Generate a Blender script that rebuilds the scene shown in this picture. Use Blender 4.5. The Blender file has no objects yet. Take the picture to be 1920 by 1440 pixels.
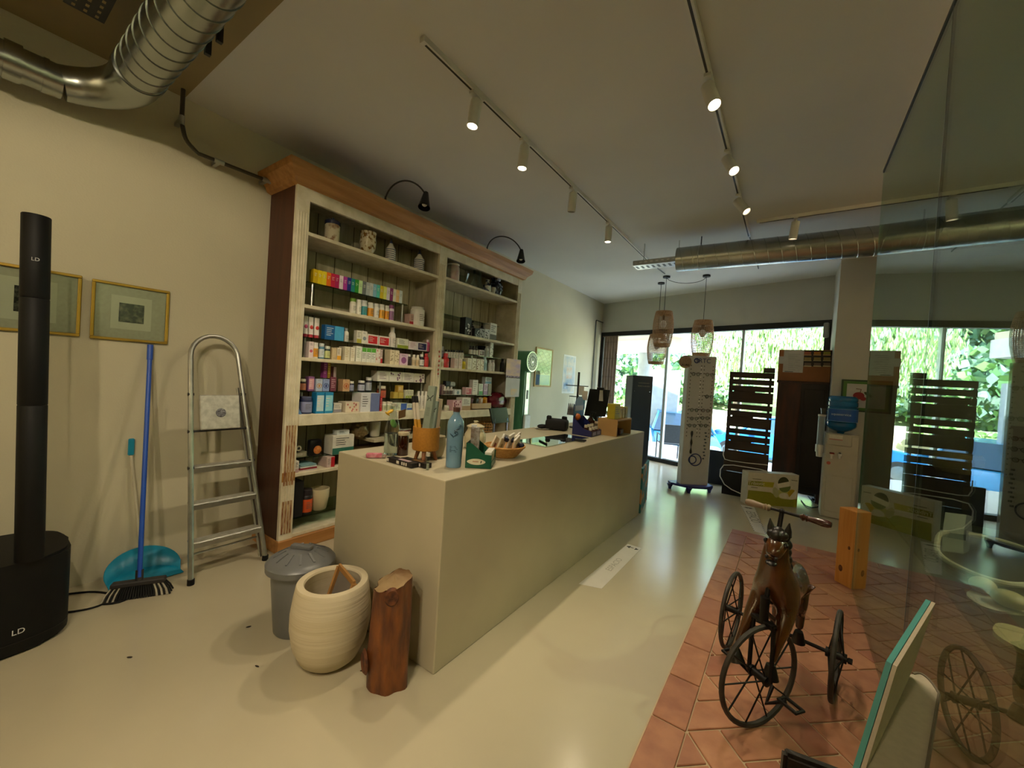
import bpy, bmesh, math, random
from mathutils import Vector, Matrix, Euler
random.seed(7)
SC = bpy.context.scene
COL = SC.collection
PI = math.pi
# ---------------------------------------------------------------- measuring camera (1920x1440 frame)
F = 750.07
CAM = Vector((0, 0, 1.45))
def cam_axes(yaw=-.60785588, pit=-.01590691, roll=.06357404):
    f = Vector((math.sin(yaw)*math.cos(pit), math.cos(yaw)*math.cos(pit), math.sin(pit)))
    r = Vector((math.cos(yaw), -math.sin(yaw), 0)); u = r.cross(f)
    c, s = math.cos(roll), math.sin(roll)
    return c*r+s*u, -s*r+c*u, f
CR, CU, CF = cam_axes()
def at(x, y, ax, val):
    d = CR*((x-960)/F)+CU*((720-y)/F)+CF
    i = 'xyz'.index(ax)
    return CAM+d*((val-CAM[i])/d[i])
def pr(p):
    v = Vector(p)-CAM
    return 960+F*v.dot(CR)/v.dot(CF), 720-F*v.dot(CU)/v.dot(CF)
def zat(x, y, py):
    lo, hi = -1.0, 4.0
    for _ in range(40):
        m = (lo+hi)/2
        if pr((x, y, m))[1] > py: lo = m
        else: hi = m
    return lo
# ---------------------------------------------------------------- materials
def lin(h):
    if not isinstance(h, str): return (*h, 1)
    h = h.lstrip('#'); out = []
    for i in (0, 2, 4):
        c = int(h[i:i+2], 16)/255
        out.append(c/12.92 if c <= .04045 else ((c+.055)/1.055)**2.4)
    return (*out, 1)
MATS = {}
def nd(nt, t, **k):
    n = nt.nodes.new(t)
    for a, v in k.items():
        if a in n.inputs: n.inputs[a].default_value = v
        else: setattr(n, a, v)
    return n
def mat(name, col, rough=.5, metal=0., var=.06, scale=8., bump=0., bscale=60., col2=None, stretch=None, spec=.5, coat=0., emit=None, estr=1., trans=0., detail=4., ramp=(.35, .65), alpha=1.):
    if name in MATS: return MATS[name]
    m = bpy.data.materials.new(name); m.use_nodes = True; nt = m.node_tree
    b = nt.nodes['Principled BSDF']
    b.inputs['Roughness'].default_value = rough; b.inputs['Metallic'].default_value = metal
    b.inputs['Specular IOR Level'].default_value = spec; b.inputs['Coat Weight'].default_value = coat
    b.inputs['Transmission Weight'].default_value = trans
    tc = nd(nt, 'ShaderNodeTexCoord'); mp = nd(nt, 'ShaderNodeMapping')
    nt.links.new(tc.outputs['Object'], mp.inputs['Vector'])
    if stretch: mp.inputs['Scale'].default_value = stretch
    no = nd(nt, 'ShaderNodeTexNoise'); no.inputs['Scale'].default_value = scale; no.inputs['Detail'].default_value = detail
    nt.links.new(mp.outputs[0], no.inputs['Vector'])
    c = lin(col)
    if col2 is None:
        c1 = tuple(max(0, v*(1-var)) for v in c[:3])+(1,); c2 = tuple(min(1, v*(1+var)) for v in c[:3])+(1,)
    else: c1, c2 = c, lin(col2)
    rp = nd(nt, 'ShaderNodeValToRGB'); rp.color_ramp.elements[0].color = c1; rp.color_ramp.elements[1].color = c2
    rp.color_ramp.elements[0].position, rp.color_ramp.elements[1].position = ramp
    nt.links.new(no.outputs['Fac'], rp.inputs['Fac']); nt.links.new(rp.outputs['Color'], b.inputs['Base Color'])
    if bump:
        n2 = nd(nt, 'ShaderNodeTexNoise'); n2.inputs['Scale'].default_value = bscale
        nt.links.new(mp.outputs[0], n2.inputs['Vector'])
        bp = nd(nt, 'ShaderNodeBump'); bp.inputs['Strength'].default_value = bump; bp.inputs['Distance'].default_value = .02
        nt.links.new(n2.outputs['Fac'], bp.inputs['Height']); nt.links.new(bp.outputs[0], b.inputs['Normal'])
    if emit:
        b.inputs['Emission Color'].default_value = lin(emit); b.inputs['Emission Strength'].default_value = estr
    MATS[name] = m; return m
def glass(name, tint='#ffffff', ior=1.5, rough=0.0, refl='#ffffff'):
    """thin clear glass: see-through tint plus Fresnel reflection on each face"""
    if name in MATS: return MATS[name]
    m = bpy.data.materials.new(name); m.use_nodes = True; nt = m.node_tree
    nt.nodes.remove(nt.nodes['Principled BSDF']); out = nt.nodes['Material Output']
    tr = nd(nt, 'ShaderNodeBsdfTransparent', Color=lin(tint)); gl = nd(nt, 'ShaderNodeBsdfGlossy', Color=lin(refl), Roughness=rough)
    ge = nd(nt, 'ShaderNodeNewGeometry')
    mx = nd(nt, 'ShaderNodeMix'); mx.inputs['A'].default_value = ior; mx.inputs['B'].default_value = 1/ior
    fr = nd(nt, 'ShaderNodeFresnel'); ms = nd(nt, 'ShaderNodeMixShader')
    nt.links.new(ge.outputs['Backfacing'], mx.inputs['Factor']); nt.links.new(mx.outputs['Result'], fr.inputs['IOR'])
    nt.links.new(fr.outputs[0], ms.inputs['Fac']); nt.links.new(tr.outputs[0], ms.inputs[1]); nt.links.new(gl.outputs[0], ms.inputs[2])
    nt.links.new(ms.outputs[0], out.inputs['Surface'])
    MATS[name] = m; return m
def P(hexcol, rough=.45):
    """plain printed / plastic colour"""
    return mat('print_%s_%d' % (hexcol.lstrip('#'), int(rough*100)), hexcol, rough, var=.05, scale=25)
# ---------------------------------------------------------------- mesh builder
class MB:
    def __init__(s): s.bm = bmesh.new(); s.mats = []
    def mi(s, m):
        if m not in s.mats: s.mats.append(m)
        return s.mats.index(m)
    def _fin(s, geom_verts, m, M=None):
        if M is not None: bmesh.ops.transform(s.bm, matrix=M, verts=geom_verts)
        i = s.mi(m); fs = {f for v in geom_verts for f in v.link_faces}
        for f in fs: f.material_index = i
        return geom_verts
    def box(s, c, size, m, rz=0, rot=None, bev=0, seg=1):
        r = bmesh.ops.create_cube(s.bm, size=1)['verts']
        bmesh.ops.scale(s.bm, vec=size, verts=r)
        if bev:
            es = list({e for v in r for e in v.link_edges})
            n = bmesh.ops.bevel(s.bm, geom=es, offset=bev, segments=seg, affect='EDGES', profile=.5)
            r = list({v for f in n['faces'] for v in f.verts} | {v for v in r if v.is_valid})
        M = Matrix.Translation(c) @ (rot.to_matrix().to_4x4() if rot else Matrix.Rotation(rz, 4, 'Z'))
        return s._fin(r, m, M)
    def between(s, a, b, m, bev=0):
        a, b = Vector(a), Vector(b)
        return s.box((a+b)/2, [abs(x) for x in (b-a)], m, bev=bev)
    def cyl(s, p0, p1, r0, m, r1=None, seg=16, caps=True):
        p0, p1 = Vector(p0), Vector(p1); d = p1-p0; L = d.length
        r = bmesh.ops.create_cone(s.bm, cap_ends=caps, segments=seg, radius1=r0, radius2=r0 if r1 is None else r1, depth=L)['verts']
        M = Matrix.Translation((p0+p1)/2) @ d.to_track_quat('Z', 'Y').to_matrix().to_4x4()
        return s._fin(r, m, M)
    def lathe(s, prof, m, c=(0, 0, 0), seg=24, rot=None, sx=1, sy=1, close=True):
        """prof: (radius, z) list; a material per point may be given as a third item"""
        M = Matrix.Translation(c) @ (rot.to_matrix().to_4x4() if rot else Matrix())
        rings = []
        for p in prof:
            r, z = p[0], p[1]
            if r <= 1e-6: rings.append([s.bm.verts.new(M @ Vector((0, 0, z)))])
            else: rings.append([s.bm.verts.new(M @ Vector((r*sx*math.cos(2*PI*k/seg), r*sy*math.sin(2*PI*k/seg), z))) for k in range(seg)])
        for i in range(len(prof)-1):
            mm = s.mi(prof[i+1][2] if len(prof[i+1]) > 2 else m); a, b = rings[i], rings[i+1]
            for k in range(seg):
                k2 = (k+1) % seg
                if len(a) == 1 and len(b) == 1: continue
                if len(a) == 1: vs = (a[0], b[k2], b[k])
                elif len(b) == 1: vs = (a[k], a[k2], b[0])
                else: vs = (a[k], a[k2], b[k2], b[k])
                try: f = s.bm.faces.new(vs); f.material_index = mm
                except ValueError: pass
        return [v for r in rings for v in r]
    def tube(s, pts, r, m, seg=8, closed=False, caps=True):
        pts = [Vector(p) for p in pts]; n = len(pts); rs = r if isinstance(r, (list, tuple)) else [r]*n
        i = s.mi(m); rings = []; up = Vector((.13, .21, .97))
        for k in range(n):
            a = pts[k-1] if (k > 0 or closed) else pts[k]; b = pts[(k+1) % n] if (k < n-1 or closed) else pts[k]
            t = (b-a).normalized()
            x = up.cross(t)
            if x.length < .05: x = Vector((1, 0, 0)).cross(t)
            x.normalize(); y = t.cross(x)
            up = y
            rings.append([s.bm.verts.new(pts[k]+(x*math.cos(2*PI*j/seg)+y*math.sin(2*PI*j/seg))*rs[k]) for j in range(seg)])
        for k in range(n if closed else n-1):
            a, b = rings[k], rings[(k+1) % n]; off = 0
            if closed and k == n-1:
                off = min(range(seg), key=lambda o: (b[o].co-a[0].co).length)
            for j in range(seg):
                f = s.bm.faces.new((a[j], a[(j+1) % seg], b[(j+1+off) % seg], b[(j+off) % seg])); f.material_index = i
        if caps and not closed:
            for rr, fl in ((rings[0], True), (rings[-1], False)):
                f = s.bm.faces.new(rr[::-1] if fl else rr); f.material_index = i
    def ell(s, c, r, m, seg=16, rings=10, rot=None):
        v = bmesh.ops.create_uvsphere(s.bm, u_segments=seg, v_segments=rings, radius=1)['verts']
        if not isinstance(r, (list, tuple)): r = (r, r, r)
        bmesh.ops.scale(s.bm, vec=r, verts=v)
        return s._fin(v, m, Matrix.Translation(c) @ (rot.to_matrix().to_4x4() if rot else Matrix()))
    def quad(s, pts, m):
        vs = [s.bm.verts.new(p) for p in pts]; f = s.bm.faces.new(vs); f.material_index = s.mi(m); return f
    def prism(s, pts, vec, m):
        """planar outline pts (3D) pushed along vec"""
        vec = Vector(vec); a = [s.bm.verts.new(p) for p in pts]; b = [s.bm.verts.new(Vector(p)+vec) for p in pts]
        i = s.mi(m); n = len(pts)
        fs = [s.bm.faces.new(a[::-1]), s.bm.faces.new(b)]
        for k in range(n): fs.append(s.bm.faces.new((a[k], a[(k+1) % n], b[(k+1) % n], b[k])))
        for f in fs: f.material_index = i
        return a+b
    def obj(s, name, parent=None, local=False, smooth=True, angle=35):
        bmesh.ops.recalc_face_normals(s.bm, faces=s.bm.faces) if len(s.bm.faces) else None
        me = bpy.data.meshes.new(name); 
        if parent is not None and not local: bmesh.ops.transform(s.bm, matrix=wm(parent).inverted(), verts=s.bm.verts)
        s.bm.to_mesh(me); s.bm.free()
        for m in s.mats: me.materials.append(m)
        if smooth:
            me.shade_smooth(); me.set_sharp_from_angle(angle=math.radians(angle))
        o = bpy.data.objects.new(name, me); COL.objects.link(o)
        if parent is not None: o.parent = parent
        return o
def wm(o):
    M = o.matrix_basis.copy()
    while o.parent: o = o.parent; M = o.matrix_basis @ M
    return M
def tag(o, label=None, cat=None, group=None, kind=None):
    if label: o['label'] = label
    if cat: o['category'] = cat
    if group: o['group'] = group
    if kind: o['kind'] = kind
    return o
def thing(name, label, cat, loc=(0, 0, 0), rz=0, group=None):
    o = bpy.data.objects.new(name, None); o.empty_display_size = .1; COL.objects.link(o)
    o.location = loc; o.rotation_euler = (0, 0, rz)
    return tag(o, label, cat, group)
def struct(o): o['kind'] = 'structure'; return o
def dup(o, parent=None):
    c = o.copy(); COL.objects.link(c)
    if parent is not None: c.parent = parent
    for ch in list(o.children): dup(ch, c)
    return c
def text(name, s, size, m, parent, loc, rot, ext=.001, align='CENTER', sx=1.):
    """lettering as a thin mesh; loc and rot in world space"""
    cu = bpy.data.curves.new(name, 'FONT'); cu.body = s; cu.size = size; cu.extrude = ext; cu.align_x = align; cu.align_y = 'CENTER'; cu.resolution_u = 3
    t = bpy.data.objects.new('tmp', cu); COL.objects.link(t)
    dg = bpy.context.evaluated_depsgraph_get(); dg.update()
    me = bpy.data.meshes.new_from_object(t.evaluated_get(dg)); bpy.data.objects.remove(t)
    M = Matrix.Translation(loc) @ Euler(rot).to_matrix().to_4x4() @ Matrix.Diagonal((sx, 1, 1, 1))
    if parent is not None: M = wm(parent).inverted() @ M
    me.transform(M); me.materials.clear(); me.materials.append(m); me.name = name
    o = bpy.data.objects.new(name, me); COL.objects.link(o)
    if parent is not None: o.parent = parent
    return o
def arc(c, r, a0, a1, n, ax1, ax2):
    c, ax1, ax2 = Vector(c), Vector(ax1), Vector(ax2)
    return [c+ax1*(r*math.cos(a0+(a1-a0)*k/n))+ax2*(r*math.sin(a0+(a1-a0)*k/n)) for k in range(n+1)]
def bez(p0, p1, p2, p3, n=10):
    p0, p1, p2, p3 = map(Vector, (p0, p1, p2, p3))
    return [p0*(1-t)**3+p1*3*t*(1-t)**2+p2*3*t*t*(1-t)+p3*t**3 for t in [k/n for k in range(n+1)]]
def skin(pts, edges, rad, m, name, parent, sub=2):
    """one continuous body grown round a jointed skeleton"""
    me = bpy.data.meshes.new(name); me.from_pydata([Vector(p) for p in pts], edges, [])
    o = bpy.data.objects.new('tmp', me); COL.objects.link(o)
    o.modifiers.new('s', 'SKIN'); sv = me.skin_vertices[0].data
    for k, r in enumerate(rad): sv[k].radius = r if isinstance(r, tuple) else (r, r)
    sv[0].use_root = True
    md = o.modifiers.new('d', 'SUBSURF'); md.levels = sub; md.render_levels = sub
    dg = bpy.context.evaluated_depsgraph_get(); dg.update()
    nm = bpy.data.meshes.new_from_object(o.evaluated_get(dg)); bpy.data.objects.remove(o)
    nm.name = name; nm.materials.clear(); nm.materials.append(m)
    if parent is not None: nm.transform(wm(parent).inverted())
    nm.shade_smooth()
    q = bpy.data.objects.new(name, nm); COL.objects.link(q)
    if parent is not None: q.parent = parent
    return q
# ---------------------------------------------------------------- shared materials
WALLM = mat('wall_plaster', '#c3bda4', .85, var=.035, scale=1.6, bump=.06, bscale=90)
WALLB = mat('facade_plaster', '#bfbfb6', .85, var=.03, scale=2)
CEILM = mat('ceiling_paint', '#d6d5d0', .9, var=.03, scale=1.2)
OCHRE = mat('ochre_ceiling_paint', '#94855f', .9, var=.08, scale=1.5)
FLOORM = mat('cream_microcement', '#b8af96', .2, spec=.8, var=.045, scale=1.1, bump=.02, bscale=14, detail=6)
COUNTM = mat('counter_microcement', '#b3aa90', .45, var=.05, scale=2.2, bump=.03, bscale=30)
BLACK = mat('black_metal', '#0b0b0c', .45, var=.1)
BLKPL = mat('black_plastic', '#050506', .6, var=.1, spec=.3)
GALV = mat('galvanised_steel', '#a9ada8', .27, metal=1., var=.1, scale=5, bump=.05, bscale=20)
ALU = mat('aluminium', '#b7b8b4', .38, metal=1., var=.12, scale=14)
CHROME = mat('chrome', '#c9cbcc', .15, metal=1., var=.05)
WHITEP = mat('white_plastic', '#e3e2dc', .4, var=.03)
WHITEM = mat('white_powder_coat', '#dcdcd6', .45, var=.02)
RAWPINE = mat('pine_wood', '#9c6a34', .5, col2='#b5824a', stretch=(8, .6, 8), scale=3, detail=6)
OLDPAINT = mat('distressed_cream_paint', '#c9c0a4', .7, col2='#ded6bf', scale=9, bump=.15, bscale=35)
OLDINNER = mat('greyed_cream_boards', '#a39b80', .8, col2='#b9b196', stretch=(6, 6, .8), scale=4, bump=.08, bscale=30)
BROWNW = mat('dark_brown_stain', '#3a1a0e', .5, col2='#4c2514', stretch=(5, 5, .5), scale=4)
TERRA = [mat('terracotta_%d' % i, a, .5, col2=b, scale=11, bump=.08, bscale=25) for i, (a, b) in enumerate((('#97624a', '#aa7557'), ('#a26c4e', '#b37e5e'), ('#9a6048', '#9f6a50'), ('#ae7a5b', '#a56f52')))]
GROUT = mat('tile_grout', '#b8a383', .8, var=.1)
SHELFG = glass('shelf_glass', '#c3d6cc')
CLEAR = glass('clear_glass', '#eef3f0')
WICKER = mat('wicker', '#a9763a', .65, col2='#c1924f', scale=60, bump=.3, bscale=120)
DARKW = mat('dark_old_wood', '#2a150d', .5, col2='#3d2014', stretch=(4, 4, .5), scale=5)
SLATW = mat('dark_slat_wood', '#2b2019', .75, col2='#3a2c22', stretch=(.6, 6, 6), scale=6)
# ================================================================ SETTING
WX = -3.524; CEIL = 3.22; FA = math.atan2(-.2746, 1); GX = .473
FN = Vector((.2648, .9643, 0)); FU = Vector((math.cos(FA), math.sin(FA), 0))
def fy(x): return 7.479-.2746*x
def fac(x, off, z): return Vector((x, fy(x), z))+FN*off       # a point on the shop front, off = metres outwards
def facbox(b, x0, x1, o0, o1, z0, z1, m):
    c = (fac(x0, (o0+o1)/2, 0)+fac(x1, (o0+o1)/2, 0))/2; L = (fac(x1, 0, 0)-fac(x0, 0, 0)).length
    b.box((c.x, c.y, (z0+z1)/2), (L, abs(o1-o0), z1-z0), m, rz=FA)
b = MB(); b.prism([(-3.624, -3.3, -.1), (3.5, -3.3, -.1), (3.5, fy(3.5)+.15, -.1), (-3.624, fy(-3.624)+.15, -.1)], (0, 0, .1), FLOORM)
struct(b.obj('floor', smooth=False))
b = MB(); b.prism([(-3.624, .925, CEIL), (3.5, .925, CEIL), (3.5, fy(3.5)+.15, CEIL), (-3.624, fy(-3.624)+.15, CEIL)], (0, 0, .1), CEILM)
struct(b.obj('ceiling', smooth=False))
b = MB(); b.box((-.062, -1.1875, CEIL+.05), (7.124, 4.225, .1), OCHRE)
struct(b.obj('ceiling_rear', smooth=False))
b = MB(); b.box((WX-.05, 2.6, 1.61), (.1, 11.8, 3.22), WALLM); struct(b.obj('wall_left', smooth=False))
b = MB(); b.box((3.45, 1.6, 1.61), (.1, 9.8, 3.22), WALLM); struct(b.obj('wall_right', smooth=False))
b = MB(); b.box((-.062, -3.25, 1.61), (7.124, .1, 3.22), WALLM); struct(b.obj('wall_front', smooth=False))
b = MB(); facbox(b, -3.55, 1.2, 0, .15, 2.577, CEIL, WALLB); facbox(b, 1.2, 3.5, 0, .15, 0, CEIL, WALLB); struct(b.obj('wall_back', smooth=False))
b = MB(); b.prism([(.43, 6.56, 0), (1.25, 6.56, 0), (1.25, fy(1.25)+.02, 0), (.43, fy(.43)+.02, 0)], (0, 0, CEIL), WALLB)
struct(b.obj('wall_pillar', smooth=False))
# shop window: black frame, clear panes
w = thing('window_1', None, None, (0, 0, 0)); w['kind'] = 'structure'
b = MB(); facbox(b, -3.52, .43, -.02, .09, 2.485, 2.577, BLACK); facbox(b, -3.52, .43, -.02, .09, 0, .07, BLACK)
facbox(b, -3.52, -3.44, -.02, .09, .07, 2.485, BLACK); facbox(b, .36, .43, -.02, .09, .07, 2.485, BLACK)
b.obj('window_frame', w, smooth=False)
PANE = glass('window_pane_glass', '#f4f8f6', ior=1.35)
for x0, x1 in ((-3.44, -2.02), (-1.97, -.72), (-.68, .36)):
    b = MB(); facbox(b, x0, x1, .03, .04, .07, 2.485, PANE); b.obj('window_pane', w, smooth=False)
MULL = mat('grey_aluminium_profile', '#b9c0c4', .5, metal=.3)
for x0, x1 in ((-2.02, -1.97), (-.72, -.68)):
    b = MB(); facbox(b, x0, x1, 0, .07, .07, 2.485, MULL); b.obj('mullion', w, smooth=False)
# raised terracotta floor, real tiles on a bed
b = MB(); b.between((-.418, -2.0, 0), (3.4, 4.812, .006), GROUT); 
tile = MB()
def tl(bm, c, sx, sy, rz, mm): bm.box((c[0], c[1], .0085), (sx-.009, sy-.009, .009), mm, rz=rz, bev=.0025)
u = Vector((.735, .678, 0)); v = Vector((.678, -.735, 0)); W_ = .146; Lt = .292
o0 = Vector((-.27, 1.838, 0))
for i in range(-34, 44):
    for j in range(-12, 14):
        base = o0+u*(i*W_)+v*(i*W_)+(u*(2*W_)-v*(2*W_))*j
        for c, rz in ((base+v*(Lt/2)+u*(W_/2), math.atan2(v.y, v.x)), (base+v*(-W_/2)+u*(Lt/2), math.atan2(u.y, u.x))):
            if -.5 < c.x < 2.4 and -.9 < c.y < 5.1: tl(tile, c, Lt, W_, rz, random.choice(TERRA))
for pc, pn in (((-.268, 0, 0), (-1, 0, 0)), ((0, 4.664, 0), (0, 1, 0)), ((2.3, 0, 0), (1, 0, 0)), ((0, -.8, 0), (0, -1, 0))):
    g = tile.bm.verts[:]+tile.bm.edges[:]+tile.bm.faces[:]
    bmesh.ops.bisect_plane(tile.bm, geom=g, plane_co=pc, plane_no=pn, clear_outer=True)
y = 4.665
while y > -.7:
    tl(tile, (-.3425, y-.1575), .147, .315, 0, random.choice(TERRA)); y -= .315
x = -.415
while x < 2.2:
    tl(tile, (x+.1575, 4.738), .315, .147, 0, random.choice(TERRA)); x += .315
t = b.obj('floor_terracotta', smooth=False); struct(t)
q = tile.obj('terracotta_tiles', t, smooth=False)
# ================================================================ OUTSIDE
GROUND = mat('pale_gravel', '#d8cfba', .95, col2='#cbbd9d', scale=1.3, detail=8)
b = MB(); b.box((0, 19, -.8), (90, 80, .1), GROUND); b.bm.verts.ensure_lookup_table()
struct(b.obj('ground_yard', smooth=False))
TERR = mat('terrace_concrete', '#c9c6bd', .8, var=.05)
b = MB(); facbox(b, -9, 6, .15, 2.6, -.75, -.02, TERR); struct(b.obj('ground_terrace', smooth=False))
b = MB(); facbox(b, -9, 6, .16, 1.0, 2.62, 2.8, mat('canopy_render', '#d9cdb0', .8)); struct(b.obj('roof_canopy', smooth=False))
b = MB(); facbox(b, -9, -2.95, 1.0, 3.1, 2.72, 2.86, mat('canopy_render', '#d9cdb0', .8)); facbox(b, -9, -2.9, 2.6, 3.1, 2.38, 2.72, mat('white_render', '#dcdcd8', .8)); struct(b.obj('roof_porch', smooth=False))
b = MB(); d = CR*((1207-960)/F)+CF; q = fac(0, 2.85, 0)-Vector((0, 0, 0)); k_ = q.dot(FN)/d.dot(FN); c = Vector((d.x*k_, d.y*k_, 0)); b.cyl((c.x, c.y, -.75), (c.x, c.y, 2.4), .19, mat('grey_render', '#9aa0a4', .8), seg=24); struct(b.obj('column_porch'))
b = MB(); c = at(1246, 700, 'y', 13.2); b.box((c.x, c.y, .6), (.95, .25, 2.8), mat('grey_render', '#9aa0a4', .8)); struct(b.obj('wall_yard', smooth=False))
b = MB(); b.prism([(-3.6, -3.3, 3.33), (3.5, -3.3, 3.33), (3.5, fy(3.5)+.1, 3.33), (-9, fy(-9)+.1, 3.33), (-9, 4, 3.33)], (0, 0, 4.2), mat('white_render', '#dcdcd8', .8)); struct(b.obj('upper_shade_block', smooth=False))  # unseen block added above the shop to throw shadow over the terrace
# hill slope behind the yard
HILL = mat('dry_scrub_slope', '#5f7440', .95, col2='#8f9560', scale=.5, detail=8)
b = MB()
n = 26
vs = [[b.bm.verts.new((-75+125*i/n, 26+90*j/n, -.8+max(0, (26+90*j/n-29))*.55+.5*math.sin(i*1.3)*math.sin(j*.9))) for j in range(n+1)] for i in range(n+1)]
for i in range(n):
    for j in range(n):
        f = b.bm.faces.new((vs[i][j], vs[i+1][j], vs[i+1][j+1], vs[i][j+1])); f.material_index = b.mi(HILL)
struct(b.obj('hill_slope'))
LEAF = [mat('leaf_%d' % i, a, .55, var=.12, scale=2) for i, a in enumerate(('#8fb768', '#a9cb7c', '#cfe0a6', '#6f9a62', '#b3cdb4', '#8db099'))]
BARK = mat('bark', '#6b5a47', .9, var=.15, bump=.3)
def leafcloud(b, c, r, n, size, mats, hang=0):
    for k in range(n):
        d = Vector((random.gauss(0, 1), random.gauss(0, 1), random.gauss(0, 1))).normalized()*(random.random()**.35)
        p = Vector(c)+Vector((d.x*r[0], d.y*r[1], d.z*r[2])); s = size*random.uniform(.6, 1.4)
        e = Euler((random.uniform(0, 6), random.uniform(0, 6), random.uniform(0, 6))).to_matrix()
        if hang: e = Euler((random.uniform(-.3, .3), random.uniform(-.3, .3), random.uniform(0, 6))).to_matrix() @ Matrix(((1, 0, 0), (0, 0, -1), (0, 1, 0)))
        w_, h_ = (s*.35, s*1.7) if hang else (s, s*.8)
        b.quad([p+e @ Vector((x*w_, y*h_, 0)) for x, y in ((-1, 0), (0, -1), (1, 0), (0, 1))], random.choice(mats))
def tree(name, label, c, r, n, size, mats, hang=0, group=None, blobs=7, lift=0.):
    t = thing(name, label, 'tree' if 'shrub' not in name else 'shrub', (c[0], c[1], c[2]), 0, group)
    b = MB(); top = c[2]+lift+r[2]*1.1
    b.tube([(c[0], c[1], c[2]), (c[0]+.1, c[1], (c[2]+top)/2), (c[0], c[1]+.1, top)], [r[0]*.07, r[0]*.055, r[0]*.03], BARK, seg=8)
    for k in range(5):
        a = k*1.26; b.tube([(c[0], c[1], c[2]+lift+r[2]*(.5+.1*k)), (c[0]+math.cos(a)*r[0]*.5, c[1]+math.sin(a)*r[1]*.5, c[2]+lift+r[2]*(.9+.1*k))], [r[0]*.03, r[0]*.012], BARK, seg=6)
    b.obj('trunk', t); b = MB()
    for k in range(blobs):
        a = random.uniform(0, 6.28); q = random.uniform(.1, .6)
        leafcloud(b, (c[0]+math.cos(a)*r[0]*q, c[1]+math.sin(a)*r[1]*q, c[2]+lift+r[2]*random.uniform(.75, 1.5)), [x*.55 for x in r], n//blobs, size, mats, hang)
    b.obj('foliage', t, smooth=False); return t
def gp(px, depth):
    d = CR*((px-960)/F)+CF; return CAM+d*depth
def yard(px, depth, z=-.75): p = gp(px, depth); return (p.x, p.y, z)
random.seed(11)
tree('willow_tree', 'pale drooping willow tree right behind the shop window', yard(1490, 21), (3.6, 3, 3.2), 20000, .10, [LEAF[1], LEAF[2], LEAF[0], LEAF[4]], 1, blobs=16, lift=1.5)
tree('willow_tree', 'drooping pale tree half hidden behind the white display stand', yard(1380, 23), (2.6, 3, 3.2), 13000, .10, [LEAF[2], LEAF[4], LEAF[1]], 1, blobs=12, lift=1.5)
HL = 'rounded green tree among the many on the wooded hillside far beyond the yard'; protos = []
for k in range(3):
    protos.append(tree('hillside_tree', HL, yard(1240+30*k, 30+5*k, 0), (2.6, 2.6, 2.2), 1800, .26, [LEAF[(k*2) % 6], LEAF[3], LEAF[(k+4) % 6], LEAF[5]], group='trees on the wooded hillside', blobs=8))
def hillz(y): return -.8+max(0, y-29)*.55
for o in protos: o.location.z = hillz(o.location.y)
for k in range(78):
    px, dp = 1090+290*((k*.618) % 1), 27.5+26*((k*.367+.11) % 1); p = gp(px, dp)
    o = dup(protos[k % 3]); o.location = (p.x, p.y, hillz(p.y)-.2); o.rotation_euler.z = k*1.7; q = .55+.4*((k*.29) % 1); o.scale = (q, q, q)
k = 0
LBL = ['low bright green shrub left of the white display stand', 'low green shrub at the yard edge behind the parked car', 'small shrub on the bank behind the black cabinet', 'low shrub at the yard edge near the porch']
for px, dp, r in ((1262, 21, 1.0), (1300, 22, 1.0), (1180, 22, 1.0), (1100, 23, 1.1)):
    tree('yard_shrub', LBL[k], yard(px, dp, -.2), (r*1.3, r, r*.42), 1100, .15, [LEAF[0], LEAF[1], LEAF[2]], group='shrubs along the yard edge', blobs=5); k += 1
b = MB(); c = gp(1300, 24); b.box((c.x, c.y, -.25), (22, 1.2, 1.2), GROUND, rz=-.6); struct(b.obj('earth_bank', smooth=False))  # low earth bank along the yard edge
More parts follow.
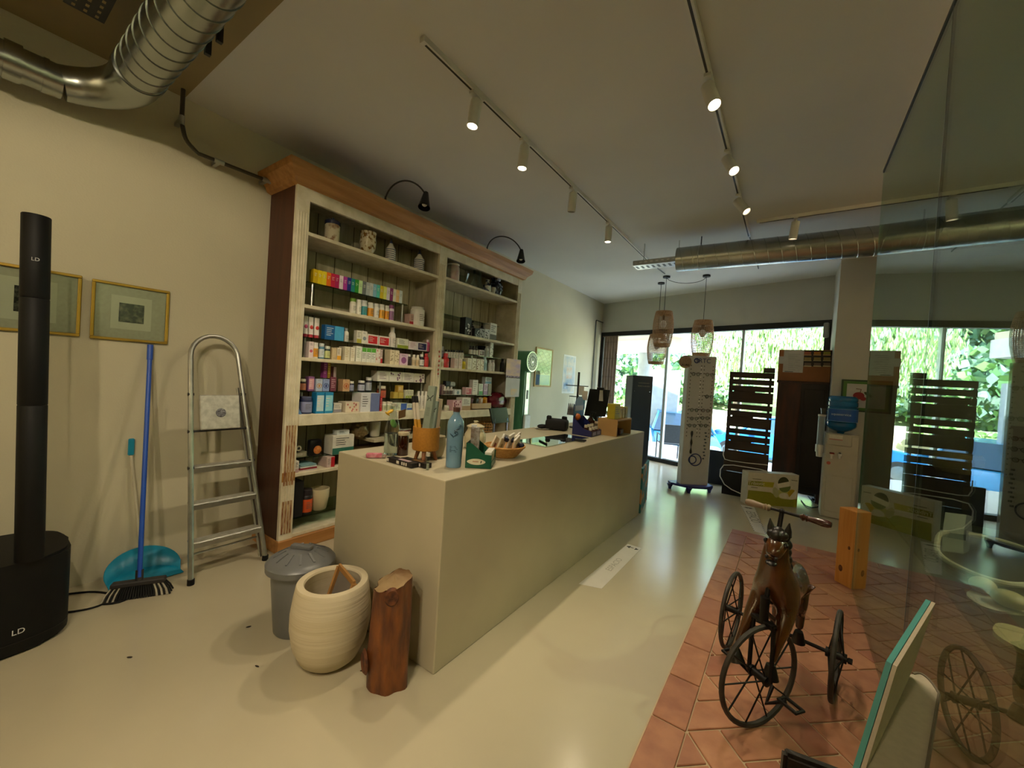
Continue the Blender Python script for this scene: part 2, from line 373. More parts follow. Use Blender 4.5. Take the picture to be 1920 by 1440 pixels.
# ---- cars
CARB = mat('car_blue_paint', '#2f86b5', .25, var=.03, coat=.6); CARG = mat('car_glass', '#27475a', .08, var=.05); TYRE = mat('tyre_rubber', '#16171a', .8)
LAMPW = mat('headlamp', '#cfd8dc', .15)
def car(label, loc, rz, col):
    t = thing('car', label, 'car', loc, rz)
    # side outline (x forward, z up), swept across with tapering roof
    low = [(-2.05, .35), (-2.1, .75), (-1.95, .95), (-.9, 1.0), (.75, .98), (1.75, .82), (2.05, .62), (2.08, .32), (1.75, .2), (-1.8, .2)]
    b = MB(); 
    for s in (-1, 1): pass
    vs = b.prism([(x, -.86, z) for x, z in low], (0, 1.72, 0), col)
    bmesh.ops.bevel(b.bm, geom=b.bm.edges[:], offset=.07, segments=2, affect='EDGES')
    b.obj('body', t, local=True)
    b = MB(); n = [(-1.75, .98), (-1.35, 1.42), (-.5, 1.5), (.25, 1.44), (1.05, .96)]
    L = [b.bm.verts.new((x, -(.82 if z < 1.2 else .62), z)) for x, z in n]; R_ = [b.bm.verts.new((x, (.82 if z < 1.2 else .62), z)) for x, z in n]
    i0, i1 = b.mi(CARG), b.mi(col)
    for k in range(4):
        f = b.bm.faces.new((L[k], L[k+1], R_[k+1], R_[k])); f.material_index = i0 if k in (0, 3) else i1
    for s in (L, R_): f = b.bm.faces.new(s); f.material_index = i0
    b.obj('cabin', t, local=True, smooth=False)
    b = MB()
    for s in (-1, 1):
        for k in ((.25, 1.455, 1.05, .97), (-1.35, 1.43, -1.75, .99), (.25, 1.45, -.5, 1.51), (-.5, 1.51, -1.35, 1.43), (-.35, 1.5, -.3, .98)):
            b.tube([(k[0], s*(.63 if k[1] > 1.2 else .83), k[1]), (k[2], s*(.63 if k[3] > 1.2 else .83), k[3])], .035, col, seg=6)
    b.obj('roof_pillars', t, local=True)
    for s in (-1, 1):
        b = MB(); b.ell((.72, s*1.0, 1.03), (.08, .13, .08), col); b.tube([(.75, s*.84, .99), (.73, s*.95, 1.01)], .025, col, seg=6); b.obj('mirror', t, local=True)
        b = MB(); b.ell((1.98, s*.62, .66), (.12, .2, .1), LAMPW); b.obj('headlight', t, local=True)
        for x in (-1.3, 1.3):
            b = MB(); b.cyl((x, s*.7, .31), (x, s*.9, .31), .31, TYRE, seg=24); b.cyl((x, s*.89, .31), (x, s*.905, .31), .19, ALU, seg=20); b.obj('wheel', t, local=True)
    b = MB(); b.box((2.09, 0, .42), (.04, 1.1, .14), TYRE, bev=.01); b.obj('grille', t, local=True)
    return t
p = gp(1278, 12.4); car('light blue car parked facing the shop behind the outdoor chair', (p.x, p.y, -.75), math.atan2(-p.y, -p.x)+.12, CARB)
p = gp(1452, 12.6); car('blue car parked side-on behind the slatted boards', (p.x+.3, p.y+.3, -.75), math.radians(172), mat('car_deep_blue_paint', '#2a6fae', .25, var=.03, coat=.6))
# ---- outdoor chair on the terrace
t = thing('garden_chair', 'dark grey fabric garden armchair standing on the terrace before the car', 'chair', (0, 0, 0))
oc = Vector((-1.965, 8.6, -.02)); t.location = oc; t.rotation_euler.z = .45; t.scale = (.8, .8, .8)
OC = mat('charcoal_tube', '#34404c', .5); OF = mat('grey_mesh_fabric', '#4a5058', .8, var=.1, scale=40)
for sx in (-.27, .27):
    for sy in (-.22, .24):
        b = MB(); b.tube([(sx, sy, .005), (sx, sy*.9, .64 if sy > 0 else .9)], .016, OC); b.obj('leg', t, local=True)
    b = MB(); b.tube([(sx, -.24, .63), (sx, .26, .64)], .018, OC); b.obj('armrest', t, local=True)
b = MB(); b.box((0, .02, .42), (.52, .46, .025), OF, bev=.01); b.obj('seat', t, local=True)
b = MB(); b.box((0, -.23, .68), (.46, .025, .46), OF, rot=Euler((.1, 0, 0)), bev=.01); b.tube([(-.27, -.25, .9), (.27, -.25, .9)], .016, OC); b.tube([(-.27, -.22, .42), (.27, -.22, .42)], .014, OC); b.obj('backrest', t, local=True)
# ================================================================ COUNTER
t = MB(); t.box((-1.765, 2.978, .47), (.89, 3.17, .94), COUNTM, bev=.006, seg=2)
tag(t.obj('counter', smooth=False), 'long plain cream block counter across the middle of the shop', 'counter')
# ================================================================ APOTHECARY CABINET
XF = -3.10; XB = -3.515
cab = thing('apothecary_cabinet', 'tall distressed cream apothecary cabinet with pine cornice against left wall', 'cabinet', (-3.3, 3.03, 0))
b = MB(); b.between((XB, 1.50, .09), (XF-.03, 1.53, 2.80), BROWNW); b.obj('side_panel', cab, smooth=False)
b = MB(); b.between((XB, 4.52, .09), (XF-.03, 4.55, 2.8), OLDPAINT); b.obj('side_panel', cab, smooth=False)
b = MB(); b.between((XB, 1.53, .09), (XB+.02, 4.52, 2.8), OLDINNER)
for k in range(1, 17): y = 1.53+k*.176; b.between((XB+.02, y-.003, .1), (XB+.0215, y+.003, 2.79), mat('board_gap', '#3b3427', .9))
b.obj('back_board', cab, smooth=False)
def stile(y0, y1, nm='stile', x=XF, fl=4, worn=False):
    b = MB(); b.between((x-.03, y0, .1), (x, y1, 2.8), OLDPAINT)
    w = (y1-y0)/(fl+1)
    for k in range(fl): yy = y0+w*(k+1); b.cyl((x, yy, .15), (x, yy, 2.6), w*.36, OLDPAINT, seg=8)
    if worn:
        wd = mat('worn_bare_wood', '#7a4524', .7, col2='#c3a97d', scale=30, stretch=(3, 3, .5))
        for k in range(fl): yy = y0+w*(k+1); b.cyl((x+.001, yy, .52), (x+.001, yy, .98), w*.36, wd, seg=8); b.cyl((x+.001, yy, .15), (x+.001, yy, .4), w*.36, wd, seg=8)
        b.between((x-.001, y0+.002, .55), (x+.002, y1-.002, .62), mat('ochre_wood_patch', '#9a6a2e', .6))
    return b.obj(nm, cab)
stile(1.50, 1.60, worn=True); stile(2.985, 3.095, fl=3); stile(4.46, 4.55, fl=3)
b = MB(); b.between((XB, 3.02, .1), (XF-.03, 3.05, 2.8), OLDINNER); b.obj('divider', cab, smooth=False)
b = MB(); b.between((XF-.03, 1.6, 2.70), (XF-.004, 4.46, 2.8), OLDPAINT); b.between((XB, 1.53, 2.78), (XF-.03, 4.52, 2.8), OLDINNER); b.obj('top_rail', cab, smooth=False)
# cornice: stepped moulding returning on the left side
prof = [(0, 2.79), (.03, 2.80), (.045, 2.835), (.06, 2.85), (.095, 2.885), (.105, 2.93), (0, 2.93)]
b = MB(); ends = []
pathp = [((-3.52, 1.50), (0, -1)), ((XF, 1.50), (1, -1)), ((XF, 4.55), (1, 1)), ((-3.52, 4.55), (0, 1))]
rr = []
for (px, py), (nx, ny) in pathp: rr.append([b.bm.verts.new((px+nx*d, py+ny*d, z)) for d, z in prof])
for k in range(3):
    for j in range(len(prof)):
        j2 = (j+1) % len(prof); f = b.bm.faces.new((rr[k][j], rr[k+1][j], rr[k+1][j2], rr[k][j2])); f.material_index = b.mi(RAWPINE)
for e in (rr[0], rr[-1]): b.bm.faces.new(e)
b.quad([(-3.52, 1.5, 2.929), (XF, 1.5, 2.929), (XF, 4.55, 2.929), (-3.52, 4.55, 2.929)], RAWPINE)
b.obj('cornice', cab, smooth=False)
b = MB(); b.between((XB, 1.49, 0), (XF+.02, 4.56, .10), RAWPINE, bev=.004); b.obj('plinth', cab, smooth=False)
SHELVES = {}
SHF = mat('shelf_edge_paint', '#c6bc9f', .7, col2='#d9d0b6', scale=14)
def shelf(y0, y1, z, th=.028, m=SHF):
    b = MB(); b.between((XB+.02, y0, z-th), (XF-.005, y1, z), m, bev=.003); b.obj('shelf', cab, smooth=False)
for z in (2.47, 1.915, 1.505): shelf(1.53, 3.02, z)
for z in (2.49, 1.91, 1.515): shelf(3.05, 4.52, z)
for y0, y1, z in ((1.53, 3.02, 1.057), (3.05, 4.52, 1.03)):
    shelf(y0, y1, z); b = MB(); b.between((XF-.03, y0+.07, z-.085), (XF+.012, y1-.06, z+.002), OLDPAINT, bev=.004); b.obj('front_rail', cab, smooth=False)
shelf(1.53, 3.02, .60); shelf(3.05, 4.52, .60); shelf(1.53, 4.52, .13, .03)
# glass riser shelves standing on the boards
def riser(y0, y1, z, zb, label, x0=-3.40, x1=-3.185, dark=False):
    t = thing('glass_riser_shelf', label, 'shelf', (-3.3, (y0+y1)/2, zb), 0, 'glass riser shelves inside the cabinet')
    b = MB(); b.between((x0, y0, z-.008), (x1, y1, z), SHELFG); b.obj('glass_plate', t, smooth=False)
    for yy in (y0+.05, y1-.05):
        for xx in (x0+.02, x1-.02):
            b = MB(); b.cyl((xx, yy, zb), (xx, yy, z-.008), .009, ALU, seg=10); b.obj('leg', t)
riser(1.66, 2.67, 2.11, 1.915, 'glass riser holding the rainbow row of small boxes')
riser(1.62, 2.97, 1.67, 1.505, 'glass riser holding white tubes and red boxes')
riser(1.62, 2.34, 1.235, 1.057, 'glass riser holding emblem boxes and dark jars')
riser(2.36, 2.98, 1.335, 1.057, 'upper glass riser under the long white printed boxes', x0=-3.42)
riser(2.39, 2.95, 1.17, 1.057, 'lower glass riser under the yellow boxes', x0=-3.40)
riser(3.10, 4.20, 2.11, 1.91, 'empty glass riser above the black patterned boxes')
riser(3.10, 3.64, 1.63, 1.515, 'glass riser under the row of white bottles with black caps')
riser(3.66, 4.44, 1.695, 1.515, 'glass riser under the small brown bottles')
riser(3.10, 4.20, 1.206, 1.03, 'glass riser under the lilac and green cartons')
riser(1.56, 1.95, .70, .60, 'low glass riser behind the cabinet post near the floor')
riser(1.56, 2.2, .235, .13, 'lowest glass riser under the cream flowerpot', x0=-3.45, x1=-3.14)
# cable hooks (red cords) hanging on the middle post
t = thing('bead_string', 'string of small red and white beads hanging on the middle cabinet post', 'beads', (XF+.02, 3.04, 1.45))
b = MB(); pts = bez((XF+.025, 3.03, 1.70), (XF+.03, 3.05, 1.6), (XF+.03, 3.02, 1.5), (XF+.025, 3.04, 1.42), 12)
b.tube(pts, .002, P('#7a3b33'), seg=5); b.obj('cord', t)
b = MB()
for k, p in enumerate(pts): b.ell(p, .009, P('#b5483c' if k % 2 else '#d8cfc0'), seg=8, rings=6)
b.obj('beads', t)
# ================================================================ GOOSENECK LAMPS ON THE CORNICE
def goose(y, ytip, ztip, label):
    t = thing('gooseneck_lamp', label, 'lamp', (-3.06, y, 2.93), 0, 'gooseneck lamps on the cabinet cornice')
    b = MB(); b.cyl((-3.06, y, 2.93), (-3.06, y, 2.945), .022, BLACK, seg=16); b.cyl((-3.06, y, 2.94), (-3.06, y, 2.99), .012, BLACK, r1=.007, seg=12); b.obj('base', t)
    tip = Vector((-2.90, ytip, ztip))
    b = MB(); b.tube(bez((-3.06, y, 2.98), (-3.05, y+.06, 3.20), (-2.94, ytip-.10, 3.245), tip, 18), .0075, mat('gunmetal', '#4a4640', .35, metal=.8), seg=8); b.obj('neck', t)
    d = Vector((.02, -.03, -.14)).normalized(); e = d.to_track_quat('-Z', 'Y').to_euler()
    b = MB(); b.lathe([(0, .03), (.022, .025), (.028, 0), (.038, -.05), (.056, -.135), (.052, -.135), (.035, -.05), (.02, -.01), (0, -.01)], mat('gloss_black', '#0c0c0c', .15), c=tip, rot=e, seg=24); b.obj('lamp_shade', t)
    b = MB(); b.ell(tip+d*.095, .026, mat('bulb_white', '#f1efe6', .3), seg=12, rings=8); b.obj('bulb', t)
goose(2.244, 2.565, 3.10, 'black gooseneck lamp over the left half of the cabinet')
goose(3.703, 4.19, 3.05, 'black gooseneck lamp over the right half of the cabinet')
# ================================================================ DUCTS
def spiral(p0, p1, r, name, label, seams=.12, caps=True, tilt=.25):
    t = thing(name, label, 'duct', p0)
    b = MB(); b.cyl(p0, p1, r, GALV, seg=40, caps=caps); b.obj('duct_body', t)
    b = MB(); d = (Vector(p1)-Vector(p0)); L = d.length; d.normalize(); a1 = d.cross(Vector((0, 0, 1))).normalized(); a2 = d.cross(a1)
    for k in range(int(L/seams)):
        c = Vector(p0)+d*(k+.5)*seams
        b.tube([c+(a1*math.cos(q)+a2*math.sin(q))*(r+.001)+d*(tilt*r*math.sin(q)) for q in [2*PI*j/32 for j in range(32)]], .0028, GALV, seg=5, closed=True)
    b.obj('spiral_seam', t)
    return t
t = spiral((-1.20, 5.0, 2.975), (3.3, 5.22, 2.975), .138, 'spiral_duct', 'long galvanised spiral duct hanging under the ceiling near the window')
b = MB()
for x in (-.95, .9): 
    yy = 5.0+(x+1.2)*.0489; b.cyl((x, yy, 3.11), (x, yy, CEIL), .006, BLACK, seg=8)
    b.tube(arc((x, yy, 2.975), .142, 0, 2*PI*.98, 30, (0, 1, 0), (0, 0, 1)), .004, ALU, seg=5)
b.obj('hanger', t)
t = thing('cable_tray', 'perforated metal cable tray sticking out beside the spiral duct', 'cable tray', (-1.5, 5.0, 2.97))
b = MB(); b.between((-1.70, 4.90, 2.93), (-1.1, 5.10, 2.934), ALU); b.between((-1.70, 4.90, 2.934), (-1.1, 4.904, 2.99), ALU); b.between((-1.70, 5.096, 2.934), (-1.1, 5.10, 2.99), ALU); b.obj('tray', t, smooth=False)
b = MB()
for k in range(9): b.box((-1.67+k*.065, 4.899, 2.965), (.03, .003, .014), WHITEM)
for k in range(9): b.box((-1.67+k*.065, 5.0, 2.9295), (.03, .1, .002), BLACK)
b.obj('slot_marking', t, smooth=False)
b = MB(); b.cyl((-1.6, 5.0, 2.934), (-1.6, 5.0, CEIL), .006, ALU, seg=8); b.cyl((-1.2, 5.05, 2.934), (-1.2, 5.05, CEIL), .006, ALU, seg=8); b.obj('hanger', t)
# bent duct at upper left
t = thing('elbow_duct', 'galvanised ventilation duct bending along the left wall above the framed prints', 'duct', (-3.2, .6, 3.0))
cx = -3.35; R0 = .25; yd = .60
b = MB(); b.cyl((cx+R0, yd, 3.0), (2.0, yd, 3.0), .112, GALV, seg=40); b.obj('duct_body', t)
el = [Vector((cx+R0-R0*math.sin(a), yd-R0+R0*math.cos(a), 3.0-.105*(a/(PI/2)))) for a in [PI/2*k/10 for k in range(11)]]
b = MB(); b.tube([Vector((cx+R0+.03, yd, 3.0))]+el, [.116, .114]+[.112-.0028*k for k in range(10)], GALV, seg=40); b.obj('elbow', t)
b = MB(); b.cyl((cx, yd-R0, 2.895), (cx, -3.1, 2.88), .084, GALV, seg=36); b.obj('wall_duct', t)
def ringd(c, d, r, w):
    b = MB(); d = Vector(d).normalized(); b.cyl(Vector(c)-d*w/2, Vector(c)+d*w/2, r, GALV, seg=40); b.obj('collar', t)
ringd((cx+R0+.05, yd, 3.0), (1, 0, 0), .118, .05); ringd((cx, yd-R0-.06, 2.895), (0, 1, 0), .088, .02); ringd((cx, yd-R0-.17, 2.894), (0, 1, 0), .094, .06)
b = MB()
for k in range(40): 
    c = Vector((cx+R0+.12+k*.11, yd, 3.0)); b.tube([c+Vector((.035*math.sin(q), .1135*math.cos(q), .1135*math.sin(q))) for q in [2*PI*j/32 for j in range(32)]], .003, GALV, seg=5, closed=True)
b.obj('spiral_seam', t)
b = MB()
for x in (-2.55, -2.4):
    b.between((x-.012, .74, 3.0), (x+.012, .765, CEIL), BLACK)
b.between((-2.57, .70, 3.05), (-2.38, .72, 3.07), BLACK); b.obj('hanger', t, smooth=False)
t = thing('cable_tray', 'dark perforated cable tray behind the bent duct at the upper left', 'cable tray', (-2.6, .42, 3.15))
b = MB(); b.between((-2.95, .30, 3.10), (1.5, .44, 3.104), BLACK); b.between((-2.95, .30, 3.104), (1.5, .304, 3.15), BLACK); b.between((-2.95, .436, 3.104), (1.5, .44, 3.15), BLACK); b.obj('tray', t, smooth=False)
b = MB()
for k in range(30):
    for yy in (.33, .37, .41): b.box((-2.92+k*.05, yy, 3.0995), (.022, .012, .002), OCHRE)
b.obj('slot_marking', t, smooth=False)
b = MB()
for x in (-2.7, 0.): b.cyl((x, .37, 3.104), (x, .37, CEIL), .006, BLACK, seg=8)
b.obj('hanger', t)
# conduits
COND = mat('dark_conduit', '#4b453c', .4, metal=.6)
t = thing('conduit_pipe', 'dark conduit pipe dropping from ceiling and running to the cabinet top', 'pipe', (-3.40, .92, 2.9))
xc = -3.42
pts = [at(347, 125, 'x', xc)]; pts[0].z = min(pts[0].z, CEIL)
c1 = at(339, 225, 'x', xc); c2 = at(346, 262, 'x', xc); c3 = at(372, 288, 'x', xc); c4 = at(512, 343, 'x', xc)
c1.y = c2.y-.02
b = MB(); top = Vector((xc, c1.y, CEIL)); b.tube([top, c1]+bez(c1, c2, c2, c3, 8)[1:]+[c4, c4+(c4-c3).normalized()*.6], .013, COND, seg=10); b.obj('pipe', t)
for p, d in ((c1, Vector((0, 0, 1))), (c3+(c4-c3)*.25, (c4-c3).normalized()), (c3+(c4-c3)*.9, (c4-c3).normalized())):
    b = MB(); b.cyl(p-d*.03, p+d*.03, .017, ALU, seg=12); b.between((WX, p.y-.012, p.z-.012), (xc+.005, p.y+.012, p.z+.012), ALU); b.obj('clamp', t)
t = thing('conduit_pipe', 'thin grey conduit rising on the left wall in the far corner', 'pipe', (WX+.02, 8.0, 2.8))
a0 = at(1118, 600, 'x', WX+.02); b = MB(); b.tube([(WX+.02, a0.y, .3), (WX+.02, a0.y, a0.z-.06)]+bez((WX+.02, a0.y, a0.z-.06), (WX+.02, a0.y, a0.z), (WX+.02, a0.y, a0.z), (WX+.02, a0.y+.06, a0.z), 6)+[(WX+.02, 8.42, a0.z)], .011, mat('grey_conduit', '#565a5c', .5, metal=.4), seg=8); b.obj('pipe', t)
# ================================================================ TRACK LIGHTING
LENS_ON = mat('lens_lit', '#fff3d8', .4, emit='#ffe9c4', estr=14.)
LENS_OFF = mat('lens_unlit', '#b9b6ac', .3)
LENS_DIM = mat('lens_dim', '#fff3d8', .4, emit='#ffe9c4', estr=2.0)
TRK = mat('track_white', '#d8d7d0', .5); TRKD = mat('track_slot', '#2b2822', .6)
WARM = (1.0, .83, .58)
def track(p0, p1, label):
    p0, p1 = Vector(p0), Vector(p1); t = thing('light_track', label, 'light track', p0, 0, 'ceiling light tracks')
    d = (p1-p0); L = d.length; a = math.atan2(d.y, d.x); c = (p0+p1)/2
    b = MB(); b.box((c.x, c.y, CEIL-.016), (L, .036, .032), TRK, rz=a); b.obj('rail', t, smooth=False)
    b = MB(); b.box((c.x, c.y, CEIL-.0325), (L-.05, .012, .002), TRKD, rz=a); b.obj('slot', t, smooth=False)
T1X, T2X = -1.705, -.478
track((T1X, 1.42, CEIL), (T1X-.03, 5.6, CEIL), 'white light track above the cream counter')
track((T2X, .2, CEIL), (T2X-.01, 5.15, CEIL), 'white light track above the terracotta edge')
track((-.39, 4.763, CEIL), (3.2, 4.76, CEIL), 'white light track running crosswise before the spiral duct')
def spot(pos, aim, label, lit=2, energy=70, size=1.25, blend=.6, L=.165, r=.036, group='track spotlights'):
    pos = Vector(pos); aim = Vector(aim).normalized()
    t = thing('track_spotlight', label, 'spotlight', pos, 0, group)
    b = MB(); b.box((pos.x, pos.y, CEIL-.042), (.036, .10, .018), TRK); b.cyl((pos.x, pos.y, CEIL-.05), (pos.x, pos.y, CEIL-.095), .011, TRK, seg=12); b.obj('adapter', t)
    s = Vector((pos.x, pos.y, CEIL-.09)); e = s-aim*.02+aim*L; st = s-aim*.02
    q = aim.to_track_quat('-Z', 'Y').to_euler()
    b = MB(); b.lathe([(0, 0), (r*.92, 0), (r, -.006), (r, -L), (r*.88, -L), (r*.88, -L+.012), (0, -L+.012)], TRK, c=st, rot=q, seg=24); b.obj('lamp_body', t)
    b = MB(); b.lathe([(0, -L+.009), (r*.86, -L+.009), (r*.86, -L+.012), (0, -L+.012)], (LENS_OFF, LENS_DIM, LENS_ON)[lit], c=st, rot=q, seg=24); b.obj('lens', t)
    if lit == 2:
        ld = bpy.data.lights.new('spot_beam', 'SPOT'); ld.energy = energy; ld.color = WARM; ld.spot_size = size; ld.spot_blend = blend; ld.shadow_soft_size = .035
        lo = bpy.data.objects.new('spot_beam', ld); COL.objects.link(lo); lo.location = e+aim*.012; lo.rotation_euler = q
    return t
E1, E2, EFILL = 42, 36, 170
spot((T1X, 1.87, 0), (-.06, -.1, -1), 'lit white spotlight nearest the start of the counter track', energy=E1, size=2.1, blend=.8)
spot((T1X, 2.42, 0), (-.05, -.04, -1), 'lit white spotlight second along the counter track', energy=E1, size=2.1, blend=.8)
spot((T1X-.01, 3.24, 0), (-.1, .1, -1), 'unlit white spotlight in the middle of the counter track', lit=0)
spot((T1X-.015, 4.12, 0), (-.02, .02, -1), 'lit white spotlight farthest along the counter track', energy=E1*.6, size=2.0, blend=.8)
spot((T2X, 1.62, 0), (.30, -.25, -.92), 'large lit spotlight at top edge on the terracotta side track', energy=E2, size=1.7, blend=.7)
spot((T2X-.002, 2.42, 0), (.32, -.28, -.9), 'lit tilted spotlight second on the terracotta side track', energy=E2, size=1.7, blend=.7)
spot((T2X-.003, 3.25, 0), (.42, -.42, -.85), 'lit tilted spotlight third on the terracotta side track', energy=E2, size=1.7, blend=.7)
spot((T2X-.006, 4.02, 0), (.55, -.3, -.8), 'dim tilted spotlight at the far end of the terracotta side track', lit=1)
spot((-.06, 4.763, 0), (-.1, .12, -1), 'dim spotlight on the crosswise track before the spiral duct', lit=1)
# more heads behind the viewer, on the continued tracks
track((-.5, -2.8, CEIL), (-.5, -.1, CEIL), 'light track over the rear of the shop')
for k, (x, y, ax, ay, en) in enumerate(((-.5, -.35, -1.0, .35, 75), (-.5, -.9, -1.0, .75, 75), (-.5, .55, .25, .9, 55), (-.5, -1.6, .3, .6, 60))):
    spot((x, y, 0), (ax, ay, -1), ('rear track spotlight aimed at the framed prints', 'rear track spotlight aimed at the stepladder', 'track spotlight aimed at the toy horse', 'rear track spotlight aimed ahead')[k], energy=en, size=1.5, blend=.35)
# unseen wall washing heads added as fill light beyond the glass and at rear
track((2.3, -2.6, CEIL), (2.3, 4.4, CEIL), 'added track for fill spotlights in the room beyond the glass')
for k, y in enumerate((-2.0, -.6, .8, 2.2, 3.6)):
    spot((2.3, y, 0), (1, .1, -.25), ('first', 'second', 'third', 'fourth', 'fifth')[k]+' added fill spotlight washing the wall of the room beyond the glass', energy=EFILL, size=1.9, blend=.8)
for k, x in enumerate((-2.6, -1.5)):
    spot((x, -1.9, 0), (0, -1, -.3), ('left', 'right')[k]+' added fill spotlight washing the rear wall', energy=EFILL, size=1.9, blend=.8)
track((-3.0, -1.9, CEIL), (-1.1, -1.9, CEIL), 'added track for fill spotlights before the rear wall')
spot((2.3, 2.75, 0), (-.62, 0, -1), 'track spotlight aimed at the glass topped table beyond the glass', energy=160, size=.95, blend=.5)
# thin cables across the ceiling
t = thing('ceiling_cable', 'grey cable leading from the light track end to the hanging lamps', 'cable', (-1.75, 5.6, CEIL))
b = MB(); b.tube([(T1X-.03, 5.58, CEIL-.012)]+bez((T1X-.03, 5.6, CEIL-.008), (-1.74, 6, CEIL-.008), (-1.73, 6.2, CEIL-.008), (-1.71, 6.42, CEIL-.01), 6), .007, mat('grey_conduit', '#565a5c', .5, metal=.4), seg=6); b.obj('cable', t)
t = thing('ceiling_cable', 'grey cable from the terracotta side track up to the duct', 'cable', (T2X, 5.2, CEIL))
b = MB(); b.tube([(T2X-.01, 5.15, CEIL-.01), (T2X+.0, 5.6, CEIL-.008), (T2X, 6.6, CEIL-.008)], .007, mat('grey_conduit', '#565a5c', .5, metal=.4), seg=6); b.obj('cable', t)
# ================================================================ RATTAN PENDANT LAMPS
RATT = mat('rattan', '#9b734d', .6, col2='#b78d62', scale=50)
def pendant(c, zt, zb, r, label, canopy, anchor=None):
    t = thing('rattan_pendant_lamp', label, 'pendant lamp', (c[0], c[1], zb), 0, 'rattan pendant lamps')
    H = zt-zb
    def rad(f): return r*(.66+.34*math.sin(PI*min(1, max(0, .12+.8*(1-f)))))
    for f0, f1 in ((0, .09), (.90, 1.0)):
        b = MB(); b.lathe([(rad(f0), zb+H*f0), (rad((f0+f1)/2), zb+H*(f0+f1)/2), (rad(f1), zb+H*f1), (rad(f1)-.006, zb+H*f1), (rad(f0)-.006, zb+H*f0), (rad(f0), zb+H*f0)], RATT, c=(c[0], c[1], 0), seg=32); b.obj('woven_band', t)
    b = MB()
    for k in range(36):
        a = 2*PI*k/36; b.tube([(c[0]+rad(f)*math.cos(a), c[1]+rad(f)*math.sin(a), zb+H*f) for f in [j/8 for j in range(9)]], .0032, RATT, seg=4)
    for k in range(1, 26):
        f = k/26; b.tube([(c[0]+(rad(f)+.002)*math.cos(a), c[1]+(rad(f)+.002)*math.sin(a), zb+H*f) for a in [2*PI*j/28 for j in range(28)]], .0034, RATT, seg=4, closed=True)
    b.obj('lamp_shade', t)
    b = MB(); b.cyl((c[0], c[1], zt-.14), (c[0], c[1], zt-.07), .022, BLACK, seg=12); b.obj('lamp_holder', t)
    b = MB(); b.ell((c[0], c[1], zt-.2), (.05, .05, .06), mat('opal_bulb', '#f2f0ea', .3, trans=.3), seg=14, rings=10); b.obj('bulb', t)
    b = MB(); b.tube([(c[0], c[1], zt-.08), (c[0], c[1], CEIL-.02)], .004, BLACK, seg=6)
    if anchor: b.tube(bez((c[0], c[1], CEIL-.02), (c[0]+.05, c[1], CEIL-.14), (anchor[0]-.05, anchor[1], CEIL-.16), (anchor[0], anchor[1], CEIL-.02), 14), .004, BLACK, seg=6)
    b.obj('cord', t)
    b = MB(); b.cyl((c[0], c[1], CEIL-.025), (c[0], c[1], CEIL), .055, BLACK, seg=24); b.obj('ceiling_rose', t)
pc = at(1250, 518, 'z', CEIL); pc2 = at(1240, 530, 'z', CEIL); pc3 = at(1325, 516, 'z', CEIL)
PL = []
for nm, c, y0, y1, w_, lb, an in (('m', pc, 584, 650, .155, 'rattan pendant lamp nearest and higher of the overlapping pair', pc3), ('b', pc2, 627, 683, .155, 'rattan pendant lamp behind and lower in the overlapping pair', None), ('r', pc3, 601, 668, .158, 'rattan pendant lamp hanging alone above the white display stand', None)):
    pendant((c.x, c.y), zat(c.x, c.y, y0), zat(c.x, c.y, y1), w_, lb, None, an)
# ================================================================ GLASS PARTITION
PARTG = glass('partition_glass', '#d6e4da', ior=1.7, refl='#f2f8f3')
t = thing('glass_partition', 'tall frameless clear glass partition beside the terracotta floor', 'glass wall', (GX, 3, .013)); 
for y0, y1 in ((-1.5, 2.428), (2.432, 3.985)):
    b = MB(); b.between((GX-.005, y0, .013), (GX+.005, y1, 3.148), PARTG); b.obj('glass_pane', t, smooth=False)
b = MB(); b.between((GX-.009, -1.5, 3.146), (GX+.009, 3.985, 3.165), mat('dark_seal', '#23282a', .5)); b.obj('top_channel', t, smooth=False)
b = MB(); b.between((GX-.0053, 2.428, .013), (GX+.0053, 2.432, 3.148), mat('clear_silicone', '#3a4440', .4)); b.obj('joint_seal', t, smooth=False)
b = MB(); b.between((GX-.005, 3.9855, .013), (GX+.005, 3.9865, 3.148), mat('glass_edge_pale', '#b9cfc2', .25)); b.obj('polished_edge', t, smooth=False)
# pine post
pst = mat('pine_post', '#b97a34', .55, col2='#c98c45', stretch=(10, 10, .7), scale=4, detail=6)
d1 = Vector((.68, -.733, 0)); d2 = Vector((.733, .68, 0)); c0 = Vector((.372, 4.085, .013))
h = zat(.384, 4.073, 951)
b = MB(); vs = b.prism([c0, c0+d1*.132, c0+d1*.132+d2*.132, c0+d2*.132], (0, 0, h-.013), pst)
bmesh.ops.bevel(b.bm, geom=b.bm.edges[:], offset=.004, segments=1, affect='EDGES')
post = tag(b.obj('wooden_post', smooth=False), 'square pine post with knots standing at the end of the glass', 'post')
kn = mat('knot_dark', '#3a1a0a', .7, col2='#6b3a18', scale=40)
nrm = -d2
for q, z, r in ((.045, .12, .014), (.1, .3, .008)):
    b = MB(); b.lathe([(0, .0012), (r, .0005), (r*1.2, 0)], kn, c=c0+d1*q+Vector((0, 0, z)), rot=Vector(nrm).to_track_quat('Z', 'Y').to_euler(), seg=14, sy=1.5); b.obj('knot', post)
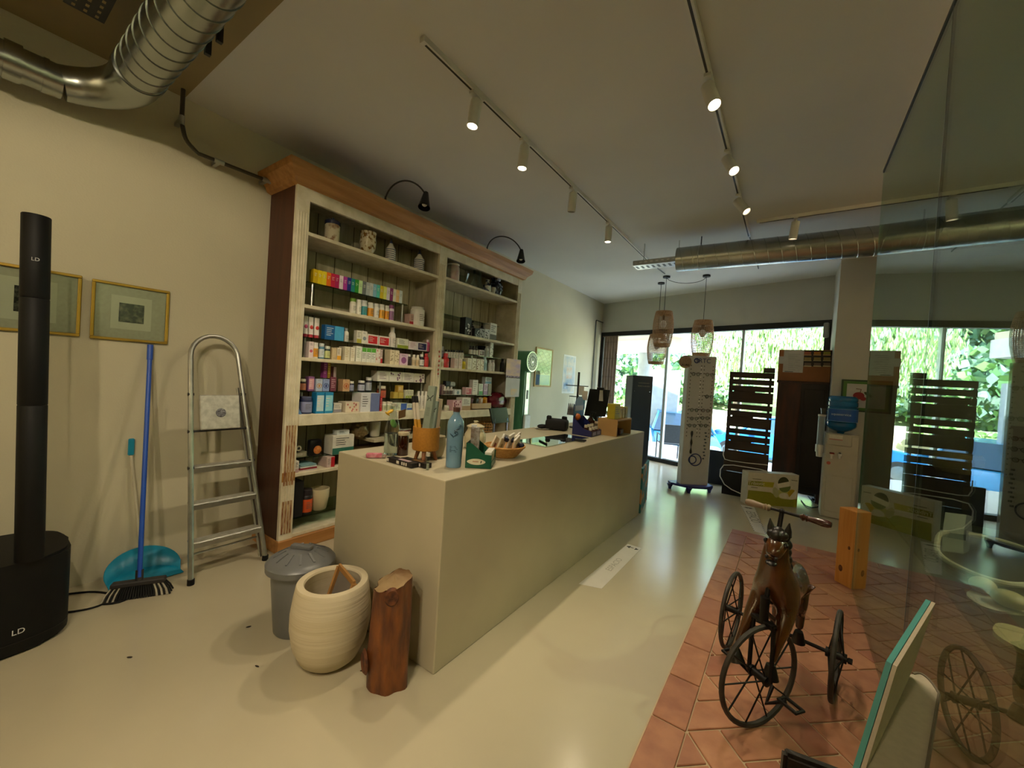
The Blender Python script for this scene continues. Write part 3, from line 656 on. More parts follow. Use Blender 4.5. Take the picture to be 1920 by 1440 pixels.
# ================================================================ WALL PICTURES
GOLD = mat('gold_frame', '#b3933c', .35, metal=.6, var=.1)
def framed(name, label, cat, y0, y1, z0, z1, fm, fw, fd, layers, group=None, glazed=True, x=WX):
    """layers: (inset_y, inset_z, material) from the outside in"""
    t = thing(name, label, cat, (x, (y0+y1)/2, z0), 0, group)
    b = MB()
    for a, c in (((y0, z0), (y1, z0+fw)), ((y0, z1-fw), (y1, z1)), ((y0, z0+fw), (y0+fw, z1-fw)), ((y1-fw, z0+fw), (y1, z1-fw))):
        b.between((x, a[0], a[1]), (x+fd, c[0], c[1]), fm, bev=min(.003, fw*.3))
    b.obj('frame', t, smooth=False)
    for k, (nm, iy, iz, m) in enumerate(layers):
        b = MB(); b.between((x+.001, y0+iy, z0+iz), (x+.004+.0015*k, y1-iy, z1-iz), m); b.obj(nm, t, smooth=False)
    if glazed:
        b = MB(); b.between((x+fd-.006, y0+fw, z0+fw), (x+fd-.004, y1-fw, z1-fw), CLEAR); b.obj('glazing', t, smooth=False)
    return t
MATB = mat('grey_mount', '#c6bda8', .9, var=.05, scale=60); PAPER = mat('cream_paper', '#e0d8c2', .9, var=.03)
ETCH = mat('etching_ink', '#14130f', .8, col2='#7a7463', scale=34, detail=8, ramp=(.45, .7))
framed('framed_print', 'gold framed small dark etching on the left wall, right of the tall black speaker', 'picture', .524, .894, 1.527, 1.888, GOLD, .016, .02, [('mount', .014, .014, MATB), ('paper', .088, .075, PAPER), ('etching', .125, .12, ETCH)], 'gold framed prints on the left wall')
framed('framed_print', 'gold framed etching on the left wall partly hidden behind the tall black speaker', 'picture', .07, .482, 1.531, 1.894, GOLD, .016, .02, [('mount', .014, .014, MATB), ('paper', .095, .065, PAPER), ('etching', .16, .11, ETCH)], 'gold framed prints on the left wall')
# map picture and watercolour poster
PALE = mat('chart_paper', '#e0d2b4', .8, col2='#cbb48a', scale=9, detail=8); SEAB = mat('chart_blue', '#7f92bd', .8, var=.1, scale=9); LINEB = mat('ink_line', '#5b4a33', .8)
t = framed('framed_chart', 'wood framed cream and blue pictorial chart hanging beyond the green weighing scale', 'picture', 5.69, 6.26, 1.325, 1.99, mat('light_oak', '#b08a4e', .5, var=.1), .025, .02, [('chart', .02, .02, PALE), ('blue_field', .05, .05, PALE)], glazed=True)
b = MB(); b.between((WX+.006, 5.75, 1.36), (WX+.0075, 6.20, 1.53), SEAB)
for k in range(9):
    z = 1.56+k*.045; b.tube([(WX+.008, 5.75+.05*j, z+.02*math.sin(j*1.7+k*2)) for j in range(10)], .003, LINEB, seg=4)
b.obj('drawing', t)
t = thing('watercolour_poster', 'unframed pale watercolour poster pinned to the wall near the far corner', 'poster', (WX, 6.98, 1.21))
b = MB(); b.between((WX, 6.71, 1.215), (WX+.003, 7.225, 1.95), mat('poster_paper', '#dfe0dc', .9)); b.obj('sheet', t, smooth=False)
b = MB(); b.between((WX+.003, 6.74, 1.25), (WX+.0036, 7.195, 1.92), mat('watercolour_wash', '#a9bcc9', .9, col2='#e0d9c9', scale=6, detail=8)); 
b.between((WX+.0036, 6.84, 1.5), (WX+.004, 7.09, 1.72), mat('watercolour_warm', '#d8b89c', .9, col2='#d9ddd9', scale=9)); b.between((WX+.0036, 6.76, 1.3), (WX+.004, 6.92, 1.42), mat('watercolour_blue', '#6c88ad', .9, col2='#c4d2dc', scale=14)); b.obj('painting', t, smooth=False)
# ================================================================ COLUMN SPEAKER
hb = .44
cc = at(57, 1052, 'z', hb)+Vector((-.03, 0, 0)); ctp = at(70, 402, 'z', 2.075)+Vector((-.03, 0, 0))
t = thing('column_speaker', 'tall slim black column loudspeaker on a rounded subwoofer base by left wall', 'speaker', (cc.x, cc.y, 0))
hb_ = hb
sx_, sy_ = .25, .285; sc_ = Vector((-3.14, .14, 0))
def dsh(sc): 
    out = []
    for k in range(40):
        a = 2*PI*k/40; ca, sa = math.cos(a), math.sin(a)
        e = .5
        out.append((sc_.x+sx_*sc*math.copysign(abs(ca)**e, ca), sc_.y+sy_*sc*math.copysign(abs(sa)**.85, sa), 0))
    return out
b = MB(); vs = b.prism([(x, y, .012) for x, y, z in dsh(1)], (0, 0, hb-.012), BLKPL)
bmesh.ops.bevel(b.bm, geom=[e for e in b.bm.edges if abs(e.verts[0].co.z-e.verts[1].co.z) < 1e-5], offset=.012, segments=2, affect='EDGES')
b.obj('subwoofer', t)
b = MB(); b.prism([(x, y, 0) for x, y, z in dsh(.93)], (0, 0, .013), BLKPL); b.prism([(x, y, hb*.14) for x, y, z in dsh(1.004)], (0, 0, .004), BLACK); b.obj('base_plinth', t)
ht = 2.075
z0 = hb
segs = [z0, z0+(ht-z0)*.45, z0+(ht-z0)*.76, ht]
for k in range(3):
    b = MB(); b.lathe([(0, segs[k]), (.05, segs[k]), (.052, segs[k]+.004), (.052, segs[k+1]-.004), (.05, segs[k+1]-.001), (0, segs[k+1]-.001)], BLKPL, c=(0, 0, 0), seg=32)
    for v in b.bm.verts: f = (v.co.z-hb)/(ht-hb); v.co.x = v.co.x*.93+cc.x+(ctp.x-cc.x)*f; v.co.y = v.co.y*.93+cc.y+(ctp.y-cc.y)*f
    b.obj('column_module', t)
to = math.atan2(-cc.y, -cc.x)
def facecam(p, off): return Vector((p[0]+math.cos(to)*off, p[1]+math.sin(to)*off, p[2]))
zl = 1.86
text('logo', 'LD', .022, P('#c9c9c9'), t, facecam((cc.x+(ctp.x-cc.x)*.87, cc.y+(ctp.y-cc.y)*.87, zl), .051), (PI/2, 0, to+PI/2))
p = at(72, 1190, 'z', .1); zz = .115
a = math.radians(18); sp = Vector((sc_.x+sx_*math.copysign(abs(math.cos(a))**.5, math.cos(a)), sc_.y+sy_*abs(math.sin(a))**.85, zz))
text('logo', 'LD', .035, P('#d0d0d0'), t, sp+Vector((.004, 0, 0)), (PI/2, 0, PI/2+.12))
t = thing('speaker_cable', 'black cable looping on the floor from speaker base behind the broom', 'cable', (-3.2, .4, .006))
b = MB(); A = at(128, 1115, 'z', .006); B_ = at(200, 1112, 'z', .006); C_ = at(192, 1133, 'z', .006); D_ = at(126, 1150, 'z', .006)
b.tube(bez(A+Vector((-.1, -.15, 0)), A, at(165, 1105, 'z', .006), B_, 10)+bez(B_, B_+Vector((.12, .12, 0)), C_+Vector((.1, .1, 0)), C_, 8)[1:]+bez(C_, at(165, 1145, 'z', .006), D_, D_+Vector((-.15, -.15, 0)), 10)[1:], .0055, BLKPL, seg=8); b.obj('cable', t)
# ================================================================ BROOM, DUSTPAN
BLUE = mat('blue_plastic', '#1f4fb5', .4); TEAL = mat('teal_plastic', '#1183a6', .4, var=.05)
hb0 = at(262, 1092, 'z', .1); 
top = at(282, 647, 'x', WX+.02)
bh = Vector((-3.13, .72, .07))
t = thing('broom', 'broom with bright blue handle leaning on the wall under the framed print', 'broom', (-3.13, .72, 0))
bl = at(190, 1128, 'z', 0); br = at(325, 1108, 'z', 0); dirb = (br-bl).normalized(); mid = (bl+br)/2; mid.z = .085
b = MB(); b.cyl(mid+Vector((0, 0, .03)), top, .0125, BLUE, seg=12); b.cyl(top-(top-mid).normalized()*.10, top, .016, BLUE, seg=12); b.obj('handle', t)
prp = Vector((-dirb.y, dirb.x, 0)); 
b = MB(); b.box(mid, (.25, .05, .028), mat('dark_brush_block', '#2a2726', .6), rz=math.atan2(dirb.y, dirb.x), bev=.006); b.cyl(mid, mid+(top-mid).normalized()*.07, .019, mat('dark_brush_block', '#2a2726', .6), seg=12); b.obj('brush_block', t)
b = MB()
for k in range(26):
    f = k/25-.5
    for j in (-1, 0, 1):
        a = mid+dirb*(f*.24)+prp*j*.015-Vector((0, 0, .012)); e = mid+dirb*(f*.31)+prp*j*.032; e.z = .002
        lt = abs(f) > .27 and k % 2 == 0
        b.tube([a, (a+e)/2+dirb*f*.01, e], [.004, .0045, .005], mat('pale_bristle', '#b9b2a0', .8) if lt else mat('black_bristle', '#121212', .8), seg=5)
b.obj('bristles', t)
dp = thing('dustpan', 'teal rounded plastic dustpan with long handle standing behind the broom head', 'dustpan', (-3.3, .76, 0))
pl = at(212, 1062, 'z', .12); c = Vector((WX+.17, .80, .005))
b = MB()
ring = []
for k in range(21):
    a = PI*k/20; y = .80-.175*math.cos(a); rise = math.sin(a)
    ring.append(((WX+.26-.0*rise, y, .006), (WX+.20-.14*rise, y, .005+.02*rise), (WX+.15-.13*rise, .80-.19*math.cos(a), .05+.11*rise)))
rows = [[b.bm.verts.new(p) for p in r] for r in ring]
for k in range(20):
    for j in range(2): f = b.bm.faces.new((rows[k][j], rows[k+1][j], rows[k+1][j+1], rows[k][j+1])); f.material_index = b.mi(TEAL)
o = b.obj('pan', dp); sd = o.modifiers.new('thick', 'SOLIDIFY'); sd.thickness = .004
b = MB(); b.cyl((WX+.05, .80, .16), (WX+.015, .735, .80), .009, mat('pale_stick', '#c4bea8', .5), seg=10); b.obj('stick', dp)
g0 = at(257, 845, 'x', WX+.018); g1 = at(254, 868, 'x', WX+.018)
b = MB(); b.box((WX+.019, .735, .84), (.02, .03, .11), TEAL, bev=.005); b.obj('grip', dp)
# ================================================================ STEPLADDER
t = thing('stepladder', 'aluminium stepladder folded flat against the wall left of the cabinet', 'ladder', (-3.1, 1.15, 0))
xb, xt = -3.06, -3.40
FLp = Vector((xb, .955, .015)); FRp = Vector((xb-.02, 1.405, .015))
TLz = 1.46
def lean(z): return xb+(xt-xb)*z/1.63
TL = Vector((lean(1.46), .985, 1.46)); TR = Vector((lean(1.46), 1.27, 1.46))
b = MB(); 
arcp = [Vector((lean(1.46+.15*math.sin(PI*k/12)), 1.1275-.1425*math.cos(PI*k/12), 1.46+.15*math.sin(PI*k/12))) for k in range(13)]
b.tube([FLp]+[FLp.lerp(TL, .5)]+arcp+[TR.lerp(FRp, .5), FRp], .0155, ALU, seg=10); b.obj('front_frame', t)
def rail(z): 
    f = (z-.015)/(1.46-.015); return FLp.lerp(TL, f), FRp.lerp(TR, f)
TREAD = mat('tread_aluminium', '#c2c1ba', .5, metal=.7, var=.15, scale=30)
for z in (.24, .48, .715):
    l, r = rail(z); b = MB(); m_ = (l+r)/2
    b.box((m_.x-.035, m_.y, z), (.085, (r-l).length-.012, .012), TREAD, bev=.002); b.box((m_.x+.008, m_.y, z-.016), (.006, (r-l).length-.012, .034), ALU, bev=.001); b.obj('tread', t, smooth=False)
l, r = rail(1.08); m_ = (l+r)/2
b = MB(); b.box((m_.x+.02, m_.y, 1.08), (.018, .24, .24), TREAD, rot=Euler((0, -.2, 0)), bev=.006); pf = b.obj('platform', t, smooth=False)
b = MB(); b.lathe([(0, .001), (.031, .001), (.031, -.001)], mat('dark_round_sticker', '#26262c', .4, col2='#8b8c94', scale=90), c=(m_.x+.031, m_.y, 1.075), rot=Euler((0, PI/2-.2, 0)), seg=24, sx=1); b.obj('round_sticker', t)
b = MB(); l, r = rail(.955); b.cyl(l, r, .007, BLACK, seg=8)
for z in (.955, .72, 1.2):
    l, r = rail(z)
    for q in (l, r): b.cyl(q-Vector((0, .016, 0)), q+Vector((0, .016, 0)), .012, BLACK, seg=10)
b.obj('joint_pins', t)
b = MB()
for l, r in ((FLp, TL), (FRp, TR)):
    o_ = Vector((-.05, .012 if l is FLp else -.012, 0)); b.cyl(l+o_, l.lerp(r, .85)+o_, .011, ALU, seg=8)
b.cyl(FLp.lerp(TL, .1)+Vector((-.05, 0, 0)), FRp.lerp(TR, .1)+Vector((-.05, 0, 0)), .008, ALU, seg=8); b.obj('rear_frame', t, smooth=False)
for q in (FLp, FRp):
    b = MB(); b.cyl((q.x, q.y, 0), (q.x, q.y, .035), .02, BLKPL, seg=14); b.obj('rubber_foot', t)
# ================================================================ DUSTBIN, POT, LOG
GREYP = mat('grey_bin_plastic', '#75777a', .38, metal=.25, var=.05, scale=5)
bc = Vector((-2.155, 1.172, 0))
t = thing('dustbin', 'grey lidded dustbin at the counter corner behind the stoneware pot', 'bin', bc)
zl = .365
b = MB(); b.lathe([(0, 0), (.113, 0), (.12, .01), (.15, zl), (.157, zl), (.15, zl+.008), (.14, zl-.01), (.11, .02), (0, .02)], GREYP, c=bc, seg=40); b.obj('bin_body', t)
b = MB(); b.lathe([(.167, zl-.025), (.172, zl-.023), (.174, zl+.008), (.16, zl+.025), (.145, zl+.03), (.085, zl+.062), (.05, zl+.07), (0, zl+.072), (0, zl+.05), (.135, zl+.015), (.165, zl)], GREYP, c=bc, seg=40)
for k in range(12):
    a = 2*PI*k/12; b.box((bc.x+.105*math.cos(a), bc.y+.105*math.sin(a), zl+.052), (.065, .011, .007), GREYP, rot=Euler((0, .5, a)))
ld = b.obj('lid', t)
b = MB(); b.box((bc.x, bc.y, zl+.08), (.12, .04, .026), GREYP, rz=.5, bev=.01, seg=2); b.obj('lid_handle', ld)
b = MB(); dl = Vector((-.93, -.36, 0)).normalized(); dp_ = Vector((-dl.y, dl.x, 0)); q = bc+dl*.15
b.tube([q+dp_*.05+Vector((0, 0, .34)), q+dl*.03+dp_*.045+Vector((0, 0, .28)), q+dl*.03-dp_*.045+Vector((0, 0, .28)), q-dp_*.05+Vector((0, 0, .34))], .0035, ALU, seg=6); b.obj('side_handle', t)
STONE = mat('stoneware', '#c2b495', .75, col2='#cfc3a8', scale=3, stretch=(.3, .3, 9), bump=.15, bscale=8)
pc_ = Vector((-1.795, 1.143, 0)); zr = .395
t = thing('stoneware_pot', 'large bulging cream stoneware pot standing between dustbin and log', 'pot', pc_)
b = MB(); b.lathe([(0, .0), (.10, 0), (.135, .03), (.168, .10), (.184, .19), (.184, .26), (.173, .345), (.165, zr-.006), (.161, zr), (.132, zr), (.127, zr-.01), (.14, .31), (.15, .22), (.12, .06), (0, .05)], STONE, c=pc_, seg=48); b.obj('pot_body', t)
FRW = mat('stretcher_pine', '#9a6d38', .6, col2='#ad8048', scale=6)
t = thing('wooden_stretcher_frame', 'bare wooden stretcher frame standing inside the stoneware pot', 'frame', pc_+Vector((0, 0, .1)))
def stick(a, c, w, h_, nm='bar'):
    b = MB(); a, c = Vector(a), Vector(c); d = c-a; q = d.to_track_quat('X', 'Z').to_euler(); b.box((a+c)/2, (d.length, w, h_), FRW, rot=q, bev=.001); b.obj(nm, t, smooth=False)
A = pc_+Vector((-.07, .075, .415)); B_ = pc_+Vector((.115, .04, .40)); dn = Vector((.02, -.14, -.34))
dn1 = Vector((.0, -.11, -.31)); dn2 = Vector((-.02, -.10, -.31))
stick(A, B_, .012, .028, 'top_bar'); stick(A, A+dn1, .014, .026, 'side_bar'); stick(B_, B_+dn2, .014, .026, 'side_bar'); stick(A+dn1, B_+dn2, .012, .028, 'bottom_bar')
b = MB(); b.quad([A+Vector((.01, 0, -.01)), B_+Vector((-.01, 0, -.01)), B_+dn2+Vector((-.01, 0, .01)), A+dn1+Vector((.01, 0, .01))], mat('grey_mesh_cloth', '#6f675e', .9)); o = b.obj('mesh_cloth', t, smooth=False); o.modifiers.new('t', 'SOLIDIFY').thickness = .002
BARKL = mat('log_wood', '#4a2108', .5, col2='#7c4413', scale=7, stretch=(3, 3, .8), bump=.6, bscale=9, detail=8, coat=.15)
lc = Vector((-1.457, 1.234, 0)); lh = .475
t = thing('wood_log', 'short upright reddish brown varnished log at the counter corner', 'log', lc)
random.seed(5); b = MB(); n1, n2 = 40, 16; rows = []
def lrad(a, z):
    r = .086+.005*math.sin(3*a+1.2)+.004*math.sin(7*a+z*9)+.005*math.sin(5*a-z*6)
    r -= .016*math.exp(-((a-3.9)/.16)**2)
    r += .012*math.exp(-((z-.13)/.05)**2-((a-4.35)/.3)**2)+.008*math.exp(-((z-.44)/.05)**2-((a-5.5)/.35)**2)
    return r*(1+.05*math.cos(z*7))
for j in range(n2+1):
    z = lh*j/n2; rows.append([b.bm.verts.new((lc.x+lrad(2*PI*k/n1, z)*math.cos(2*PI*k/n1), lc.y+lrad(2*PI*k/n1, z)*math.sin(2*PI*k/n1), z if j < n2 else z+.025*math.sin(2*PI*k/n1+.6))) for k in range(n1)])
for j in range(n2):
    for k in range(n1): f = b.bm.faces.new((rows[j][k], rows[j][(k+1) % n1], rows[j+1][(k+1) % n1], rows[j+1][k])); f.material_index = b.mi(BARKL)
b.bm.faces.new(rows[0][::-1]); b.obj('trunk', t, angle=80)
b = MB(); ENDG = mat('log_end_grain', '#6b4a2c', .6, col2='#a08862', scale=5, stretch=(1, 1, 1), bump=.4, bscale=18)
ct = Vector((lc.x, lc.y, lh+.03)); prev = None
for f in (1, .93, .6, .25):
    row = [b.bm.verts.new((lc.x+(v.co.x-lc.x)*f, lc.y+(v.co.y-lc.y)*f, 0)) for v in []]
b2 = [(lc.x+lrad(2*PI*k/n1, lh)*math.cos(2*PI*k/n1), lc.y+lrad(2*PI*k/n1, lh)*math.sin(2*PI*k/n1), lh+.025*math.sin(2*PI*k/n1+.6)) for k in range(n1)]
rws = [[b.bm.verts.new((lc.x+(p[0]-lc.x)*f, lc.y+(p[1]-lc.y)*f, p[2]*f+ (lh)*(1-f)+.022*(1-f)+.004*math.sin(k*1.3+f*9))) for k, p in enumerate(b2)] for f in (1, .9, .6, .3)]
cv = b.bm.verts.new(ct)
for a in range(3):
    for k in range(n1): f = b.bm.faces.new((rws[a][k], rws[a][(k+1) % n1], rws[a+1][(k+1) % n1], rws[a+1][k])); f.material_index = b.mi(ENDG)
for k in range(n1): f = b.bm.faces.new((rws[3][k], rws[3][(k+1) % n1], cv)); f.material_index = b.mi(ENDG)
b.obj('cut_end', t, angle=60)
for a, z, r in ((4.35, .13, .045), (5.55, .44, .035)):
    b = MB(); rr_ = lrad(a, z)+.002; cn = Vector((lc.x+rr_*math.cos(a), lc.y+rr_*math.sin(a), z))
    b.lathe([(0, .006), (r*.45, .004), (r*.75, .007), (r, -.004)], mat('knot_dark', '#3a1a0a', .7, col2='#6b3a18', scale=40), c=cn, rot=Vector((math.cos(a), math.sin(a), 0)).to_track_quat('Z', 'Y').to_euler(), seg=20, sx=1, sy=1.25); b.obj('knot', t)
t = MB()
for k, (px, py, a) in enumerate(((466, 1175, 1.2), (482, 1249, .3), (243, 1232, .8), (680, 1257, 1.0))):
    c = at(px, py, 'z', .004); b = MB(); b.ell(c, (.013, .004, .003), P('#2b2014', .8), seg=8, rings=6, rot=Euler((0, 0, a)))
    tag(b.obj('wood_chip'), ('tiny dark wood chip on the floor left of the dustbin', 'thin dark wood splinter on the floor left of the pot', 'small dark splinter on the floor below the broom', 'tiny dark chip on the floor left of the log')[k], 'wood chip', 'wood chips on the floor')
t.bm.free()
# ================================================================ TOY HORSE TRICYCLE
HO = Vector((.03, 2.543, .013)); PH = math.radians(13)
HF = Vector((-math.sin(PH), -math.cos(PH), 0)); HS = Vector((math.cos(PH), -math.sin(PH), 0))
def hp(a, l, z): return HO+HF*a+HS*l+Vector((0, 0, z-.013))
t = thing('horse_tricycle', 'antique toy tricycle with a brown varnished wooden horse on iron wheels', 'toy tricycle', HO)
IRON = mat('aged_iron', '#17130f', .5, metal=.55, var=.2, scale=30)
RIMR = mat('worn_rubber_rim', '#211c17', .6, col2='#3a332a', scale=20)
HWOOD = mat('varnished_horse_wood', '#34190a', .2, col2='#59330f', scale=7, coat=.7, detail=6)
HDARK = mat('dark_horse_mane', '#120b07', .35, var=.2)
def wheel(c, r, fdir, nm, spokes=10):
    c = Vector(c); fdir = Vector(fdir).normalized(); ax = Vector((fdir.y, -fdir.x, 0)); Z = Vector((0, 0, 1))
    b = MB(); b.tube(arc(c, r-.011, 0, 2*PI*(1-1/40), 39, fdir, Z), .011, RIMR, seg=8, closed=True); w_ = b.obj(nm, t)
    b = MB(); b.cyl(c-ax*.035, c+ax*.035, .017, IRON, seg=14); b.cyl(c-ax*.04, c-ax*.03, .022, IRON, seg=14); b.cyl(c+ax*.03, c+ax*.04, .022, IRON, seg=14); b.obj('hub', w_)
    for k in range(spokes):
        a = 2*PI*k/spokes; e = c+(fdir*math.cos(a)+Z*math.sin(a))*(r-.016); s_ = c+ax*(.03 if k % 2 else -.03)
        b = MB(); b.cyl(s_, e, .0035, IRON, seg=6); b.obj('spoke', w_)
    return ax
rz_ = .208
fr = Vector((-math.sin(math.radians(9)), -math.cos(math.radians(9)), 0))
hl = hp(0, -.232, .013+rz_); hr = hp(0, .232, .013+rz_)
wheel(hl, rz_, fr, 'rear_wheel'); wheel(hr, rz_, fr, 'rear_wheel')
fc = Vector((-.035, 2.055, .013+.222)); FD = Vector((-math.sin(math.radians(36)), -math.cos(math.radians(36)), 0)); FX = Vector((-FD.y, FD.x, 0))
if FX.x < 0: FX = -FX
wheel(fc, .222, FD, 'front_wheel')
b = MB(); b.cyl(hl-HS*.03, hr+HS*.06, .009, IRON, seg=10); b.cyl(hr+HS*.045, hr+HS*.06, .014, IRON, seg=8); b.obj('rear_axle', t)
# frame: backbone from rear axle to steering head, fork, cranks, pedals
head = fc+Vector((0, .03, .27))
b = MB(); b.tube([hp(0, 0, rz_+.013), hp(.14, .01, .33), hp(.33, .03, .43), head], .012, IRON, seg=8); b.cyl(head-Vector((0, 0, .05)), head+Vector((0, 0, .06)), .018, IRON, seg=12); b.obj('backbone', t)
b = MB(); b.box(head-Vector((0, 0, .045)), (.10, .03, .014), IRON, rz=math.atan2(FX.y, FX.x))
for s in (-1, 1): b.tube([head+FX*s*.045-Vector((0, 0, .045)), fc+FX*s*.05+Vector((0, .02, .13)), fc+FX*s*.05], .009, IRON, seg=8)
b.obj('fork', t)
for s in (-1, 1):
    b = MB(); h0 = fc+FX*s*.06; cr = Vector((0, 0, -s*.0))+FD*(s*.045)+Vector((0, 0, -.055)); b.tube([fc+FX*s*.03, h0, h0+cr+FX*s*.012, h0+FX*s*.045+Vector((0, 0, .0))*0+cr*.2+FX*s*.02], .0085, IRON, seg=8); b.obj('crank', t)
    b = MB(); pcn = h0+FX*s*.085+cr*.2
    for q in (-1, 1): b.cyl(pcn+FD*q*.02-FX*.035, pcn+FD*q*.02+FX*.035, .007, IRON, seg=8)
    for q in (-1, 1): b.cyl(pcn+FX*q*.035-FD*.024, pcn+FX*q*.035+FD*.024, .006, IRON, seg=8)
    b.obj('pedal', t)
# steering stem and handlebar
bl_ = Vector((-.145, 2.245, .925)); brr = Vector((.174, 2.125, .925)); bm_ = (bl_+brr)/2; bm_ = bl_.lerp(brr, .46)
b = MB(); b.cyl(head, bm_, .0095, IRON, seg=10); b.obj('steering_stem', t)
b = MB(); dB = (brr-bl_).normalized(); b.cyl(bl_+dB*.09, brr-dB*.09, .0065, IRON, seg=8); b.ell(bm_, .013, IRON, seg=10, rings=8); hbn = b.obj('handlebar', t)
GRIP = mat('turned_dark_wood', '#3a1a10', .25, coat=.5)
for e, s in ((bl_, 1), (brr, -1)):
    d = dB*s; q = d.to_track_quat('Z', 'Y').to_euler(); b = MB()
    b.lathe([(0, 0), (.011, .002), (.0155, .012), (.0165, .03), (.013, .06), (.011, .082), (.015, .088), (.011, .094), (.016, .102), (.009, .112), (0, .112)], GRIP if s < 0 else mat('lit_grip_wood', '#7d6a55', .5), c=e, rot=q, seg=16); b.obj('grip', hbn)  # left grip painted paler because it faces the light
# the horse: one continuous body
def H(a, l, z): return hp(a, l+.055, z)
pts = [H(.13, -.02, .56), H(.06, -.03, .568), H(.0, -.035, .53), H(.23, -.008, .55), H(.345, -.002, .57), H(.40, -.002, .66), H(.428, .002, .75), H(.438, .008, .812), H(.460, .01, .802), H(.484, .01, .776), H(.50, .008, .757),
       H(.37, -.055, .53), H(.425, -.075, .45), H(.462, -.094, .372), H(.487, -.104, .315),
       H(.37, .05, .525), H(.42, .048, .44), H(.45, .036, .36), H(.467, .028, .305),
       H(.06, -.075, .50), H(.04, -.08, .41), H(-.0, -.078, .35), H(.0, -.078, .275),
       H(.06, .022, .50), H(.05, .03, .41), H(.01, .03, .35), H(.02, .03, .275)]
ed = [(0, 1), (1, 2), (0, 3), (3, 4), (4, 5), (5, 6), (6, 7), (7, 8), (8, 9), (9, 10), (4, 11), (11, 12), (12, 13), (13, 14), (4, 15), (15, 16), (16, 17), (17, 18), (0, 19), (19, 20), (20, 21), (21, 22), (0, 23), (23, 24), (24, 25), (25, 26)]
rad = [.074, .074, .036, .074, .092, .072, .055, .046, .044, .034, .028, .046, .030, .018, .015, .046, .030, .018, .015, .052, .036, .021, .018, .052, .036, .021, .018]
body = skin(pts, ed, rad, HWOOD, 'horse_body', t)
def hoof(p, n):
    b = MB(); q = Vector(n).normalized().to_track_quat('Z', 'Y').to_euler(); b.lathe([(0, -.052), (.031, -.05), (.027, -.03), (.02, .0), (.017, .008), (0, .008)], HDARK, c=p, rot=q, seg=16); b.obj('hoof', t)
hoof(H(.495, -.107, .298), (-.3, .3, 1)); hoof(H(.472, .026, .288), (-.05, .1, 1)); hoof(H(0, -.078, .262), (0, -.1, 1)); hoof(H(.02, .03, .262), (0, -.1, 1))
for s in (-1, 1):
    b = MB(); e = H(.435, s*.03+.012, .845); tp = H(.44, s*.036+.012, .905); b.tube([e, e.lerp(tp, .45), tp], [.016, .013, .002], HDARK, seg=10); b.obj('ear', t)
    b = MB(); b.ell(H(.466, s*.037+.01, .812), (.010, .010, .012), mat('glass_eye', '#050505', .05), seg=12, rings=8); b.obj('eye', t)
    b = MB(); b.ell(H(.512, s*.017+.008, .76), (.008, .006, .009), HDARK, seg=10, rings=8); b.obj('nostril', t)
b = MB(); b.ell(H(.508, .008, .737), (.022, .018, .008), HDARK, seg=12, rings=8, rot=Euler((.4, 0, 0))); b.obj('mouth', t)
b = MB()
for k, (a, l, z, r) in enumerate(((.465, .01, .845, .026), (.445, .01, .853, .028), (.425, .022, .835, .030), (.408, .028, .80, .030), (.396, .024, .765, .031), (.385, .026, .73, .031), (.372, .028, .695, .030), (.36, .028, .66, .027), (.345, .026, .63, .022), (.455, .03, .848, .022), (.455, -.01, .845, .02))):
    b.ell(H(a, l, z), (r, r*.8, r*.95), HDARK, seg=12, rings=8)
b.obj('mane', t)
b = MB(); b.tube([H(.01, -.035, .555), H(-.05, -.035, .53), H(-.075, -.035, .45), H(-.06, -.035, .38)], [.016, .022, .02, .005], HDARK, seg=10); b.obj('tail', t)
# ================================================================ NEAR CHAIRS AT THE BOTTOM EDGE
TEALE = mat('teal_shell', '#3f8f8a', .5); INNER = mat('beige_upholstery', '#b5aa95', .85, var=.04, scale=80)
A = Vector((.263, 1.455, .76)); B_ = Vector((.413, 1.85, .815)); A2 = at(1600, 1478, 'z', .47); B2 = at(1701, 1257, 'z', .52); NK = .68
near = lambda p: CAM+(p-CAM)*NK
A, B_, A2, B2 = map(near, (A, B_, A2, B2))
t = thing('bar_stool', 'teal edged bar stool with beige padded seat in the lower right corner', 'stool', (.24, 1.2, .013))
nrm = (B_-A).cross(A2-A).normalized(); 
if nrm.x < 0: nrm = -nrm
b = MB(); b.prism([A, B_, B2, A2], -nrm*.008, TEALE); b.obj('backrest_shell', t, smooth=False)
b = MB(); ins = [p+nrm*.001 for p in (A, B_, B2, A2)]; b.prism(ins, nrm*.006, INNER); b.obj('backrest_pad', t, smooth=False)
SZ = near(Vector((0, 0, .47))).z; sA, sB = A2.copy(), B2.copy(); sA.z = SZ; sB.z = SZ
fR = near(at(1752, 1300, 'z', .48)); fN = near(at(1735, 1465, 'z', .48))
out = [sA, sB]+bez(Vector((sB.x+.013, sB.y+.013, SZ)), Vector((fR.x-.013, fR.y+.055, SZ)), Vector((fR.x, fR.y+.02, SZ)), Vector((fR.x, fR.y-.03, SZ)), 8)+[Vector((fN.x, fN.y, SZ))]
b = MB(); b.prism(out, (0, 0, .024), INNER); b.obj('seat', t, smooth=False)
b = MB(); b.tube([p+Vector((0, 0, .0245)) for p in out[2:]], .003, mat('seam_thread', '#6f6553', .8), seg=5); b.obj('seat_seam', t)
for p in (out[0], out[1], out[-1], Vector((fR.x-.03, fR.y-.04, SZ))):
    b = MB(); b.cyl((p.x, p.y, .0135), (p.x, p.y, SZ), .012, BLACK, seg=10); b.obj('leg', t)
DL = mat('dark_leather', '#1d1611', .45, var=.2, scale=30, bump=.2, bscale=60)
C_ = Vector((.034, 1.196, .6)); D_ = at(1600, 1446, 'z', .59)
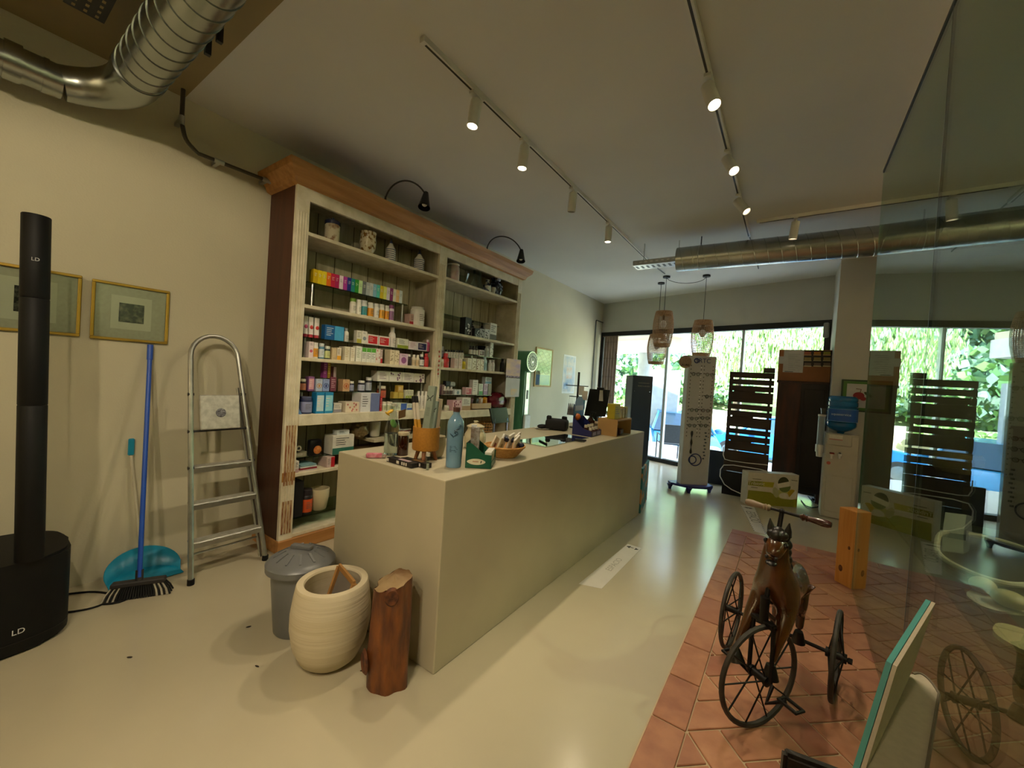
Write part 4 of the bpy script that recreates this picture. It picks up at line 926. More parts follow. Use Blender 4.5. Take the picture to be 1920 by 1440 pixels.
t = thing('leather_chair', 'corner of a dark brown chair back at the bottom edge of the view', 'chair', (C_.x, C_.y, .013))
b = MB(); dn = Vector((-.01, -.03, -.42)); nn = (D_-C_).cross(dn).normalized()*.03; 
vs = b.prism([C_, D_, D_+dn, C_+dn], nn if nn.y < 0 else -nn, DL); bmesh.ops.bevel(b.bm, geom=b.bm.edges[:], offset=.008, segments=2, affect='EDGES'); b.obj('backrest', t)
e0, e1 = C_+dn, D_+dn
b = MB(); q = Vector((-.12, -.36, 0)); b.prism([e0+Vector((0, 0, .02)), e1+Vector((0, 0, .02)), e1+q+Vector((0, 0, .02)), e0+q+Vector((0, 0, .02))], (0, 0, .05), DL); b.obj('seat', t, smooth=False)
for p in (e0, e1, e0+q, e1+q):
    b = MB(); b.cyl((p.x, p.y, .0135), (p.x, p.y, p.z+.03), .014, BLACK, seg=10); b.obj('leg', t)
# ================================================================ BACK OF THE SHOP
VU = Vector((.8207, .5713, 0)); VN = Vector((.5713, -.8207, 0))      # across / towards the viewer for things turned to face the shop
NAVY = mat('navy_print', '#1d2f66', .5); DISPW = mat('display_white', '#b9babb', .5, var=.03)
def obox(b, c, u, n, w, d, z0, z1, m, bev=0):
    """box whose front face is centred on c, w wide along u, d deep away from n"""
    c = Vector(c); q = c-n*(d/2); b.box((q.x, q.y, (z0+z1)/2), (w, d, z1-z0), m, rz=math.atan2(u.y, u.x), bev=bev)
# ---- glasses display tower
pl_ = at(1275.5, 905.3, 'z', .12); pr_ = at(1327, 907.4, 'z', .12); DW = .36
D0 = (pl_-CAM).dot(CF); wd = (1327-1275.5)/F*D0
mc = pl_+VU*(wd/2); mc.z = 0
t = thing('glasses_display_stand', 'tall white perforated reading glasses display tower on a blue wheeled base', 'display stand', (mc.x, mc.y, 0))
ztop = zat(mc.x, mc.y, 667.5)
b = MB(); obox(b, mc, VU, VN, wd, .13, .10, ztop, DISPW, bev=.006); b.obj('tower', t, smooth=False)
b = MB(); q = mc-VN*.065
hexp = [q+VU*a+VN*c for a, c in ((-.30, -.10), (-.30, .0), (-.12, .17), (.12, .17), (.27, .06), (.27, -.06), (.15, -.16), (-.15, -.16))]
b.prism([Vector((p.x, p.y, .075)) for p in hexp], (0, 0, .03), mat('blue_stand_base', '#20246b', .4)); b.obj('base', t, smooth=False)
for a, c in ((-.29, -.05), (-.10, .14), (.24, .03), (.0, -.13)):
    b = MB(); p = q+VU*a+VN*c; b.lathe([(0, .001), (.02, .001), (.024, .03), (.045, .078), (0, .078)], mat('blue_stand_base', '#20246b', .4), c=(p.x, p.y, 0), seg=12); b.obj('caster', t)
RZ = math.atan2(VU.y, VU.x)
def onface(a, z, off=.001): p = mc+VU*a+VN*off; return Vector((p.x, p.y, z))
fz = lambda py: zat(mc.x, mc.y, py)
fa = lambda px, py: ((at(px, py, 'z', 1.0)-at(px, py, 'z', 1.0)).length)
def face_pt(px, py):
    d = CR*((px-960)/F)+CU*((720-py)/F)+CF; k = (mc-CAM).dot(VN)/d.dot(VN); p = CAM+d*k; return (p-mc).dot(VU), p.z
a_, z_ = face_pt(1321.5, 677); text('lettering', 'RTC', .09, NAVY, t, onface(a_, z_, .002), (PI/2, 0, RZ))
b = MB(); a_, z_ = face_pt(1306.2, 676.2); cz = onface(a_, z_, .003)
b.tube(arc(cz, .03, 0, 2*PI*.97, 24, VU, (0, 0, 1)), .008, NAVY, seg=6, closed=True); b.tube([cz+VU*.008+Vector((0, 0, -.018)), cz+VU*.008+Vector((0, 0, .018))], .006, NAVY, seg=6); b.tube([cz+VU*.008+Vector((0, 0, .018)), cz-VU*.012+Vector((0, 0, .012))], .005, NAVY, seg=6); b.obj('emblem', t)
b = MB()
for (px, py, r) in ((1303.5, 862, .082), (1298, 862, .052)):
    a_, z_ = face_pt(px, py); b.tube(arc(onface(a_, z_, .002), r, 0, 2*PI*.985, 40, VU, (0, 0, 1)), .0075, NAVY, seg=6, closed=True)
b.obj('ring_logo', t)
b = MB(); HOLE = mat('hole_dark', '#17181a', .9); z1_ = face_pt(1310, 686)[1]; z2_ = face_pt(1300, 818)[1]
LITE = mat('lit_hole', '#ffffff', .5)
for k in range(20):
    z = z1_+(z2_-z1_)*k/19
    for a in (-.155, -.01, .03, .155): b.box(onface(a, z, .0006), (.012, .002, .012), HOLE, rz=RZ)
b.obj('peg_holes', t, smooth=False)
b = MB()
for k in range(14): b.box(onface(-.012+.0*k, z1_+(z2_-z1_)*(k+.3)/19*1.3, .0016), (.014, .002, .014), LITE, rz=RZ)  # light through the peg holes painted on as white squares
b.obj('painted_lit_holes', t, smooth=False)
b = MB(); a_, z_ = face_pt(1275, 678); b.lathe([(0, .004), (.088, .004), (.09, 0), (.088, -.004), (0, -.004)], mat('kraft_disc', '#8d7a66', .8, col2='#a08c76', scale=40), c=onface(-wd/2-.055, z_, .012), rot=VN.to_track_quat('Z', 'Y').to_euler(), seg=36); o = b.obj('price_disc', t)
text('lettering', 'AURE', .045, mat('dark_ink', '#1c1714', .8), o, onface(-wd/2-.05, z_-.045, .018), (PI/2, 0, RZ))
for k, (px, py, r) in enumerate(((1335, 830, 0), )):
    b = MB()
    for j in range(9):
        a_, z_ = face_pt(1324-j*.6, 812+j*6); b.box(onface(a_-.008+.012*(j % 2), z_, .0012), (.028, .002, .02), mat('fine_print', '#4a5560', .8), rz=RZ)
    b.obj('side_print', t, smooth=False)
LABG = ['pair of reading glasses on the top row of the white display tower', 'reading glasses on the upper right of the white display tower, second row', 'dark reading glasses halfway up the white display tower at right', 'dark reading glasses at left on the lower middle row of the tower', 'reading glasses at right on the lower middle row of the tower', 'thin reading glasses at left on the second lowest row', 'thin reading glasses at right on the second lowest row', 'reading glasses at left on the lowest row of the tower', 'reading glasses at right on the lowest row of the tower']
GF = [BLACK, mat('brown_frame', '#4a2d22', .4), BLACK, BLACK, mat('red_brown_frame', '#5b2a26', .4), mat('grey_frame', '#4d5358', .4), BLACK, mat('grey_frame', '#4d5358', .4), BLACK]
def eyeglasses(a, z, m, label):
    g = thing('reading_glasses', label, 'glasses', onface(a, z, .03), 0, 'reading glasses on the display tower')
    b = MB()
    for s in (-1, 1): b.tube(arc(onface(a+s*.033, z-.012, .03), .022, 0, 2*PI*.97, 18, VU, (0, 0, 1)), .0028, m, seg=5, closed=True)
    b.tube([onface(a-.012, z-.005, .03), onface(a, z, .032), onface(a+.012, z-.005, .03)], .0028, m, seg=5); b.tube([onface(a-.075, z, .03), onface(a-.055, z-.004, .03)], .004, m, seg=5); b.tube([onface(a+.055, z-.004, .03), onface(a+.075, z, .03)], .004, m, seg=5); b.obj('front_frame', g)
    for s in (-1, 1):
        b = MB(); b.tube([onface(a+s*.072, z, .03), onface(a+s*.07, z, .004)], .0025, m, seg=5); b.obj('temple', g)
        b = MB(); b.lathe([(0, .0005), (.021, .0005), (.021, -.0005), (0, -.0005)], CLEAR, c=onface(a+s*.033, z-.012, .03), rot=VN.to_track_quat('Z', 'Y').to_euler(), seg=16); b.obj('lens', g)
for k, (px, py) in enumerate(((1303, 700), (1329, 701), (1328, 742), (1300, 767), (1321, 768), (1300, 783), (1320, 782), (1296, 796), (1317, 796))):
    a_, z_ = face_pt(px, py); eyeglasses(a_, z_, GF[k], LABG[k])
def strap(px, y0, y1, col, label):
    a_, z0_ = face_pt(px, y0); a2, z1__ = face_pt(px-3, y1); s = thing('beaded_strap', label, 'strap', onface(a_, z0_, .012), 0)
    b = MB(); b.tube([onface(a_+(a2-a_)*k/14, z0_+(z1__-z0_)*k/14, .014) for k in range(15)], [.010+.006*math.sin(k*1.1) for k in range(15)], col, seg=7); b.obj('cord', s)
strap(1297, 808, 850, mat('dark_beads', '#23221f', .6), 'dark beaded glasses cord hanging low on the white display tower')
# ---- low black kick board beside the tower
c0 = at(1331, 836, 'y', 6.85); t = MB(); t.between((-.98, 6.93, 0), (-.66, 6.98, .52), mat('blue_black_board', '#0c1220', .6), bev=.004)
tag(t.obj('low_board', smooth=False), 'low blue black board standing between the display tower and the slatted boards', 'board')
# ---- slatted boards
t = thing('slatted_board', 'dark wooden slatted pallet board standing upright before the shop window', 'board', (-.45, 6.41, 0))
xl, xr = -.715, at(1453, 700, 'y', 6.39).x
edges = [1.73, 1.652, 1.630, 1.560, 1.540, 1.47, 1.455, 1.31, 1.283, 1.213, 1.19, 1.12, 1.105, .965, .94, .872, .848, .775, .762, .64, .632, .34]
for k in range(0, len(edges), 2):
    b = MB(); b.between((xl, 6.39, edges[k+1]), (xr, 6.412, edges[k]), SLATW, bev=.002); b.obj('slat', t, smooth=False)
for x in (xl+.03, xr-.03):
    b = MB(); b.between((x-.028 if x != xl+.03 else xl, 6.413, .0), (x+.0 if x == xr-.03 else x-.0+.012, 6.44, 1.72), SLATW); b.obj('upright', t, smooth=False)
b = MB(); b.between((xr-.13, 6.39, 1.732), (xr, 6.42, 1.80), SLATW, bev=.002); b.obj('top_block', t, smooth=False)
for z in (1.462, 1.112, .768):
    b = MB(); b.between((xl+(xr-xl)*.12, 6.40, z-.012), (xl+(xr-xl)*.6, 6.41, z+.012), SLATW); b.obj('filler_strip', t, smooth=False)
b = MB(); b.between((xl, 6.395, 0), (xr, 6.46, .33), mat('black_crate', '#0f0b0a', .7)); b.obj('foot_box', t, smooth=False)
t = thing('white_cable', 'thin white cable draped round the slatted board down to the floor', 'cable', (-.7, 6.37, .0))
b = MB(); W = lambda px, py, y=6.375: at(px, py, 'y', y)
b.tube([W(1357, 838), W(1356, 853), W(1359, 861), W(1370, 864), W(1400, 868), W(1440, 872)], .006, WHITEP, seg=6); b.tube([W(1442, 885), W(1425, 880), W(1400, 876), W(1375, 872), W(1357, 872), W(1351, 880), W(1350, 893), W(1358, 908), W(1372, 918), W(1392, 927)], .007, WHITEP, seg=6); b.obj('cable', t)
# ---- dark wooden cabinet with carton
t = thing('dark_wood_cabinet', 'tall dark brown wooden cabinet on short legs in front of the window by the pillar', 'cabinet', (.13, 7.05, 0))
cx0, cx1, cy0, cy1, cz1 = at(1459, 712, 'y', 6.85).x, .42, 6.85, 7.16, 1.655
b = MB(); b.between((cx0, cy0+.02, .13), (cx1, cy1, cz1-.03), DARKW); b.obj('carcass', t, smooth=False)
b = MB(); b.between((cx0-.015, cy0-.01, cz1-.03), (cx1+.005, cy1, cz1), DARKW, bev=.004); b.obj('top_board', t, smooth=False)
BRW = mat('reddish_old_wood', '#4b2110', .5, col2='#2a120a', stretch=(4, 4, .6), scale=4)
b = MB(); b.between((cx0, cy0, .13), (cx0+.27, cy0+.02, cz1-.03), BRW); b.obj('side_door', t, smooth=False)
BLKW = mat('near_black_wood', '#0f0807', .5, col2='#1a0e0a', stretch=(4, 4, .5), scale=5)
b = MB(); b.between((cx0+.275, cy0, .13), (cx1, cy0+.02, cz1-.03), BLKW); d = b.obj('door', t, smooth=False)
b = MB()
for z0, z1 in ((.22, .8), (.88, 1.55)): 
    for x0, x1 in ((cx0+.31, cx1-.04),):
        b.between((x0, cy0-.006, z0), (x1, cy0+.001, z1), BLKW, bev=.004)
b.obj('door_panel', d, smooth=False)
for x in (cx0+.03, cx1-.03):
    for y in (cy0+.04, cy1-.04): b = MB(); b.between((x-.025, y-.025, 0), (x+.025, y+.025, .13), DARKW); b.obj('leg', t, smooth=False)
CARD = mat('brown_cardboard', '#8a5a36', .8, var=.06, scale=6)
t = thing('cardboard_carton', 'big brown printed carton with a white paper sheet lying on the dark wooden cabinet', 'carton', (.12, 6.97, cz1))
kx0, kx1, kz = at(1459, 690, 'y', 6.86).x, .425, zat(.12, 6.86, 656)
b = MB(); b.between((kx0, 6.86, cz1), (kx1, 7.16, kz), CARD, bev=.003); b.obj('carton_body', t, smooth=False)
def qd(px, py): p = at(px, py, 'y', 6.86); return p
b = MB(); p, q = qd(1470.5, 656), qd(1505, 699); b.between((p.x, 6.8585, q.z), (q.x, 6.860, p.z-.005), mat('white_sheet', '#b9bab8', .8, var=.05, scale=14)); p, q = qd(1460, 668), qd(1472, 682); b.between((p.x, 6.858, q.z), (q.x, 6.860, p.z), mat('white_sheet', '#b9bab8', .8, var=.05, scale=14)); sh = b.obj('paper_sheet', t, smooth=False)
b = MB()
for k in range(9): p = qd(1478, 664+k*3.6); b.between((p.x, 6.8578, p.z-.003), (p.x+.14-.03*(k % 3), 6.8586, p.z+.002), P('#8f9190', .8))
p = qd(1471, 696.5); b.between((p.x, 6.8576, p.z-.005), (p.x+.1, 6.8586, p.z+.005), P('#54524e', .8)); b.obj('print_lines', sh, smooth=False)
b = MB(); p, q = qd(1507, 657), qd(1560.5, 688); b.between((p.x, 6.8588, q.z), (min(q.x, kx1), 6.86, p.z-.004), P('#17100c', .6)); pp = b.obj('picture_panel', t, smooth=False)
b = MB()
for i, col in enumerate(('#a0583f', '#b0702e', '#8b8a2c')):
    for j in range(3):
        p = qd(1514.5+i*18, 662+j*10.5); b.box((p.x, 6.8585, p.z), (.075, .002, .034), P((col, '#8d7a45', '#6d5a4c')[j] if j != 0 else col, .6)); b.box((p.x, 6.8582, p.z-.026), (.085, .002, .014), P(('#b58a5c', '#a8976a', '#c2b58e')[j], .6))
b.obj('food_pictures', pp, smooth=False)
# ---- water dispenser
t = thing('water_dispenser', 'white floor standing water cooler in front of the pillar', 'water dispenser', (.55, 6.36, 0))
x0, x1, y0, y1, zt = .385, .705, 6.19, 6.52, at(1545, 811, 'y', 6.19).z
WC = mat('cooler_white', '#b9b5a8', .45, var=.03)
b = MB(); b.between((x0, y0+.015, 0), (x1, y1, zt-.01), WC, bev=.012); b.obj('body', t, smooth=False)
b = MB(); b.between((x0+.012, y0-.0, zt-.14), (x1-.07, y0+.03, zt), WC, bev=.008); b.between((x0-.004, y0+.01, zt-.012), (x1+.004, y1, zt), WC, bev=.008); b.obj('top_housing', t, smooth=False)
b = MB(); b.between((x0+.03, y0+.004, .08), (x1-.04, y0+.016, .52), WC, bev=.005); b.between((x0+.03, y0+.008, .56), (x1-.04, y0+.017, zt-.16), WC); b.obj('front_panel', t, smooth=False)
b = MB(); b.between((x0+.035, y0-.003, zt-.075), (x0+.16, y0, zt-.015), P('#d9d5c8')); b.between((x0+.035, y0-.0035, zt-.075), (x0+.16, y0-.0005, zt-.062), P('#b98077')); b.obj('sticker', t, smooth=False)
for nm, px, col in (('hot_tap', 1559.5, '#7a1710'), ('cold_tap', 1574.5, '#5a5c5e')):
    c = at(px, 853, 'y', y0-.02); b = MB(); b.box((c.x, y0-.01, c.z), (.035, .06, .03), WHITEP, bev=.006); b.box((c.x, y0-.03, c.z+.022), (.045 if nm == 'hot_tap' else .02, .05, .016), P(col), bev=.004); b.cyl((c.x, y0-.03, c.z-.045), (c.x, y0-.03, c.z), .011, WHITEP, seg=12); b.obj(nm, t)
c = at(1553.5, 868, 'y', y0); b = MB(); b.lathe([(0, .003), (.018, .003), (.02, 0)], P('#b05a4e'), c=(c.x, y0+.004, c.z), rot=Euler((PI/2, 0, 0)), seg=16); b.obj('warning_sticker', t)
cc_ = Vector((x0-.045, y0+.1, 0)); 
b = MB(); zz0, zz1 = zat(cc_.x, cc_.y, 856), zat(cc_.x, cc_.y, 779); b.cyl((cc_.x, cc_.y, zz0+.10), (cc_.x, cc_.y, zz1), .036, mat('frosted_plastic', '#9fb0bd', .3, trans=.4), seg=20); b.cyl((cc_.x, cc_.y, zz0+.06), (cc_.x, cc_.y, zz0+.15), .045, WHITEP, seg=20); b.cyl((cc_.x, cc_.y, zz0), (cc_.x, cc_.y, zz0+.07), .03, WHITEP, r1=.036, seg=20); b.cyl((cc_.x, cc_.y, zz1-.01), (cc_.x, cc_.y, zz1+.012), .04, WHITEP, seg=20); b.box((cc_.x+.045, cc_.y, zz0+.11), (.05, .04, .06), WHITEP); b.obj('cup_tube', t)
b = MB(); b.lathe([(0, zz1+.013), (.022, zz1+.013), (.034, zz1+.09), (.032, zz1+.09), (.02, zz1+.018), (0, zz1+.018)], mat('dark_clear_cup', '#5a6a66', .2, trans=.6), c=(cc_.x+.012, cc_.y, 0), seg=20); b.obj('cup', t)
JUG = mat('blue_water_bottle', '#0f6fae', .12, var=.05, trans=.35, coat=.3)
jc = Vector((.535, 6.36, 0)); jt = zat(jc.x, jc.y-.1, 743)
t = thing('water_bottle', 'large blue water cooler bottle upturned on the white water dispenser', 'water bottle', (jc.x, jc.y, zt))
b = MB(); H_ = jt-zt; pf = [(0, 0), (.03, 0), (.04, .02), (.10, .045), (.138, .08)]
for k in range(5):
    z = .09+k*(H_-.15)/5; h_ = (H_-.15)/5; pf += [(.142, z), (.145, z+h_*.2), (.145, z+h_*.75), (.138, z+h_*.88), (.138, z+h_*.97)]
pf += [(.143, H_-.05), (.138, H_-.02), (.12, H_), (0, H_)]
b.lathe([(r*1.03, z+zt) for r, z in pf], JUG, c=jc, seg=40); b.obj('bottle_body', t)
b = MB(); lz0, lz1 = zt+.15, zt+.30
arc_ = [(jc.x+.1535*math.cos(a), jc.y+.1535*math.sin(a)) for a in [math.radians(200+160*k/16) for k in range(17)]]
rws = [[b.bm.verts.new((x, y, z)) for x, y in arc_] for z in (lz0, lz1)]
for k in range(16): f = b.bm.faces.new((rws[0][k], rws[0][k+1], rws[1][k+1], rws[1][k])); f.material_index = b.mi(P('#1550a0'))
for z in (lz0, lz1): b.tube([(x, y, z) for x, y in arc_], .002, P('#7fb2d6'), seg=5)
lb = b.obj('label', t)
text('lettering', 'aquaservice', .04, P('#cfe0ee'), lb, (jc.x-.02, jc.y-.157, (lz0+lz1)/2+.01), (PI/2, 0, -.08))
# ---- lemon gel carton on the floor
bl0 = at(1399, 946, 'z', 0); D0 = (bl0-CAM).dot(CF); wdt = .66
d0 = VU; cF = bl0+d0*(wdt/2); hB = zat(bl0.x, bl0.y, 885)
t = thing('printed_carton', 'white and lime green printed carton with lemon pictures standing before the slatted board', 'carton', (cF.x, cF.y, 0))
b = MB(); obox(b, cF, VU, VN, wdt, .14, 0, hB, P('#c7c2b2', .6), bev=.003); b.obj('carton_body', t, smooth=False)
RZ2 = math.atan2(VU.y, VU.x)
def cf(a, z, off=.001): p = bl0+VU*(a*wdt)+VN*off; return Vector((p.x, p.y, z*hB))
def patch(b, pts, m, off): b.prism([cf(a, z, off) for a, z in pts], -VN*.0012, m)
OLV = P('#7d7f12', .6); LIME = P('#a5a126', .6)
b = MB(); patch(b, [(.005, .01), (.99, .01), (.99, .27), (.86, .235), (.70, .25), (.58, .33), (.46, .42), (.02, .45)], OLV, .0012); patch(b, [(.01, .60), (.5, .57), (.52, .73), (.01, .735)], LIME, .0012); patch(b, [(.01, .60), (.3, .585), (.3, .735), (.01, .735)], OLV, .0014); b.obj('green_print', t, smooth=False)
def disc(b, a, z, ra, rz, m, off, a0=0, a1=2*PI, tilt=0):
    pts = []
    for k in range(25):
        g = a0+(a1-a0)*k/24; x, y = ra*math.cos(g), rz*math.sin(g); pts.append((a+x*math.cos(tilt)-y*math.sin(tilt)*.65, z+(x*math.sin(tilt)*1.5+y*math.cos(tilt))))
    patch(b, pts[:-1] if abs(a1-a0) > 6 else pts, m, off)
b = MB(); disc(b, .70, .71, .125, .21, P('#d9d5c6', .6), .0016); disc(b, .70, .73, .11, .185, P('#3f3f12', .6), .002, PI*.1, PI*1.05); disc(b, .73, .62, .115, .17, P('#5a6a2a', .6), .002, PI*1.1, PI*2.05); disc(b, .70, .40, .12, .15, P('#b3b46a', .6), .0018); disc(b, .73, .34, .1, .09, P('#d0cbbd', .6), .002); disc(b, .56, .43, .055, .16, P('#a9a97a', .6), .002, tilt=.3); disc(b, .88, .40, .10, .16, P('#d8d4c6', .6), .0016); disc(b, .88, .42, .085, .13, P('#b59a12', .6), .002, PI*.15, PI*1.2, .4); b.obj('fruit_pictures', t, smooth=False)
text('lettering', 'Tribiotic', .062, P('#d3d0b4', .6), t, cf(.17, .665, .003), (PI/2, 0, RZ2))
b = MB(); 
for a0, a1, z in ((.09, .26, .79), (.07, .2, .53), (.85, .97, .82)): patch(b, [(a0, z), (a1, z-.01), (a1, z+.015), (a0, z+.025)], P('#7c7a66', .6), .0014)
b.obj('small_print', t, smooth=False)
t = thing('black_cable', 'tangle of thin black cables on the bright floor beside the printed carton', 'cables', (.25, 6.5, .005))
b = MB(); random.seed(3); G = lambda px, py: at(px, py, 'z', .008)
b.tube([G(1502, 938), G(1510, 948), G(1522, 952), G(1536, 950), G(1545, 955)], .006, BLKPL, seg=6); b.tube([G(1515, 930), G(1524, 940), G(1533, 945), G(1528, 935), G(1538, 930)], .006, BLKPL, seg=6); b.tube([G(1520, 928), G(1530, 932), G(1526, 941), G(1537, 946)], .006, BLKPL, seg=6); b.box(G(1527, 938)+Vector((0, 0, .012)), (.06, .04, .03), BLKPL, rz=.5, bev=.004); b.obj('cables', t)
# ---- tall black cabinet
bc_ = at(1213, 876, 'z', 0); bw, bd = .36, .42; cF2 = bc_-VU*(bw/2)
t = thing('black_display_cabinet', 'tall narrow black cabinet with faint gold lettering behind the far end of the counter', 'cabinet', (cF2.x, cF2.y, 0))
btop = zat(bc_.x, bc_.y, 706)
b = MB(); obox(b, cF2, VU, VN, bw, bd, 0, btop, mat('satin_black', '#0a0e12', .35), bev=.004); b.obj('carcass', t, smooth=False)
b = MB(); obox(b, cF2+VN*.012, VU, VN, bw-.01, .012, .04, btop-.03, mat('satin_black', '#0a0e12', .35), bev=.002); dr = b.obj('door', t, smooth=False)
gold = mat('faint_gold', '#7d715a', .5)
for k, s in enumerate(('PLANTES MEDICINALS', 'PEDRES & AROMES')):
    p = cF2+VN*.0135+VU*.02; text('lettering', s, .026 if k == 0 else .034, gold, dr, (p.x, p.y, btop-.13-.055*k), (PI/2, 0, RZ2), sx=.75)
for a in (-.14, .13):
    b = MB(); p = cF2+VU*a+VN*.013; b.ell((p.x, p.y, btop-.28), .009, CHROME, seg=10, rings=8); b.obj('knob', dr)
# ---- framed fruit print on pillar
t = thing('framed_fruit_print', 'green framed cherry print on the pillar behind the blue water bottle', 'picture', (.7, 6.56, 1.3))
fx0, fx1, fz0, fz1 = .525, 1.0, 1.30, 1.695
b = MB()
for a in ((fx0, fz0, fx1, fz0+.018), (fx0, fz1-.018, fx1, fz1), (fx0, fz0+.018, fx0+.018, fz1-.018), (fx1-.018, fz0+.018, fx1, fz1-.018)): b.between((a[0], 6.535, a[1]), (a[2], 6.559, a[3]), mat('dark_green_frame', '#1c3a1d', .4))
b.obj('frame', t, smooth=False)
b = MB(); b.between((fx0+.015, 6.552, fz0+.015), (fx1-.015, 6.558, fz1-.015), mat('green_mount', '#4f7a3a', .8)); b.obj('mount', t, smooth=False)
b = MB(); b.between((fx0+.055, 6.549, fz0+.05), (fx1-.055, 6.554, fz1-.05), mat('print_paper', '#bdbcb8', .9)); b.obj('paper', t, smooth=False)
b = MB(); RED = P('#8c1e25', .6)
c = at(1610, 742, 'y', 6.548); b.ell((c.x, 6.549, c.z), (.055, .001, .045), RED, seg=20, rings=8); b.ell((c.x+.045, 6.549, c.z-.035), (.03, .001, .025), RED, seg=20, rings=8); b.ell((c.x+.085, 6.549, c.z+.02), (.045, .001, .018), P('#3c4a2a', .6), seg=20, rings=8, rot=Euler((0, .7, 0))); b.tube([(c.x+.01, 6.549, c.z+.03), (c.x+.02, 6.549, c.z+.08), (c.x-.03, 6.549, c.z+.085)], .005, P('#6b3a2a', .6), seg=5); b.obj('cherry_drawing', t)
# ---- alarm speaker by the window top
t = MB(); c = at(1560, 619, 'y', fy(.38)-.05); t.box((.37, fy(.37)-.05, c.z), (.07, .06, .22), mat('grey_sensor', '#8f8c86', .5), rz=FA, bev=.02, seg=2)
tag(t.obj('motion_sensor', smooth=True), 'small grey rounded sensor at the top right corner of the shop window', 'sensor')
# ---- bamboo blind strip
t = thing('bamboo_blind', 'narrow brown bamboo blind hanging at the left edge of the shop window', 'blind', fac(-3.2, -.06, 2.4))
BAM = mat('bamboo_strip', '#8a7466', .7, col2='#6d5a4e', stretch=(9, 9, .7), scale=6)
for k in range(5):
    b = MB(); x = -3.36+k*.068; facbox(b, x-.03, x+.03, -.07, -.055, .95, 2.47, BAM); b.obj('strip', t, smooth=False)
b = MB()
for z in (1.2, 1.6, 2.0, 2.35): facbox(b, -3.40, -3.06, -.074, -.070, z-.004, z+.004, P('#5b4c42', .7))
facbox(b, -3.42, -3.04, -.09, -.05, 2.465, 2.485, BAM); b.obj('cord', t, smooth=False)
# ---- patterned board at the end of the counter
tb = zat(-1.36, 4.9, 871)
b = MB(); pa, pb = Vector((-1.313, 4.60, 0)), Vector((-1.43, 5.25, 0)); b.prism([pa, pb, pb+Vector((-.02, 0, 0)), pa+Vector((-.02, 0, 0))], (0, 0, tb), mat('teal_floral_cloth', '#1f6f72', .7, col2='#c08a5a', scale=9, detail=3, ramp=(.52, .62)))
tag(b.obj('patterned_panel', smooth=False), 'teal panel with orange floral pattern standing against the far end of the counter', 'panel')
# ---- floor stickers
STK = mat('vinyl_sticker', '#cfcac0', .45, var=.02)
def sticker(pts, label, grp='floor stickers'):
    t = thing('floor_sticker', label, 'floor sticker', (pts[0].x, pts[0].y, .0005), 0, grp); b = MB(); b.prism([Vector((p.x, p.y, .0005)) for p in pts], (0, 0, .0008), STK); b.obj('sheet', t, smooth=False); return t
G0 = lambda px, py: at(px, py, 'z', .0013)
s1 = [Vector((-1.162, 2.667, 0)), Vector((-1.008, 2.717, 0)), Vector((-1.005, 3.634, 0)), Vector((-1.132, 3.638, 0))]
t = sticker(s1, 'long pale worn sticker strip on the floor beside the counter')
b = MB(); INK = mat('sticker_ink', '#3a3833', .6); FINK = mat('faded_ink', '#a5a196', .6)
b.prism([Vector((-1.125, 3.58, .0014)), Vector((-1.09, 3.61, .0014)), Vector((-1.09, 3.55, .0014))], (0, 0, .0004), INK); b.between((-1.09, 3.574, .0014), (-1.06, 3.586, .0018), INK); b.prism([Vector((-1.012, 3.575, .0014)), Vector((-1.045, 3.60, .0014)), Vector((-1.045, 3.55, .0014))], (0, 0, .0004), INK); b.obj('arrows', t, smooth=False)
text('lettering', 'ESPACIO', .07, FINK, t, (-1.075, 3.15, .0015), (0, 0, PI/2), ext=.0002)
A = G0(1388, 946); B2_ = G0(1415, 951); C2_ = G0(1437, 1003); D2_ = G0(1414, 996)
ang = math.atan2((A-D2_).y, (A-D2_).x)
t = sticker([A, B2_, C2_, D2_], 'pale sticker strip with arrows and dotted border near the printed carton')
b = MB()
def onst(u_, v_): return A.lerp(B2_, u_).lerp(D2_.lerp(C2_, u_), v_)+Vector((0, 0, .0002))
for u_ in (.02, .98):
    for k in range(18):
        v_ = (k+.5)/18; p = onst(u_, v_); b.box(p, (.018, .01, .0004), INK, rz=ang)
p0, p1 = onst(.12, .10), onst(.88, .10)
for e, o_ in ((p0, p1), (p1, p0)):
    d = (o_-e).normalized(); n_ = Vector((-d.y, d.x, 0)); b.prism([e, e+d*.05+n_*.022, e+d*.05-n_*.022], (0, 0, .0004), INK)
b.tube([p0+(p1-p0)*.2, p0+(p1-p0)*.8], .006, INK, seg=4); b.obj('arrows', t, smooth=False)
text('lettering', 'ESPACIO', .14, mat('grey_ink', '#77746c', .6), t, onst(.5, .45), (0, 0, ang+PI), ext=.0002, sx=.8)
# ---- green weighing scale, calendar
GRN = mat('green_enamel', '#477d5e', .35)
t = thing('weighing_scale', 'green enamelled pharmacy weighing scale column with round dial beside the cabinet', 'scale', (-3.27, 4.98, 0))
zc_ = zat(-3.10, 4.92, 678)
b = MB(); b.between((-3.40, 4.84, .12), (-3.17, 5.06, zc_-.09), GRN, bev=.03); b.obj('column', t)
b = MB(); b.between((-3.45, 4.74, 0), (-2.95, 5.16, .12), GRN, bev=.02); b.obj('platform', t)
b = MB(); b.cyl((-3.40, 4.93, zc_), (-3.10, 4.93, zc_), .155, GRN, seg=40); b.obj('dial_housing', t)
b = MB(); b.cyl((-3.10, 4.93, zc_), (-3.092, 4.93, zc_), .148, CHROME, seg=40); b.cyl((-3.092, 4.93, zc_), (-3.089, 4.93, zc_), .132, mat('dial_white', '#c9d2cf', .3), seg=40); dl_ = b.obj('dial', t)
b = MB()
